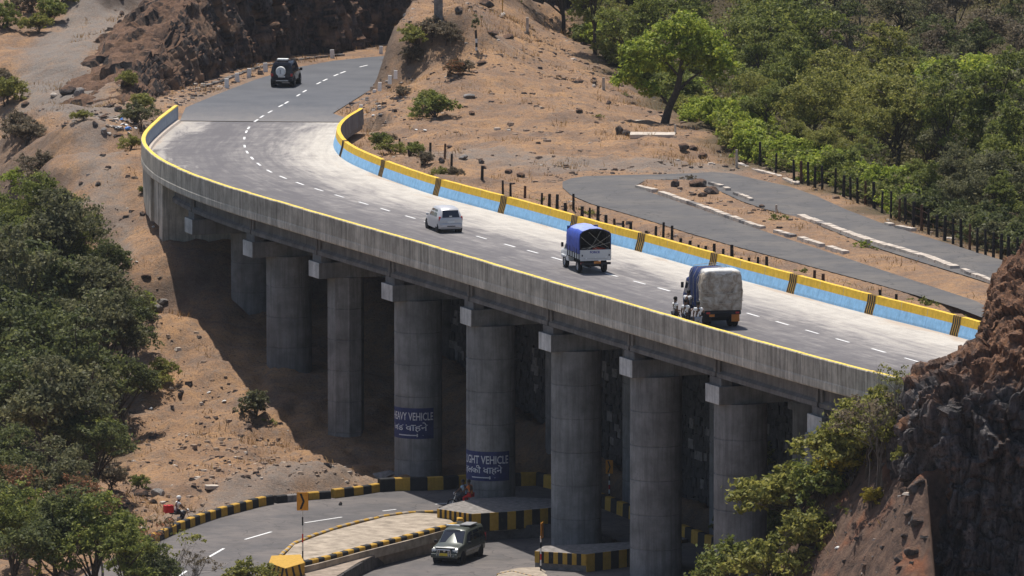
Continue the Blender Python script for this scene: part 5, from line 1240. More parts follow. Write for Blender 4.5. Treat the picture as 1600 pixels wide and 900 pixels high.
# brown hill and clearing
for u, v, s, key, mat, lab in ((680,185,1.05,'bush1','leaf_mid','green bush alone on the brown hill'),(668,172,.8,'bush0','leaf_olive','straw coloured tuft behind the green bush on the hill'),(700,120,.7,'bush2','leaf_red','dark reddish scrub near the banded post'),(722,118,.6,'bush0','leaf_dry','low brown scrub right of the reddish scrub'),(655,75,.9,'bush2','leaf_olive','dry yellowish scrub by the concrete pillar'),(675,60,.9,'bush1','leaf_dry','brown scrub at the top of the bank'),(640,110,.7,'bush0','leaf_dry','brown grassy scrub on the road bank'),(628,150,.45,'bush1','leaf_dry','small dry shrub on the road bank edge'),(700,70,.8,'bush1','leaf_dry','dry scrub at the foot of the brown hill'),
    (590,222,.6,'bush0','leaf_mid','dark green scrub behind the start of the barrier'),(610,235,.65,'bush1','leaf_olive','straggling scrub behind the barrier near the posts'),(640,245,.6,'bush2','leaf_mid','scrub in the middle behind the far barrier'),(665,255,.5,'bush0','leaf_dry','dry scrub behind the far barrier'),(690,268,.5,'bush1','leaf_olive','olive scrub beside the dark stones behind the barrier'),(712,278,.4,'bush2','leaf_dry','last brown scrub behind the barrier'),(600,212,.5,'bush2','leaf_dry','brown scrub at the head of the barrier'),
    (845,305,.5,'shrub0','leaf_olive','pale weed between the fence posts'),(920,330,.8,'shrub1','leaf_olive','tall pale weed beside the side road'),(900,330,.6,'shrub0','leaf_mid','green weed beside the side road'),(1215,346,.8,'shrub0','leaf_mid','round green weed on the bare islet'),(1350,388,.7,'shrub1','leaf_bright','low bright weed by the pale kerb'),(1360,390,.5,'shrub0','leaf_mid','dark weed by the pale kerb'),(1254,425,.6,'shrub0','leaf_mid','dark leafy weed above the barrier on the right'),(1320,440,.5,'shrub1','leaf_olive','thin weed above the barrier, left of the last post'),(1430,470,.8,'shrub0','leaf_mid','green weed patch near the end of the barrier'),(1450,478,.7,'shrub1','leaf_mid','second weed patch near the end of the barrier'),(1500,488,.6,'shrub0','leaf_olive','weed beside the foreground rock'),(975,150,.45,'shrub0','leaf_mid','small green plant near the short concrete post'),(935,185,.5,'shrub1','leaf_olive','thin weed on the clearing'),(1078,280,.7,'shrub1','leaf_dry','dry weed sticking up from the islet stones')):
    bush_px(key, u, v, 0.0 if v > 200 else None, s, lab, mat, 'weed' if key[0] == 's' else 'bush', 'weed' if key[0] == 's' else 'bush')
# left slope
for u, v, s, key, mat, lab in ((78,38,1.1,'bush0','leaf_mid','bright green bush at the top left edge of the plateau'),(60,52,.8,'bush2','leaf_olive','yellowish bush below the bright one at top left'),(5,45,1.0,'bush1','leaf_mid','green bush in the top left corner'),(95,8,1.0,'bush0','leaf_olive','olive bush at the top edge on the left'),(20,12,1.0,'bush2','leaf_dry','brown scrub in the top left corner'),(50,20,1.0,'bush1','leaf_dry','dry scrub between the top left bushes'),
    (215,195,.95,'bush1','leaf_greydark','dark narrow shrub beside the first curve of the parapet'),(220,175,.8,'bush0','leaf_olive','olive shrub above the dark narrow one'),(190,140,.7,'bush2','leaf_olive','small grey-green shrub by the loose rocks'),(205,235,.55,'bush1','leaf_olive','pale tuft outside the parapet curve'),(130,195,.5,'bush2','leaf_olive','pale yellow tuft on the left slope'),(10,165,1.1,'bush0','leaf_olive','olive bush on the left edge of the plateau'),(40,230,1.0,'bush2','leaf_dry','dark dry bush on the left bank'),(30,215,.9,'bush1','leaf_dry','second dry bush on the left bank'),(22,300,.8,'bush1','leaf_bright','light green bush low on the left bank'),(60,310,1.0,'bush0','leaf_dry','brown scrub above the sunlit trees'),(15,140,.8,'bush2','leaf_dry','scrub beside the plateau at the left edge'),(60,270,.9,'bush1','leaf_dry','dry scrub on the gully side at left'),
    (222,310,.3,'bush0','leaf_mid','tiny green tuft near the abutment'),(262,590,.7,'bush2','leaf_olive','straw coloured bush on the slope right of the dark trees'),(240,620,.8,'bush1','leaf_olive','low yellowish bush under the straw coloured one'),(400,655,.9,'bush0','leaf_greydark','grey-green shrub at the edge of the viaduct shadow'),(420,670,.6,'shrub0','leaf_mid','small plant right of the shadow edge shrub'),(170,770,.8,'bush2','leaf_dry','dry brown bush above the rubble heap'),(215,770,.5,'bush0','leaf_mid','small green tuft in the rubble heap'),(235,475,.4,'bush2','leaf_bright','light tuft by the slope rocks')):
    bush_px(key, u, v, None, s, lab, mat)
# dry grass over the banks: one mass
def grass(label, n, seed, boxes, thr, mat, h0=.08, h1=.34):
    n = int(n * .75)
    r = np.random.RandomState(seed); B = np.array(boxes); k = r.randint(len(boxes), size=n * 3); x = r.uniform(B[k, 0], B[k, 2]); y = r.uniform(B[k, 1], B[k, 3])
    ok = vnoise(x * .28, y * .28, 0, seed + 2) + .6 * vnoise(x * 1.2, y * 1.2, 0, seed + 3) > thr + .12
    for q in (roadA, roadB, approach, deck_poly, sideP): ok &= poly_sdf(x, y, q) > .3
    x, y = x[ok][:n], y[ok][:n]; m = len(x)
    ix = np.clip(np.searchsorted(xs, x) - 1, 0, nx - 2); iy = np.clip(np.searchsorted(ys, y) - 1, 0, ny - 2); z = Z[iy, ix]
    h = r.uniform(h0, h1, m); a = r.uniform(0, 6.28, m); w_ = r.uniform(.012, .03, m); lx, ly = r.normal(size=m) * .5 * h, r.normal(size=m) * .5 * h
    V = np.stack([np.stack([x - np.cos(a) * w_, y - np.sin(a) * w_, z - .05], 1), np.stack([x + np.cos(a) * w_, y + np.sin(a) * w_, z - .05], 1), np.stack([x + lx + np.cos(a) * w_ * .4, y + ly + np.sin(a) * w_ * .4, z + h], 1), np.stack([x + lx - np.cos(a) * w_ * .4, y + ly - np.sin(a) * w_ * .4, z + h], 1)], 1).reshape(-1, 3)
    o = bpy.data.objects.new('dry_grass', leaf_mesh('dry_grass', V, np.arange(m * 4).reshape(-1, 4), mat)); COL.objects.link(o); tag(o, label, kind='stuff')
grass('dry straw grass on the left slope', 26000, 1, [(-36, 400, -8, 530)], .25, 'grass_dry')
grass('dry straw grass on the brown hill', 16000, 2, [(-10, 470, 16, 600)], .3, 'grass_dry')
grass('dry grass on the islet and behind the barrier', 9000, 3, [(-6, 395, 32, 470)], .2, 'grass_dry', .08, .28)
grass('dry brown grass on the right foreground slope', 6000, 4, [(12, 352, 22, 380)], .1, 'grass_dry')
grass('dry grass above the cutting', 14000, 6, [(-32, 525, 2, 600)], .1, 'grass_dry')
# ---------------------------------------------------------------- vehicles (x right, y forward, z up)
def car_paint(name, col, rough=.35, metal=.0, spec=.5):
    t = NT(name); f = t.noise(t.pos(obj=True), 2.0, 4, .6); c = t.mix(t.ramp(f, [(.35, 0.), (.75, .35)]), col, tuple(k * .75 + .03 for k in col))
    M[name] = t.fin(c, rough, None, spec=spec, metal=metal); return M[name]
car_paint('silver_paint', (0.56, 0.55, 0.555), .32, .25); car_paint('black_car', (0.02, .02, .026), .2); car_paint('green_grey', (0.085, .095, .08), .25, .2)
car_paint('white_car', (0.72, .72, .70), .4); car_paint('tail_white', (0.62, .61, .59), .6)
simple('tyre', (0.018, .018, .019), .9, .2, 8); simple('rim', (0.42, .42, .43), .4, .1, 8, .5, .6); simple('trim_black', (0.025, .025, .028), .7, .2, 6); simple('under', (0.012, .012, .013), .9, .1, 4)
simple('chrome', (0.75, .75, .76), .2, .05, 5, .8, .8); simple('lamp_red', (0.45, .02, .02), .3, .1, 5, .6); simple('lamp_clear', (0.75, .75, .72), .15, .05, 5, .8); simple('lamp_amber', (0.6, .2, .02), .3, .1, 5, .5)
simple('plate_yellow', (0.65, .48, .05), .6, .1, 5); simple('plate_white', (0.7, .7, .68), .6, .1, 5); simple('sack_and_shade_dark', (0.10, .09, .085), .9, .2, 5)  # last one: dark cloth of sacks, also the painted shade inside the canopy
t = NT('car_glass'); t.b.inputs['Base Color'].default_value = (0.015, .02, .032, 1); t.b.inputs['Roughness'].default_value = .06; t.b.inputs['Specular IOR Level'].default_value = .7; M['car_glass'] = t.m

def wheel(root, x, y, r, w_, rimr=.6, name='wheel'):
    s_ = 1 if x > 0 else -1
    mb = MB(); mb.lathe([(r * .62, -w_ / 2), (r * .93, -w_ / 2), (r, -w_ * .32), (r, w_ * .32), (r * .93, w_ / 2), (r * .62, w_ / 2), (r * .62, -w_ / 2)], (0, 0, 0), 22, 0, 'x')
    wh = mb.build(name, M['tyre'], root, True); wh.location = (x, y, r)
    mb = MB(); mb.lathe([(r * .62, w_ * .42 * s_), (r * .5, w_ * .30 * s_), (r * .2, w_ * .32 * s_), (r * .12, w_ * .46 * s_), (0, w_ * .46 * s_)], (0, 0, 0), 18, 0, 'x')
    for k in range(5):
        a = k * 1.2566; mb.box((w_ * .36 * s_, math.cos(a) * r * .36, math.sin(a) * r * .36), (.02, .07, .07), 0)
    rm = mb.build('rim', M['rim'], wh); return wh

def shell(sec, name, mat, root):
    """sec: stations along y; each (y, z_low, z_belt, z_top, w_low, w_belt, w_top, crown)"""
    ring = 17; vs = []
    def sect(s_):
        y, zl, zb, zt, wl, wb, wt, cr = s_; half = [(wl * .80, zl), (wl, zl + .05), (wl + .012, zl + (zb - zl) * .4), (wb, zl + (zb - zl) * .82), (wb * .985, zb), (wb * .5 + wt * .5, zb + (zt - zb) * .52), (wt, zt - .05 - (zt - zb) * .03), (wt * .86, zt - .008), (0, zt + cr)]
        return [(x, y, z) for x, z in half] + [(-x, y, z) for x, z in half[-2::-1]]
    for s_ in sec: vs += sect(s_)
    fs = []
    for i in range(len(sec) - 1):
        for k in range(ring - 1): a = i * ring + k; fs.append((a, a + ring, a + ring + 1, a + 1))
        fs.append((i * ring + ring - 1, (i + 1) * ring + ring - 1, (i + 1) * ring, i * ring))
    fs.append(tuple(range(ring))[::-1] if False else tuple(range(ring))); fs.append(tuple(range((len(sec) - 1) * ring, len(sec) * ring))[::-1])
    o = mesh_obj(name, vs, fs, mat, root, None, True)
    bm = bmesh.new(); bm.from_mesh(o.data); bmesh.ops.recalc_face_normals(bm, faces=bm.faces[:]); bm.to_mesh(o.data); bm.free(); o.data.set_sharp_from_angle(angle=math.radians(42))
    return o
def sp(sec, y, k):
    """interpolated half width / height on a station list at y"""
    A_ = np.array(sec); j = [np.interp(y, A_[:, 0][::1], A_[:, i]) for i in range(8)]; _, zl, zb, zt, wl, wb, wt, cr = j
    H_ = [(wb * .985, zb), (wb * .5 + wt * .5, zb + (zt - zb) * .52), (wt, zt - .05 - (zt - zb) * .03)]
    zz = zb + (zt - .06 - zb) * k; return float(np.interp(zz, [h[1] for h in H_], [h[0] for h in H_])), float(zz)
def side_glass(sec, y0, y1, k0, k1, root, s_, slant=(0, 0), name='side_window'):
    vs = []; n = 4
    for i in range(n + 1):
        for kk in (k0, k1):
            f = i / n; y = y0 + (y1 - y0) * f + (slant[0] * (1 - f) + slant[1] * f) * (1 if kk == k1 else 0)
            x, z = sp(sec, y, kk); vs.append((s_ * (x + .012), y, z))
    fs = [(2 * i, 2 * i + 2, 2 * i + 3, 2 * i + 1) for i in range(n)]
    if s_ < 0: fs = [f[::-1] for f in fs]
    return mesh_obj(name, vs, fs, M['car_glass'], root)
def quad(name, pts, mat, root, th=.02):
    """thin slab from four points"""
    P = [Vector(p) for p in pts]; n_ = (P[1] - P[0]).cross(P[3] - P[0]).normalized() * th
    vs = P + [p - n_ for p in P]; return mesh_obj(name, vs, [(0, 1, 2, 3), (7, 6, 5, 4), (0, 4, 5, 1), (1, 5, 6, 2), (2, 6, 7, 3), (3, 7, 4, 0)], mat, root)
def boxp(name, c, d, mat, root, bevel=.0, **k):
    mb = MB(); mb.box((0, 0, 0), d, 0, **k); o = mb.build(name, mat, root, bevel=bevel); o.location = c; return o
def arch(root, x, y, r):
    s_ = 1 if x > 0 else -1; mb = MB(); mb.cyl((x - s_ * .3, y, r * .98), (x + s_ * .005, y, r * .98), r * 1.16, r * 1.16, 18); return mb.build('wheel_arch', M['under'], root)
def place(name, u, v, z, rz_deg, label, cat):
    p_ = un(u, v, z); r_ = empty(name, (p_[0], p_[1], z), math.radians(rz_deg)); tag(r_, label, cat); return r_

# --- silver hatchback
c = place('hatchback_car', 697, 362.5, 0.0, 15, 'silver hatchback seen from behind, alone in the middle of the viaduct', 'car')
c.location.x += -.15; c.location.y += 1.0
S_ = [(-1.72, .32, .80, .86, .60, .66, .60, .01), (-1.66, .24, .84, 1.02, .68, .72, .60, .01), (-1.45, .20, .86, 1.36, .72, .735, .54, .01), (-1.2, .20, .87, 1.45, .735, .745, .56, .015), (-.5, .19, .88, 1.49, .74, .75, .58, .02), (.2, .19, .88, 1.46, .74, .75, .57, .02), (.55, .19, .88, 1.30, .74, .745, .56, .015), (.95, .2, .87, .96, .735, .73, .62, .02), (1.35, .22, .82, .88, .71, .70, .60, .02), (1.66, .26, .66, .74, .66, .64, .52, .01), (1.74, .34, .56, .62, .58, .56, .48, .0)]
shell(S_, 'body', M['silver_paint'], c)
quad('rear_window', [(-.52, -1.72, .93), (.52, -1.72, .93), (.47, -1.53, 1.33), (-.47, -1.53, 1.33)], M['car_glass'], c, .015)
for s_ in (-1, 1):
    side_glass(S_, -1.12, -.45, .12, .86, c, s_, (.12, 0)); side_glass(S_, -.38, .52, .12, .86, c, s_, (0, -.34))
    boxp('tail_lamp', (s_ * .655, -1.62, .86), (.13, .14, .24), M['lamp_red'], c, .03); boxp('head_lamp', (s_ * .52, 1.66, .64), (.24, .12, .14), M['lamp_clear'], c, .03)
    boxp('mirror', (s_ * .83, .62, .93), (.16, .10, .12), M['silver_paint'], c, .03)
    for y in (-1.18, 1.18): arch(c, s_ * .735, y, .29); wheel(c, s_ * .66, y, .28, .165)
quad('windscreen', [(-.56, .97, .95), (-.46, .56, 1.32), (.46, .56, 1.32), (.56, .97, .95)][::-1], M['car_glass'], c, .015)
boxp('bumper', (0, -1.73, .45), (1.36, .16, .24), M['silver_paint'], c, .05); boxp('number_plate', (0, -1.735, .66), (.42, .03, .12), M['plate_white'], c); boxp('badge', (0, -1.70, .80), (.09, .03, .07), M['trim_black'], c); boxp('lower_grille', (0, -1.80, .42), (.5, .02, .06), M['trim_black'], c)
boxp('underbody', (0, 0, .24), (1.3, 3.1, .12), M['under'], c)
boxp('window_sticker', (-.02, -1.725, 1.0), (.16, .012, .06), M['plate_white'], c, rx=0)

# --- dark jeep on the approach road
c = place('jeep', 447, 133, 0.0, -7, 'dark jeep with a white roof rack and white spare wheel cover on the back', 'car')
S_ = [(-1.98, .55, .95, 1.0, .70, .78, .70, .0), (-1.94, .48, 1.02, 1.70, .74, .82, .60, .01), (-1.85, .45, 1.04, 1.80, .78, .84, .62, .02), (-.5, .44, 1.05, 1.84, .80, .85, .66, .02), (.45, .44, 1.05, 1.80, .80, .85, .65, .02), (.95, .44, 1.05, 1.16, .80, .84, .70, .02), (1.6, .46, 1.0, 1.06, .78, .80, .68, .02), (1.95, .5, .9, .96, .74, .76, .62, .01)]
shell(S_, 'body', M['black_car'], c)
quad('rear_window', [(-.58, -1.97, 1.16), (.58, -1.97, 1.16), (.53, -1.955, 1.60), (-.53, -1.955, 1.60)], M['car_glass'], c, .015)
for s_ in (-1, 1):
    side_glass(S_, -1.7, -.75, .12, .84, c, s_); side_glass(S_, -.65, .2, .12, .84, c, s_); side_glass(S_, .28, .8, .12, .84, c, s_, (0, -.35))
    boxp('tail_lamp', (s_ * .70, -2.0, .90), (.16, .06, .20), M['lamp_red'], c, .02); boxp('reflector', (s_ * .62, -2.08, .62), (.22, .04, .05), M['lamp_clear'], c)
    boxp('mirror', (s_ * .98, .72, 1.12), (.20, .08, .2), M['trim_black'], c, .03); boxp('head_lamp', (s_ * .55, 1.95, .82), (.26, .06, .18), M['lamp_clear'], c, .02)
    for y in (-1.3, 1.3): arch(c, s_ * .83, y, .38); wheel(c, s_ * .74, y, .37, .24)
mb = MB(); mb.lathe([(0, -.12), (.30, -.12), (.345, -.09), (.36, 0), (.36, .12), (0, .12)], (0, 0, 0), 26, 0, 'y'); sw = mb.build('spare_wheel_cover', M['white_paint'], c, False); sw.location = (-.06, -2.13, 1.16); boxp('cover_mark', (0, -.13, -.02), (.10, .015, .30), M['lamp_clear'] if False else M['rim'], sw)
boxp('bumper', (0, -2.06, .56), (1.56, .16, .20), M['trim_black'], c, .03); boxp('number_plate', (0, -2.10, .80), (.50, .02, .12), M['plate_white'], c); boxp('step_plate', (.04, -2.15, .50), (.9, .04, .05), M['chrome'], c)
rk = boxp('roof_rack', (-.02, -1.35, 1.97), (.78, .62, .10), M['white_paint'], c, .02)
for s_ in (-1, 1): boxp('rack_foot', (s_ * .34, 0, -.09), (.05, .5, .10), M['trim_black'], rk)
boxp('underbody', (0, 0, .42), (1.4, 3.6, .16), M['under'], c); quad('windscreen', [(-.66, 1.0, 1.14), (-.58, .5, 1.74), (.58, .5, 1.74), (.66, 1.0, 1.14)][::-1], M['car_glass'], c, .015)

# --- grey-green people carrier on the lower road
c = place('people_carrier', 716, 874, ZB, 160, 'dark green-grey people carrier with light bar on its roof, driving out of the shade', 'car')
S_ = [(-2.2, .45, .95, 1.02, .70, .78, .70, .0), (-2.15, .36, 1.0, 1.55, .76, .82, .62, .01), (-1.95, .34, 1.02, 1.74, .79, .84, .66, .02), (-1.0, .32, 1.03, 1.79, .82, .85, .68, .02), (.1, .32, 1.03, 1.77, .82, .85, .67, .02), (.45, .32, 1.02, 1.68, .82, .85, .66, .02), (1.1, .33, 1.0, 1.08, .81, .83, .72, .03), (1.75, .36, .92, .99, .79, .79, .70, .03), (2.05, .40, .82, .90, .76, .74, .64, .01), (2.14, .46, .70, .76, .70, .68, .58, .0)]
shell(S_, 'body', M['green_grey'], c)
quad('windscreen', [(-.68, 1.12, 1.07), (.68, 1.12, 1.07), (.58, .50, 1.66), (-.58, .50, 1.66)][::-1], M['car_glass'], c, .015)
for s_ in (-1, 1):
    side_glass(S_, -2.0, -1.2, .14, .84, c, s_, (.15, 0)); side_glass(S_, -1.1, -.25, .14, .84, c, s_); side_glass(S_, -.15, .95, .14, .84, c, s_, (0, -.42))
    boxp('head_lamp', (s_ * .60, 2.07, .77), (.30, .12, .17), M['lamp_clear'], c, .03); boxp('fog_lamp', (s_ * .52, 2.21, .52), (.16, .06, .11), M['lamp_clear'], c, .02); boxp('mirror', (s_ * .98, .85, 1.08), (.18, .10, .16), M['trim_black'], c, .03)
    boxp('tail_lamp', (s_ * .76, -2.15, 1.0), (.1, .1, .4), M['lamp_red'], c); boxp('side_moulding', (s_ * .855, -.1, .66), (.03, 2.2, .10), M['rim'], c)
    boxp('bull_bar_post', (s_ * .26, 2.24, .66), (.04, .05, .34), M['chrome'], c)
    for y in (-1.35, 1.38): arch(c, s_ * .82, y, .335); wheel(c, s_ * .73, y, .33, .2)
boxp('bonnet_edge', (0, 2.02, .93), (1.12, .20, .03), M['white_paint'], c, .01)
boxp('grille', (0, 2.13, .74), (.74, .06, .15), M['trim_black'], c, .02); boxp('grille_badge', (0, 2.17, .75), (.12, .03, .08), M['chrome'], c); boxp('bumper', (0, 2.14, .50), (1.54, .2, .24), M['green_grey'], c, .05); boxp('number_plate', (0.02, 2.27, .58), (.46, .02, .13), M['plate_yellow'], c)
mb = MB(); mb.tube([Vector((-.4, 2.26, .5)), Vector((-.36, 2.27, .84)), Vector((.36, 2.27, .84)), Vector((.4, 2.26, .5))], [.025] * 4, 7); mb.build('bull_bar', M['chrome'], c)
boxp('roof_light_bar', (.14, .42, 1.92), (.78, .12, .10), M['white_paint'], c, .03); boxp('roof_carrier', (-.32, -.75, 1.87), (.62, 1.1, .05), M['rim'], c)
boxp('underbody', (0, 0, .32), (1.4, 4.0, .16), M['under'], c)

# --- pickup with the blue canopy
simple('blue_tarp', (0.04, 0.08, 0.40), .55, .25, 3, .3); simple('blue_tarp_pale', (0.30, .36, .72), .6, .25, 3, .3); simple('rope', (0.5, .45, .36), .8, .2, 6); simple('sack_red', (0.55, .07, .035), .8, .4, 6)
c = place('pickup_truck', 914, 421, 0.0, 15, 'white pickup with a bright blue tarpaulin canopy roped over its load bed', 'pickup')
boxp('chassis', (0, -.1, .50), (1.0, 4.2, .16), M['under'], c)
for x in (-.34, .34): boxp('chassis_rail', (x, -.3, .44), (.08, 4.2, .14), M['trim_black'], c)
CS = [(.55, .42, 1.0, 1.78, .80, .84, .68, .01), (.62, .40, 1.02, 1.84, .81, .85, .70, .02), (1.15, .40, 1.02, 1.84, .81, .85, .70, .02), (1.65, .42, 1.0, 1.12, .80, .83, .70, .02), (2.15, .46, .94, 1.02, .78, .80, .66, .01), (2.3, .5, .8, .88, .72, .74, .6, .0)]
shell(CS, 'cab', M['white_car'], c); quad('windscreen', [(-.68, 1.68, 1.12), (.68, 1.68, 1.12), (.6, 1.2, 1.76), (-.6, 1.2, 1.76)][::-1], M['car_glass'], c, .015)
boxp('load_floor', (0, -.85, .80), (1.78, 2.7, .08), M['trim_black'], c)
for s_ in (-1, 1):
    side_glass(CS, .68, 1.4, .12, .84, c, s_, (0, -.2)); boxp('mirror', (s_ * .95, 1.35, 1.3), (.14, .06, .26), M['trim_black'], c, .02)
    pn = boxp('side_panel', (s_ * .88, -.85, 1.08), (.04, 2.66, .52), M['tail_white'], c)
    for k in range(6): boxp('stake', (s_ * .035, -1.2 + k * .48, .02), (.045, .07, .58), M['trim_black'], pn)
    boxp('tail_lamp', (s_ * .78, -2.23, .60), (.18, .05, .10), M['lamp_red'], c); boxp('mudguard', (s_ * .80, 1.38, .68), (.2, .9, .12), M['white_car'], c, .04)
    for y, r_ in ((-1.35, .35), (1.38, .35)): wheel(c, s_ * .72, y, r_, .22)
tg = boxp('tailgate', (0, -2.2, 1.04), (1.78, .05, .62), M['tail_white'], c, .01)
for x, z in ((-.55, -.16), (0, -.12), (.6, -.12)): boxp('latch', (x, -.035, z), (.07, .03, .07), M['white_paint'], tg)
for x in (-.78, .78): boxp('hinge', (x, -.035, .0), (.06, .03, .1), M['trim_black'], tg)
boxp('gate_rib', (0, -.03, -.18), (1.4, .02, .03), M['rim'], tg)
cu = bpy.data.curves.new('lettering', 'FONT'); cu.body = 'FORCE'; cu.size = .17; cu.align_x = 'CENTER'; cu.offset = .006; to = bpy.data.objects.new('tmp', cu); COL.objects.link(to)
m_ = bpy.data.meshes.new_from_object(to.evaluated_get(bpy.context.evaluated_depsgraph_get())); bpy.data.objects.remove(to); m_.materials.clear(); m_.materials.append(simple('letter_blue', (.03, .04, .25), .6, .1, 5)); lt = link_mesh('lettering', m_, tg); lt.location = (-.05, -.03, .12); lt.rotation_euler = (math.pi / 2, 0, 0); lt.scale = (1.1, 1, 1)
boxp('rear_bumper', (0, -2.26, .58), (1.7, .1, .12), M['trim_black'], c); boxp('number_plate', (.08, -2.30, .64), (.40, .02, .14), M['lamp_amber'], c)
# canopy frame and tarpaulin: sides hang lower at the left, rear open
def tarp(name, prof_, y0, y1, mat, root, nyy=12, seed=0, amp=.03, m2=None, topk=None):
    vs = []; n = len(prof_)
    for i in range(nyy + 1):
        y = y0 + (y1 - y0) * i / nyy; sag = .035 * abs(math.sin(i / nyy * math.pi * 3))
        for k, (x, z) in enumerate(prof_): vs.append((x * (1 + .012 * math.sin(i * 1.7 + k)), y, z - sag * (1 if 0.2 < abs(x) < .8 else .4) + amp * float(vnoise(x * 3, y * 3, z * 3, seed))))
    fs = [(i * n + k, i * n + k + 1, (i + 1) * n + k + 1, (i + 1) * n + k) for i in range(nyy) for k in range(n - 1)]
    mi = [1 if (topk and topk[0] <= (k % (n - 1)) < topk[1]) else 0 for k in range(len(fs))]
    o = mesh_obj(name, vs, fs, [mat, m2 or mat], root, mi, True); s2 = o.modifiers.new('thick', 'SOLIDIFY'); s2.thickness = .02; return o
pr_ = [(-.93, 1.12), (-.935, 1.5), (-.93, 1.9), (-.90, 2.25), (-.74, 2.42), (-.35, 2.52), (.1, 2.53), (.5, 2.47), (.78, 2.36), (.90, 2.22), (.92, 1.9), (.92, 1.35)]
tarp('canopy', pr_, -2.18, .55, M['blue_tarp'], c, 14, 4, .05, M['blue_tarp_pale'], (4, 8))
tarp('canopy_inner_shade', [(x * .965, z - .035) for x, z in pr_], -2.12, .5, M['sack_and_shade_dark'], c, 8, 4, .03)  # added dark inner skin, puts the shade into the canopy opening
boxp('canopy_front', (0, .52, 1.9), (1.8, .03, 1.1), M['blue_tarp'], c)
fr = MB()
for y in (-2.15, -1.2, -.3): fr.tube([Vector((-.88, y, .85)), Vector((-.88, y, 2.2)), Vector((-.5, y, 2.42)), Vector((.5, y, 2.40)), Vector((.86, y, 2.2)), Vector((.86, y, .85))], [.022] * 6, 6)
fr.build('canopy_hoops', M['trim_black'], c)
for a, b in (((-.86, -2.2, 2.1), (.1, -2.22, 1.36)), ((.84, -2.2, 2.15), (-.5, -2.22, 1.38)), ((.84, -2.2, 1.75), (-.8, -2.22, 1.42)), ((.3, -2.2, 2.38), (-.35, -2.22, 1.4)), ((-.4, -2.2, 2.35), (.75, -2.22, 1.45))):
    mb = MB(); m_ = [(a[i] + b[i]) / 2 for i in range(3)]; mb.tube([Vector(a), Vector((m_[0], m_[1], m_[2] - .05)), Vector(b)], [.009] * 3, 5); mb.build('rope', M['rope'], c)
for i, (x, y, z, s_) in enumerate(((.15, -1.85, 1.30, .30), (.5, -1.7, 1.25, .26), (-.2, -1.6, 1.2, .3), (-.5, -1.5, 1.05, .3))):
    so2 = link_mesh('sack', protos[i % 7].copy(), None, None, (0, 0, i), (s_ * 1.3, s_, s_ * .6)); so2.data.materials[0] = M['sack_red'] if i < 2 else M['sack_and_shade_dark']
    so2.parent = c; so2.location = (x, y, z)
boxp('inner_shade_front', (0, .44, 1.85), (1.75, .03, 1.1), M['sack_and_shade_dark'], c)  # added dark panel, shade at the closed end of the canopy
boxp('load_shade', (0, -.6, 1.1), (1.6, 1.9, .5), M['sack_and_shade_dark'], c, .08)

# --- lorry with the grey sheet
t = NT('grey_sheet'); p = t.pos(obj=True); f = t.noise(p, 2.2, 6, .7, .6); g2 = t.noise(p, 7, 4, .7)
cc = t.ramp(f, [(.32, (.15, .115, .085)), (.45, (.32, .265, .205)), (.56, (.45, .40, .33)), (.68, (.62, .58, .52))]); cc = t.mix(t.ramp(g2, [(.62, 0.), (.72, .6)]), cc, (.34, .2, .1)); M['grey_sheet'] = t.fin(cc, .7, f, .8, .08, .3)
simple('navy_tarp', (0.02, .035, .11), .8, .4, 3, .15); simple('white_sheet', (.62, .60, .56), .6, .2, 3, .3)
c = place('lorry', 1126, 511.5, 0.0, 11, 'small lorry stopped by the outer parapet with a grey sheet lashed over its load', 'lorry')
c.location.y += 2.2; c.location.x += -.42; c.scale = (.98, 1, .96)
boxp('chassis', (0, 0, .72), (.9, 5.6, .2), M['under'], c); boxp('load_floor', (0, -.7, 1.0), (2.0, 3.9, .14), M['trim_black'], c)
LC = [(1.35, .62, 1.3, 2.2, .92, .96, .84, .01), (1.45, .60, 1.32, 2.3, .94, .97, .86, .02), (2.4, .60, 1.32, 2.28, .94, .97, .86, .02), (2.85, .62, 1.3, 1.45, .92, .95, .84, .02), (3.0, .66, 1.2, 1.3, .9, .92, .8, .0)]
shell(LC, 'cab', M['navy_tarp'], c); quad('windscreen', [(-.78, 2.88, 1.45), (.78, 2.88, 1.45), (.72, 2.48, 2.2), (-.72, 2.48, 2.2)][::-1], M['car_glass'], c, .015)
for s_ in (-1, 1):
    side_glass(LC, 1.55, 2.5, .1, .84, c, s_, (0, -.1)); boxp('mirror', (s_ * 1.04, 2.6, 1.8), (.16, .06, .32), M['trim_black'], c, .02)
    for k in range(8): boxp('side_board', (s_ * 1.0, -2.4 + k * .49, 1.3), (.05, .44, .62), M['navy_tarp'] if k % 3 else M['trim_black'], c)
    wheel(c, s_ * .86, 2.1, .40, .24); wheel(c, s_ * .88, -1.7, .40, .26); wheel(c, s_ * .62, -1.7, .40, .24)
    boxp('mud_flap', (s_ * .78, -2.35, .55), (.44, .03, .45), M['lamp_amber'] if s_ > 0 else M['trim_black'], c)
    boxp('tail_lamp', (s_ * .80, -2.72, .86), (.2, .05, .1), M['lamp_red'], c)
boxp('rear_beam', (0, -2.68, .86), (2.0, .1, .2), M['trim_black'], c, .02); boxp('number_plate', (-.55, -2.74, .72), (.4, .02, .13), M['lamp_amber'], c); boxp('side_plate', (-1.03, -2.0, .96), (.02, .5, .16), M['plate_white'], c)
boxp('axle', (0, -1.7, .40), (1.3, .16, .16), M['under'], c)
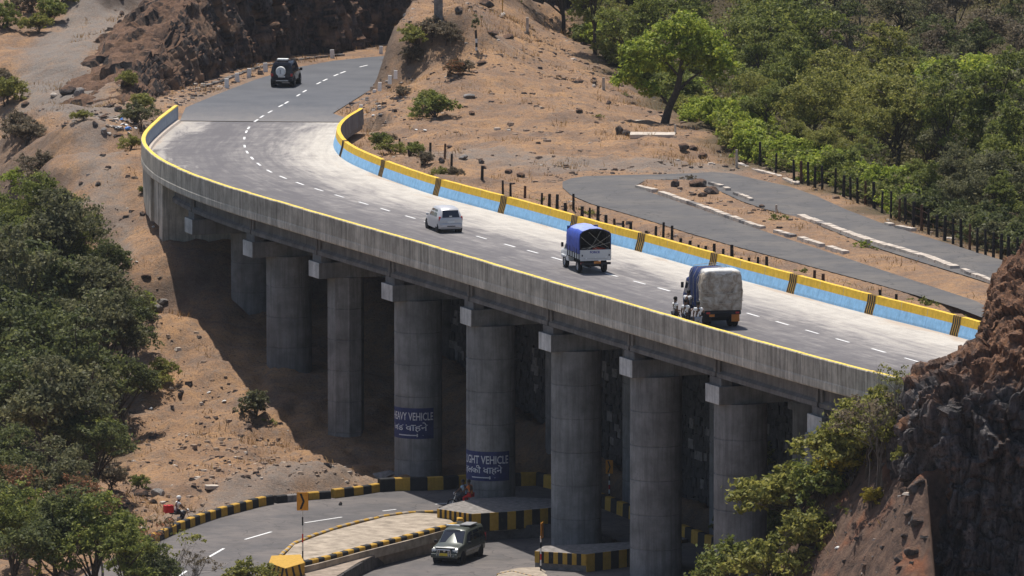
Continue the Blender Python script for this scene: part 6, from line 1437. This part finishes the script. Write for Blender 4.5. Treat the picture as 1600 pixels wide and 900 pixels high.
# load under sheets: rounded block, creased
def sheet_load(name, y0, y1, mat, z0, zt, hw, seed, root, amp=.07, mats=None):
    bm = bmesh.new(); N1, N2 = 26, 30; prof_ = []
    for k in range(N1 + 1):
        a = k / N1; ang = math.pi * a; x = -math.cos(ang); z = math.sin(ang)
        ex = .32; xx = math.copysign(abs(x) ** ex, x) * hw; zz = z0 + (zt - z0) * (abs(z) ** ex if z > 0 else 0); prof_.append((xx, zz))
    vs = []; 
    for i in range(N2 + 1):
        f_ = i / N2; y = y0 + (y1 - y0) * f_; e = min(f_, 1 - f_); sh = 1 - .10 * math.exp(-e * 22)
        for (x, z) in prof_: vs.append(Vector((x * sh, y, z0 + (z - z0) * sh)))
    n = N1 + 1; fs = [(i * n + k, i * n + k + 1, (i + 1) * n + k + 1, (i + 1) * n + k) for i in range(N2) for k in range(N1)]
    # rear and front closing faces as fans of grids
    for end in (0, N2):
        rows = 14; y = y0 if end == 0 else y1; base_ = len(vs); sgn = -1 if end == 0 else 1
        for r_ in range(1, rows + 1):
            g_ = 1 - r_ / rows
            for k in range(n):
                v_ = vs[end * n + k]; vs.append(Vector((v_.x * g_, y + sgn * .05 * (1 - g_ ** 3), z0 + (v_.z - z0) * g_ if False else (v_.z * g_ + (z0 + (zt - z0) * .4) * (1 - g_)))))
        prev = [end * n + k for k in range(n)]
        for r_ in range(rows):
            cur = [base_ + r_ * n + k for k in range(n)]
            for k in range(n - 1): fs.append((prev[k], prev[k + 1], cur[k + 1], cur[k]))
            fs.append((prev[n - 1], prev[0], cur[0], cur[n - 1])); prev = cur
    P = np.array([v_[:] for v_ in vs]); cr = 1 - np.abs(fbm(P[:, 0] * 1.5, P[:, 1] * 1.5 + 3, P[:, 2] * 1.2, 3, seed)); d = amp * (cr - .6) + amp * .5 * (1 - np.abs(vnoise(P[:, 0] * 3.2, P[:, 1] * 3.2, P[:, 2] * .7, seed + 7))) - amp * .25 * np.exp(-((P[:, 2] - 2.05) / .06) ** 2) + .03 * fbm(P[:, 0] * 5, P[:, 1] * 5, P[:, 2] * 5, 2, seed + 4)
    ce = np.array([0, (y0 + y1) / 2, (z0 + zt) / 2]); dr = P - ce; dr /= np.linalg.norm(dr, axis=1, keepdims=True) + 1e-6; P = P + dr * d[:, None]
    o = mesh_obj(name, P, fs, mat, root, None, True); bm = bmesh.new(); bm.from_mesh(o.data); bmesh.ops.remove_doubles(bm, verts=bm.verts[:], dist=.002); bmesh.ops.recalc_face_normals(bm, faces=bm.faces[:]); bm.to_mesh(o.data); bm.free(); o.data.polygons.foreach_set('use_smooth', [True] * len(o.data.polygons)); return o
sheet_load('load_sheet', -2.72, -1.6, M['grey_sheet'], .98, 3.12, 1.08, 5, c, .14)
sheet_load('front_tarpaulin', -1.75, 1.35, M['navy_tarp'], 1.3, 3.02, 1.02, 9, c, .06)
sheet_load('top_sheet', -2.68, -1.5, M['white_sheet'], 2.75, 3.20, .98, 12, c, .06)
for i, y in enumerate((-2.2, -1.3, -.4, .5)):
    mb = MB(); mb.tube([Vector((-1.10, y, 1.2)), Vector((-1.11, y, 2.6)), Vector((-.85, y, 3.14)), Vector((0, y, 3.24)), Vector((.85, y, 3.14)), Vector((1.12, y, 2.6)), Vector((1.12, y, 1.2))], [.013] * 7, 5); mb.build('rope', M['rope'], c)
for z in (1.55, 2.05):
    mb = MB(); mb.tube([Vector((-1.13, -1.9, z)), Vector((-1.1, -2.84, z - .08)), Vector((0, -2.94, z - .15)), Vector((1.1, -2.84, z - .02)), Vector((1.14, -1.9, z))], [.012] * 5, 5); mb.build('rope', M['rope'], c)
# ---------------------------------------------------------------- people: one skinned surface each
simple('skin', (0.13, .072, .045), .6, .1, 6, .3); simple('hair', (0.01, .009, .009), .7, .2, 9); simple('shirt_white', (.74, .74, .73), .8, .12, 6); simple('trouser_dark', (.03, .03, .04), .9, .2, 6); simple('trouser_grey', (.30, .31, .33), .9, .2, 6); simple('shirt_orange', (.6, .17, .04), .8, .2, 6); simple('shirt_pale_blue', (.35, .5, .6), .8, .2, 6); simple('cloth_red', (.55, .03, .03), .7, .2, 6)
simple('bike_metal', (.03, .03, .035), .35, .1, 6, .5)
def person(loc, rz, label, joints, shirt, trousers, group=None, scale=1.0, sleeve=.5, helmet=None):
    """joints: dict of points; z up, x right, y forward"""
    root = empty('person', loc, rz); root.scale = (scale,) * 3; tag(root, label, 'person', group)
    J = dict(pel=(0, 0, .95), sp1=(0, 0, 1.12), sp2=(0, .01, 1.30), neck=(0, 0, 1.46), hd1=(0, .02, 1.57), hd2=(0, .02, 1.67), hipL=(-.10, 0, .90), hipR=(.10, 0, .90), knL=(-.11, .03, .50), knR=(.11, .03, .50), anL=(-.11, 0, .09), anR=(.11, 0, .09), toL=(-.12, .17, .04), toR=(.12, .17, .04),
             shL=(-.19, 0, 1.40), shR=(.19, 0, 1.40), elL=(-.25, -.03, 1.13), elR=(.25, -.03, 1.13), wrL=(-.26, .06, .90), wrR=(.26, .06, .90)); J.update(joints)
    names = list(J); rad = dict(pel=(.155, .115), sp1=(.14, .10), sp2=(.17, .115), neck=(.06, .06), hd1=(.078, .09), hd2=(.082, .095), hip=(.095, .095), kn=(.062, .062), an=(.045, .045), to=(.04, .035), sh=(.068, .068), el=(.045, .045), wr=(.03, .026))
    V = [Vector(J[n]) for n in names]; E_ = [('pel', 'sp1'), ('sp1', 'sp2'), ('sp2', 'neck'), ('neck', 'hd1'), ('hd1', 'hd2'), ('pel', 'hipL'), ('pel', 'hipR'), ('hipL', 'knL'), ('knL', 'anL'), ('anL', 'toL'), ('hipR', 'knR'), ('knR', 'anR'), ('anR', 'toR'), ('sp2', 'shL'), ('sp2', 'shR'), ('shL', 'elL'), ('elL', 'wrL'), ('shR', 'elR'), ('elR', 'wrR')]
    ed = [(names.index(a), names.index(b)) for a, b in E_]; R_ = []
    for n in names:
        k = n if n in rad else n[:-1]; R_.append(rad[k])
    # palms with five separate fingers
    for s_ in ('L', 'R'):
        w_ = Vector(J['wr' + s_]); e = Vector(J['el' + s_]); d_ = (w_ - e).normalized(); side = d_.cross(Vector((0, 0, 1))); side = (side if side.length > .1 else Vector((0, 1, 0))).normalized(); fw = side.cross(d_).normalized()
        V.append(w_ + d_ * .07); R_.append((.036, .016)); pi = len(V) - 1; ed.append((names.index('wr' + s_), pi))
        for q, (o, L_) in enumerate(((-.030, .062), (-.010, .078), (.010, .072), (.028, .055))):
            a = V[pi] + fw * o + d_ * .03; b = a + d_ * L_ * .5 + side * .006; c_ = b + d_ * L_ * .45 + side * .02
            i0 = len(V); V += [a, b, c_]; R_ += [(.009, .009), (.0085, .0085), (.008, .008)]; ed += [(pi, i0), (i0, i0 + 1), (i0 + 1, i0 + 2)]
        a = w_ + d_ * .035 - fw * .04; b = a + d_ * .035 - fw * .02; i0 = len(V); V += [a, b]; R_ += [(.011, .011), (.009, .009)]; ed += [(pi, i0), (i0, i0 + 1)]
    me = bpy.data.meshes.new('body'); me.from_pydata(V, ed, []); me.materials.append(M['skin']); o = bpy.data.objects.new('body', me); COL.objects.link(o); o.parent = root
    sk = o.modifiers.new('skin', 'SKIN'); sk.use_smooth_shade = True
    for v_, r_ in zip(me.skin_vertices[0].data, R_): v_.radius = r_
    me.skin_vertices[0].data[names.index('pel')].use_root = True
    ss_ = o.modifiers.new('sub', 'SUBSURF'); ss_.levels = 1; ss_.render_levels = 1
    def cloth(nm, keys, E2, grow, mat, extra=()):
        vv = [Vector(J[k]) for k in keys] + [Vector(J[a]).lerp(Vector(J[b]), f) for a, b, f in extra]; rr = [tuple(x + grow for x in rad[k if k in rad else k[:-1]]) for k in keys] + [tuple((x + grow) * .98 for x in rad[a[:-1]]) for a, b, f in extra]
        m2 = bpy.data.meshes.new(nm); m2.from_pydata(vv, E2, []); m2.materials.append(mat); ob = bpy.data.objects.new(nm, m2); COL.objects.link(ob); ob.parent = root; k2 = ob.modifiers.new('skin', 'SKIN'); k2.use_smooth_shade = True
        for v_, r_ in zip(m2.skin_vertices[0].data, rr): v_.radius = r_
        m2.skin_vertices[0].data[0].use_root = True; s2 = ob.modifiers.new('sub', 'SUBSURF'); s2.levels = 1; s2.render_levels = 1
    cloth('shirt', ['sp1', 'sp2', 'shL', 'shR', 'pel'], [(0, 1), (1, 2), (1, 3), (0, 4), (2, 5), (3, 6)], .014, M[shirt], (('shL', 'elL', sleeve), ('shR', 'elR', sleeve)))
    cloth('trousers', ['pel', 'hipL', 'hipR', 'knL', 'knR'], [(0, 1), (0, 2), (1, 3), (2, 4), (3, 5), (4, 6)], .016, M[trousers], (('knL', 'anL', .92), ('knR', 'anR', .92)))
    h = Vector(J['hd2']); n_ = Vector(J['neck']); fwd = Vector((0, 1, 0))
    mb = MB(); mb.lathe([(0, .105), (.05, .098), (.085, .065), (.10, .015), (.098, -.04), (.085, -.07)], (0, 0, 0), 16); hr = mb.build('helmet' if helmet else 'hair', M[helmet or 'hair'], root, True); hr.location = h + Vector((0, -.012, .02)); hr.scale = (.98, 1.12, 1.0) if not helmet else (1.25, 1.35, 1.2)
    f0 = Vector(J['hd1']) + Vector((0, .085, .02))
    mb = MB(); mb.box((0, .012, 0), (.022, .035, .04), 0, 0, .6); ns = mb.build('nose', M['skin'], root); ns.location = f0
    for s_ in (-1, 1):
        mb = MB(); mb.lathe([(0, -.012), (.011, 0), (0, .012)], (0, 0, 0), 8); ey = mb.build('eye', M['shirt_white'], root); ey.location = f0 + Vector((s_ * .030, -.004, .035))
        mb = MB(); mb.box((0, 0, 0), (.015, .035, .055), 0); er = mb.build('ear', M['skin'], root, bevel=.006); er.location = Vector(J['hd1']) + Vector((s_ * .083, 0, .03))
    mb = MB(); mb.box((0, 0, 0), (.045, .012, .012), 0); mo = mb.build('mouth', M['cloth_red'] if False else M['hair'], root); mo.location = f0 + Vector((0, -.006, -.038))
    return root
GP = None
def std(u, v, z): q = un(u, v, z); return (q[0], q[1], z)
person(std(1055, 516, 0), math.radians(-60), 'person in a white shirt and dark trousers standing apart, left of the lorry', dict(elL=(-.22, .05, 1.12), wrL=(-.12, .22, 1.05)), 'shirt_white', 'trouser_dark')
person(std(1071, 520, 0), math.radians(-40), 'person in a white shirt with dark trousers, second from the left beside the lorry', dict(elR=(.28, .08, 1.15), wrR=(.22, .28, 1.22)), 'shirt_white', 'trouser_dark')
person(std(1073, 505, 0), math.radians(-30), 'person in a white shirt leaning at the lorry cab, behind the others', dict(sp2=(0, .08, 1.30), neck=(0, .13, 1.45), hd1=(0, .19, 1.55), hd2=(0, .22, 1.64), shL=(-.19, .09, 1.40), shR=(.19, .09, 1.40), elL=(-.27, .25, 1.25), elR=(.27, .25, 1.25), wrL=(-.2, .42, 1.3), wrR=(.2, .42, 1.3)), 'shirt_white', 'trouser_dark')
person(std(1091, 524, 0), math.radians(-15), 'person in a white shirt and pale grey trousers at the rear corner of the lorry', dict(elR=(.27, .12, 1.18), wrR=(.2, .33, 1.3)), 'shirt_white', 'trouser_grey')

def motorbike(loc, rz, label, box=False):
    r_ = empty('motorcycle', loc, rz); tag(r_, label, 'motorcycle')
    for y in (-.62, .64):
        mb = MB(); mb.lathe([(.24, -.04), (.29, -.035), (.30, 0), (.29, .035), (.24, .04), (.24, -.04)], (0, 0, 0), 22, 0, 'x'); wh = mb.build('wheel', M['tyre'], r_, True); wh.location = (0, y, .30)
        mb = MB(); mb.lathe([(.05, -.05), (.05, .05)], (0, 0, 0), 10, 0, 'x')
        for k in range(8): mb.cyl((0, 0, 0), (0, .25 * math.cos(k * .785), .25 * math.sin(k * .785)), .006, n=4)
        hb = mb.build('spokes', M['chrome'], wh)
    mb = MB(); mb.tube([Vector((0, -.62, .30)), Vector((0, -.25, .42)), Vector((0, .0, .34)), Vector((0, .28, .62)), Vector((0, .36, .86))], [.025] * 5, 6); mb.tube([Vector((0, -.30, .72)), Vector((0, .3, .74))], [.025] * 2, 6); mb.tube([Vector((0, -.62, .3)), Vector((0, -.42, .74))], [.02] * 2, 6); mb.build('frame', M['bike_metal'], r_)
    mb = MB(); mb.tube([Vector((0, .64, .30)), Vector((0, .44, .72)), Vector((0, .36, .96))], [.025] * 3, 6); mb.build('fork', M['chrome'], r_)
    mb = MB(); mb.tube([Vector((-.36, .28, 1.02)), Vector((-.12, .36, 1.0)), Vector((.12, .36, 1.0)), Vector((.36, .28, 1.02))], [.016] * 4, 6); mb.build('handlebar', M['bike_metal'], r_)
    mb = MB(); mb.lathe([(0, -.2), (.10, -.17), (.145, 0), (.11, .18), (0, .22)], (0, 0, 0), 14, 0, 'y'); tk = mb.build('fuel_tank', M['bike_metal'], r_, True); tk.location = (0, .16, .80); boxp('seat', (0, -.28, .80), (.24, .62, .09), M['trim_black'], r_, .03); boxp('engine', (0, .02, .42), (.24, .32, .26), M['rim'], r_, .03)
    mb = MB(); mb.lathe([(0, .08), (.075, .06), (.08, -.02), (0, -.06)], (0, 0, 0), 14, 0, 'y'); hl = mb.build('headlight', M['lamp_clear'], r_, True); hl.location = (0, .46, .92)
    mb = MB(); mb.cyl((.14, .1, .28), (.16, -.7, .34), .035); mb.build('exhaust', M['chrome'], r_); return r_
RID = dict(pel=(0, -.22, .92), sp1=(0, -.19, 1.09), sp2=(0, -.12, 1.27), neck=(0, -.08, 1.42), hd1=(0, -.05, 1.53), hd2=(0, -.04, 1.63), hipL=(-.12, -.15, .88), hipR=(.12, -.15, .88), knL=(-.19, .20, .72), knR=(.19, .20, .72), anL=(-.17, .05, .36), anR=(.17, .05, .36), toL=(-.17, .2, .30), toR=(.17, .2, .30), shL=(-.19, -.1, 1.37), shR=(.19, -.1, 1.37), elL=(-.30, .08, 1.18), elR=(.30, .08, 1.18), wrL=(-.33, .22, 1.06), wrR=(.33, .22, 1.06))
q = un(281, 816, ZA + .1); g_ = gzf(*q) + .02
mbk = motorbike((q[0], q[1], g_), math.radians(-68), 'motorcycle carrying a red box behind the striped kerb at the lower left', True)
person((q[0], q[1], g_), math.radians(-68), 'rider in a cream jacket and white helmet on the motorcycle behind the striped kerb', RID, 'shirt_white', 'trouser_dark', helmet='white_paint')
bx = boxp('crate', (0, 0, 0), (.42, .50, .42), M['cloth_red'], None, .03); fw = Vector((math.sin(math.radians(68)), math.cos(math.radians(68)), 0)); bx.location = Vector((q[0], q[1], g_ + 1.06)) - fw * .66; bx.rotation_euler = (0, 0, math.radians(-68)); tag(bx, 'red box strapped on the back of the motorcycle at the lower left', 'box')
for s_ in (-1, 1): boxp('strap', (0, s_ * .12, .214), (.43, .04, .01), M['trim_black'], bx)
q = un(722, 797, ZA); motorbike((q[0], q[1], ZA), math.radians(62), 'motorcycle in the deep shade between the striped kerb and the plinth')
person((q[0], q[1], ZA), math.radians(62), 'rider in a pale blue shirt in the deep shade beside the striped plinth', RID, 'shirt_pale_blue', 'trouser_dark')
RID2 = {k: (v_[0], v_[1] - .38, v_[2] + .02) for k, v_ in RID.items()}; RID2.update(elL=(-.27, -.28, 1.15), elR=(.27, -.28, 1.15), wrL=(-.2, -.12, 1.1), wrR=(.2, -.12, 1.1))
person((q[0], q[1], ZA), math.radians(62), 'pillion rider in orange on the motorcycle in the deep shade', RID2, 'shirt_orange', 'cloth_red')

# ---------------------------------------------------------------- signs, posts, slabs
simple('sign_orange', (0.72, .30, .03), .5, .15, 5); simple('sign_back', (.3, .3, .3), .6, .2, 5)
def chevron(u, vb, z, h, w_, bh, rz, label, back=False):
    q = un(u, vb, z); r_ = empty('chevron_sign', (q[0], q[1], z), rz); tag(r_, label, 'road sign')
    n = 6
    for k in range(n):
        mb = MB(); mb.cyl((0, 0, h * k / n), (0, 0, h * (k + 1) / n), .04, n=10); mb.build('pole_band', M[('black_paint', 'white_paint')[k % 2]] if k != 2 else M['cloth_red'], r_)
    bd = boxp('board', (0, -.06, h + bh / 2 - .1), (w_, .03, bh), M['sign_orange'], r_, .008)
    def ch(x0):
        return [(x0, -.34), (x0 + .20, 0), (x0, .34), (x0 + .14, .34), (x0 + .34, 0), (x0 + .14, -.34)]
    pts = [(x * w_ / .75, z_ * bh / .8) for x, z_ in ch(-.20)]
    vs = [(x, -.019, z_) for x, z_ in pts] + [(x, -.010, z_) for x, z_ in pts]
    mesh_obj('chevron', vs, [(0, 1, 4, 5), (1, 2, 3, 4)], M['black_paint'], bd)
    return r_
chevron(473, 874, ZA + .28, 2.75, .62, .98, math.radians(4), 'orange chevron sign in the sun on the traffic island')
chevron(952, 778, ZA, 1.5, .42, .78, 0, 'orange chevron sign in the shade behind the columns')
chevron(845, 893, ZB + .4, 1.9, .6, .85, math.radians(78), 'road sign seen edge-on beside the column in the shade')
# concrete slab and small posts
q = un(1020, 213, .2); boxp_ = boxp('concrete_slab', (q[0], q[1] + .5, gzf(*q) + .12), (3.0, 1.6, .28), M['pale_stone'], None, .03); boxp_.rotation_euler = (0.02, 0, math.radians(-3)); tag(boxp_, 'pale concrete slab lying in front of the light green tree', 'slab')
q = un(990, 190, .2); bb = boxp('concrete_slab', (q[0], q[1], gzf(*q) + .04), (1.7, .8, .12), M['pale_stone'], None, .02); bb.rotation_euler = (0, 0, .15); tag(bb, 'low pale slab left of the tree trunk behind the bigger slab', 'slab')
q = un(331, 767, -13.1); bb = boxp('concrete_slab', (q[0], q[1], gzf(*q) + .1), (.72, .6, .22), M['pale_stone'], None, .03); bb.rotation_euler = (0, .03, .3); tag(bb, 'small concrete block on the dirt above the lower road', 'block')
def post(u, v, w_, h, label, mat='pale_stone', name='concrete_post', z=None):
    p_ = onray(u, v); o = boxp(name, (p_[0], p_[1], p_[2] + h / 2 - .1), (w_, w_, h + .2), M[mat], None, .015, taper=.85); tag(o, label, 'post'); return o
post(943, 141, .22, .82, 'short concrete post at the foot of the forest edge'); post(824, 58, .22, 1.15, 'concrete post at the top of the brown hill'); post(1151, 262, .16, 1.15, 'slim pale post where the far side road begins'); post(1055, 210, .16, .55, 'little post at the right end of the concrete slab'); post(1357, 388, .22, .5, 'short pale marker post on the kerb of the bare islet'); post(1213, 333, .14, .5, 'small pale marker post in the weed on the bare islet')
pp_ = onray(685, 45); o = boxp('concrete_pillar', (pp_[0], pp_[1], pp_[2] + .9), (.62, .62, 2.1), M['grey_stone'], None, .03); tag(o, 'square grey concrete pillar at the top edge beside the cutting', 'pillar'); boxp('pillar_cap', (0, 0, 1.08), (.76, .76, .1), M['pale_stone'], o)
pp_ = onray(785, 24); mb = MB(); mb.cyl((0, 0, -.3), (0, 0, 2.6), .04, n=8); o = mb.build('marker_pole', M['ochre_paint']); o.location = pp_; tag(o, 'thin orange pole at the top of the brown hill', 'pole')
pp_ = onray(744, 85); r_ = empty('banded_post', pp_); tag(r_, 'leafy sapling trunk painted in black and white bands on the brown hill', 'post')
for k in range(5):
    mb = MB(); mb.cyl((.02 * math.sin(k), 0, k * .30 - .1), (.02 * math.sin(k + 1), 0, (k + 1) * .30 - .1), .085, .08, 10); mb.build('band', M[('white_paint', 'black_paint')[k % 2]] if k < 4 else M['bark'], r_)
V, Fc = leaf_cloud(900, [(0, 0, 1.9, .4), (.15, 0, 2.3, .35), (-.2, 0, 1.6, .3)], 420, .07, 1, .2); link_mesh('foliage', leaf_mesh('foliage', V, Fc, 'leaf_greydark'), r_)
pp_ = onray(390, 126)
# low stone wall along the verge below the cutting
r_ = None; pts = resample(U([(318,138),(345,130),(372,119),(398,110),(420,104),(455,97),(500,92),(540,88)], 0), .55)
r_ = empty('verge_wall', (*pts[0], 0)); tag(r_, 'low line of grey kerb stones along the foot of the cutting', 'kerb')
for i, q in enumerate(pts[:-1]):
    d_ = pts[i + 1] - q; bs = boxp('stone_block', (q[0] - pts[0][0], q[1] - pts[0][1], .08), (.5, .3 + rnd.uniform(-.05, .05), .24 + rnd.uniform(-.06, .06)), M['grey_stone'] if rnd.random() < .7 else M['dark_stone'], r_); bs.rotation_euler = (0, 0, math.atan2(d_[1], d_[0]) + rnd.uniform(-.1, .1))
r_ = None; pts = resample(U([(600,162),(604,150),(616,142),(622,132),(628,118)], 0), .5)
r_ = empty('gutter_wall', (*pts[0], 0)); tag(r_, 'broken dark gutter wall on the right verge of the approach', 'kerb')
for i, q in enumerate(pts[:-1]):
    d_ = pts[i + 1] - q; bs = boxp('stone_block', (q[0] - pts[0][0], q[1] - pts[0][1], .12), (.46, .3, .34 + rnd.uniform(-.1, .1)), M['grey_stone'] if rnd.random() < .6 else M['dark_stone'], r_); bs.rotation_euler = (0, 0, math.atan2(d_[1], d_[0]) + rnd.uniform(-.1, .1))
# rubbish tip
simple('rag_blue', (.08, .22, .55), .7, .3, 6)
for i in range(34):
    u = rnd.gauss(190, 14); v = rnd.gauss(204, 8); p_ = onray(u, v); m_ = rnd.choice(['white_paint', 'pale_stone', 'shirt_white', 'grey_stone', 'rag_blue' if i < 3 else 'white_paint'])
    o = link_mesh('litter_scrap', protos[i % 7].copy(), None, (p_[0], p_[1], p_[2] + .04), (rnd.random(), rnd.random(), rnd.random() * 6), (rnd.uniform(.08, .2), rnd.uniform(.08, .2), .05)); o.data.materials[0] = M[m_]; tag(o, 'scrap of pale rubbish on the tip outside the parapet curve', 'rubbish', 'rubbish on the tip outside the parapet')
p_ = onray(201, 206); o = link_mesh('litter_bag', protos[2].copy(), None, (p_[0], p_[1], p_[2] + .08), (0.2, 0, .6), (.30, .16, .14)); o.data.materials[0] = M['rag_blue']; tag(o, 'crumpled blue plastic bag on the rubbish tip', 'bag')
for i, (u, v) in enumerate(((650, 205), (664, 206), (583, 190), (592, 168), (1308, 863), (240, 356), (203, 408), (213, 413), (185, 395), (350, 636), (326, 628), (236, 640))):
    p_ = onray(u, v); o = link_mesh('litter_scrap', protos[i % 7].copy(), None, (p_[0], p_[1], p_[2] + .05), (0, .2, i), (.16, .12, .07)); o.data.materials[0] = M['white_paint']; tag(o, 'lone white scrap of rubbish on bare earth', 'rubbish', 'white scraps on bare earth')
# ---------------------------------------------------------------- thin summer haze
bm = bmesh.new(); bmesh.ops.create_cube(bm, size=1.0); hm = bpy.data.meshes.new('haze'); bm.to_mesh(hm); bm.free()
hz = bpy.data.objects.new('haze', hm); COL.objects.link(hz); zmin, zmax = float(Z.min()) - 1.0, max(float(Z.max()), CAMH) + 14.0
hz.scale = (840, 1290, zmax - zmin); hz.location = (10, 610, (zmin + zmax) / 2)
hmat = bpy.data.materials.new('haze'); hmat.use_nodes = True; hn = hmat.node_tree; hn.nodes.clear(); ho = hn.nodes.new('ShaderNodeOutputMaterial'); hv = hn.nodes.new('ShaderNodeVolumePrincipled')
hv.inputs['Color'].default_value = (.86, .91, 1.0, 1); hv.inputs['Density'].default_value = 0.00004; hv.inputs['Anisotropy'].default_value = 0.2
hn.links.new(hv.outputs[0], ho.inputs['Volume']); hm.materials.append(hmat); tag(hz, 'thin warm-weather haze over the valley', kind='stuff')
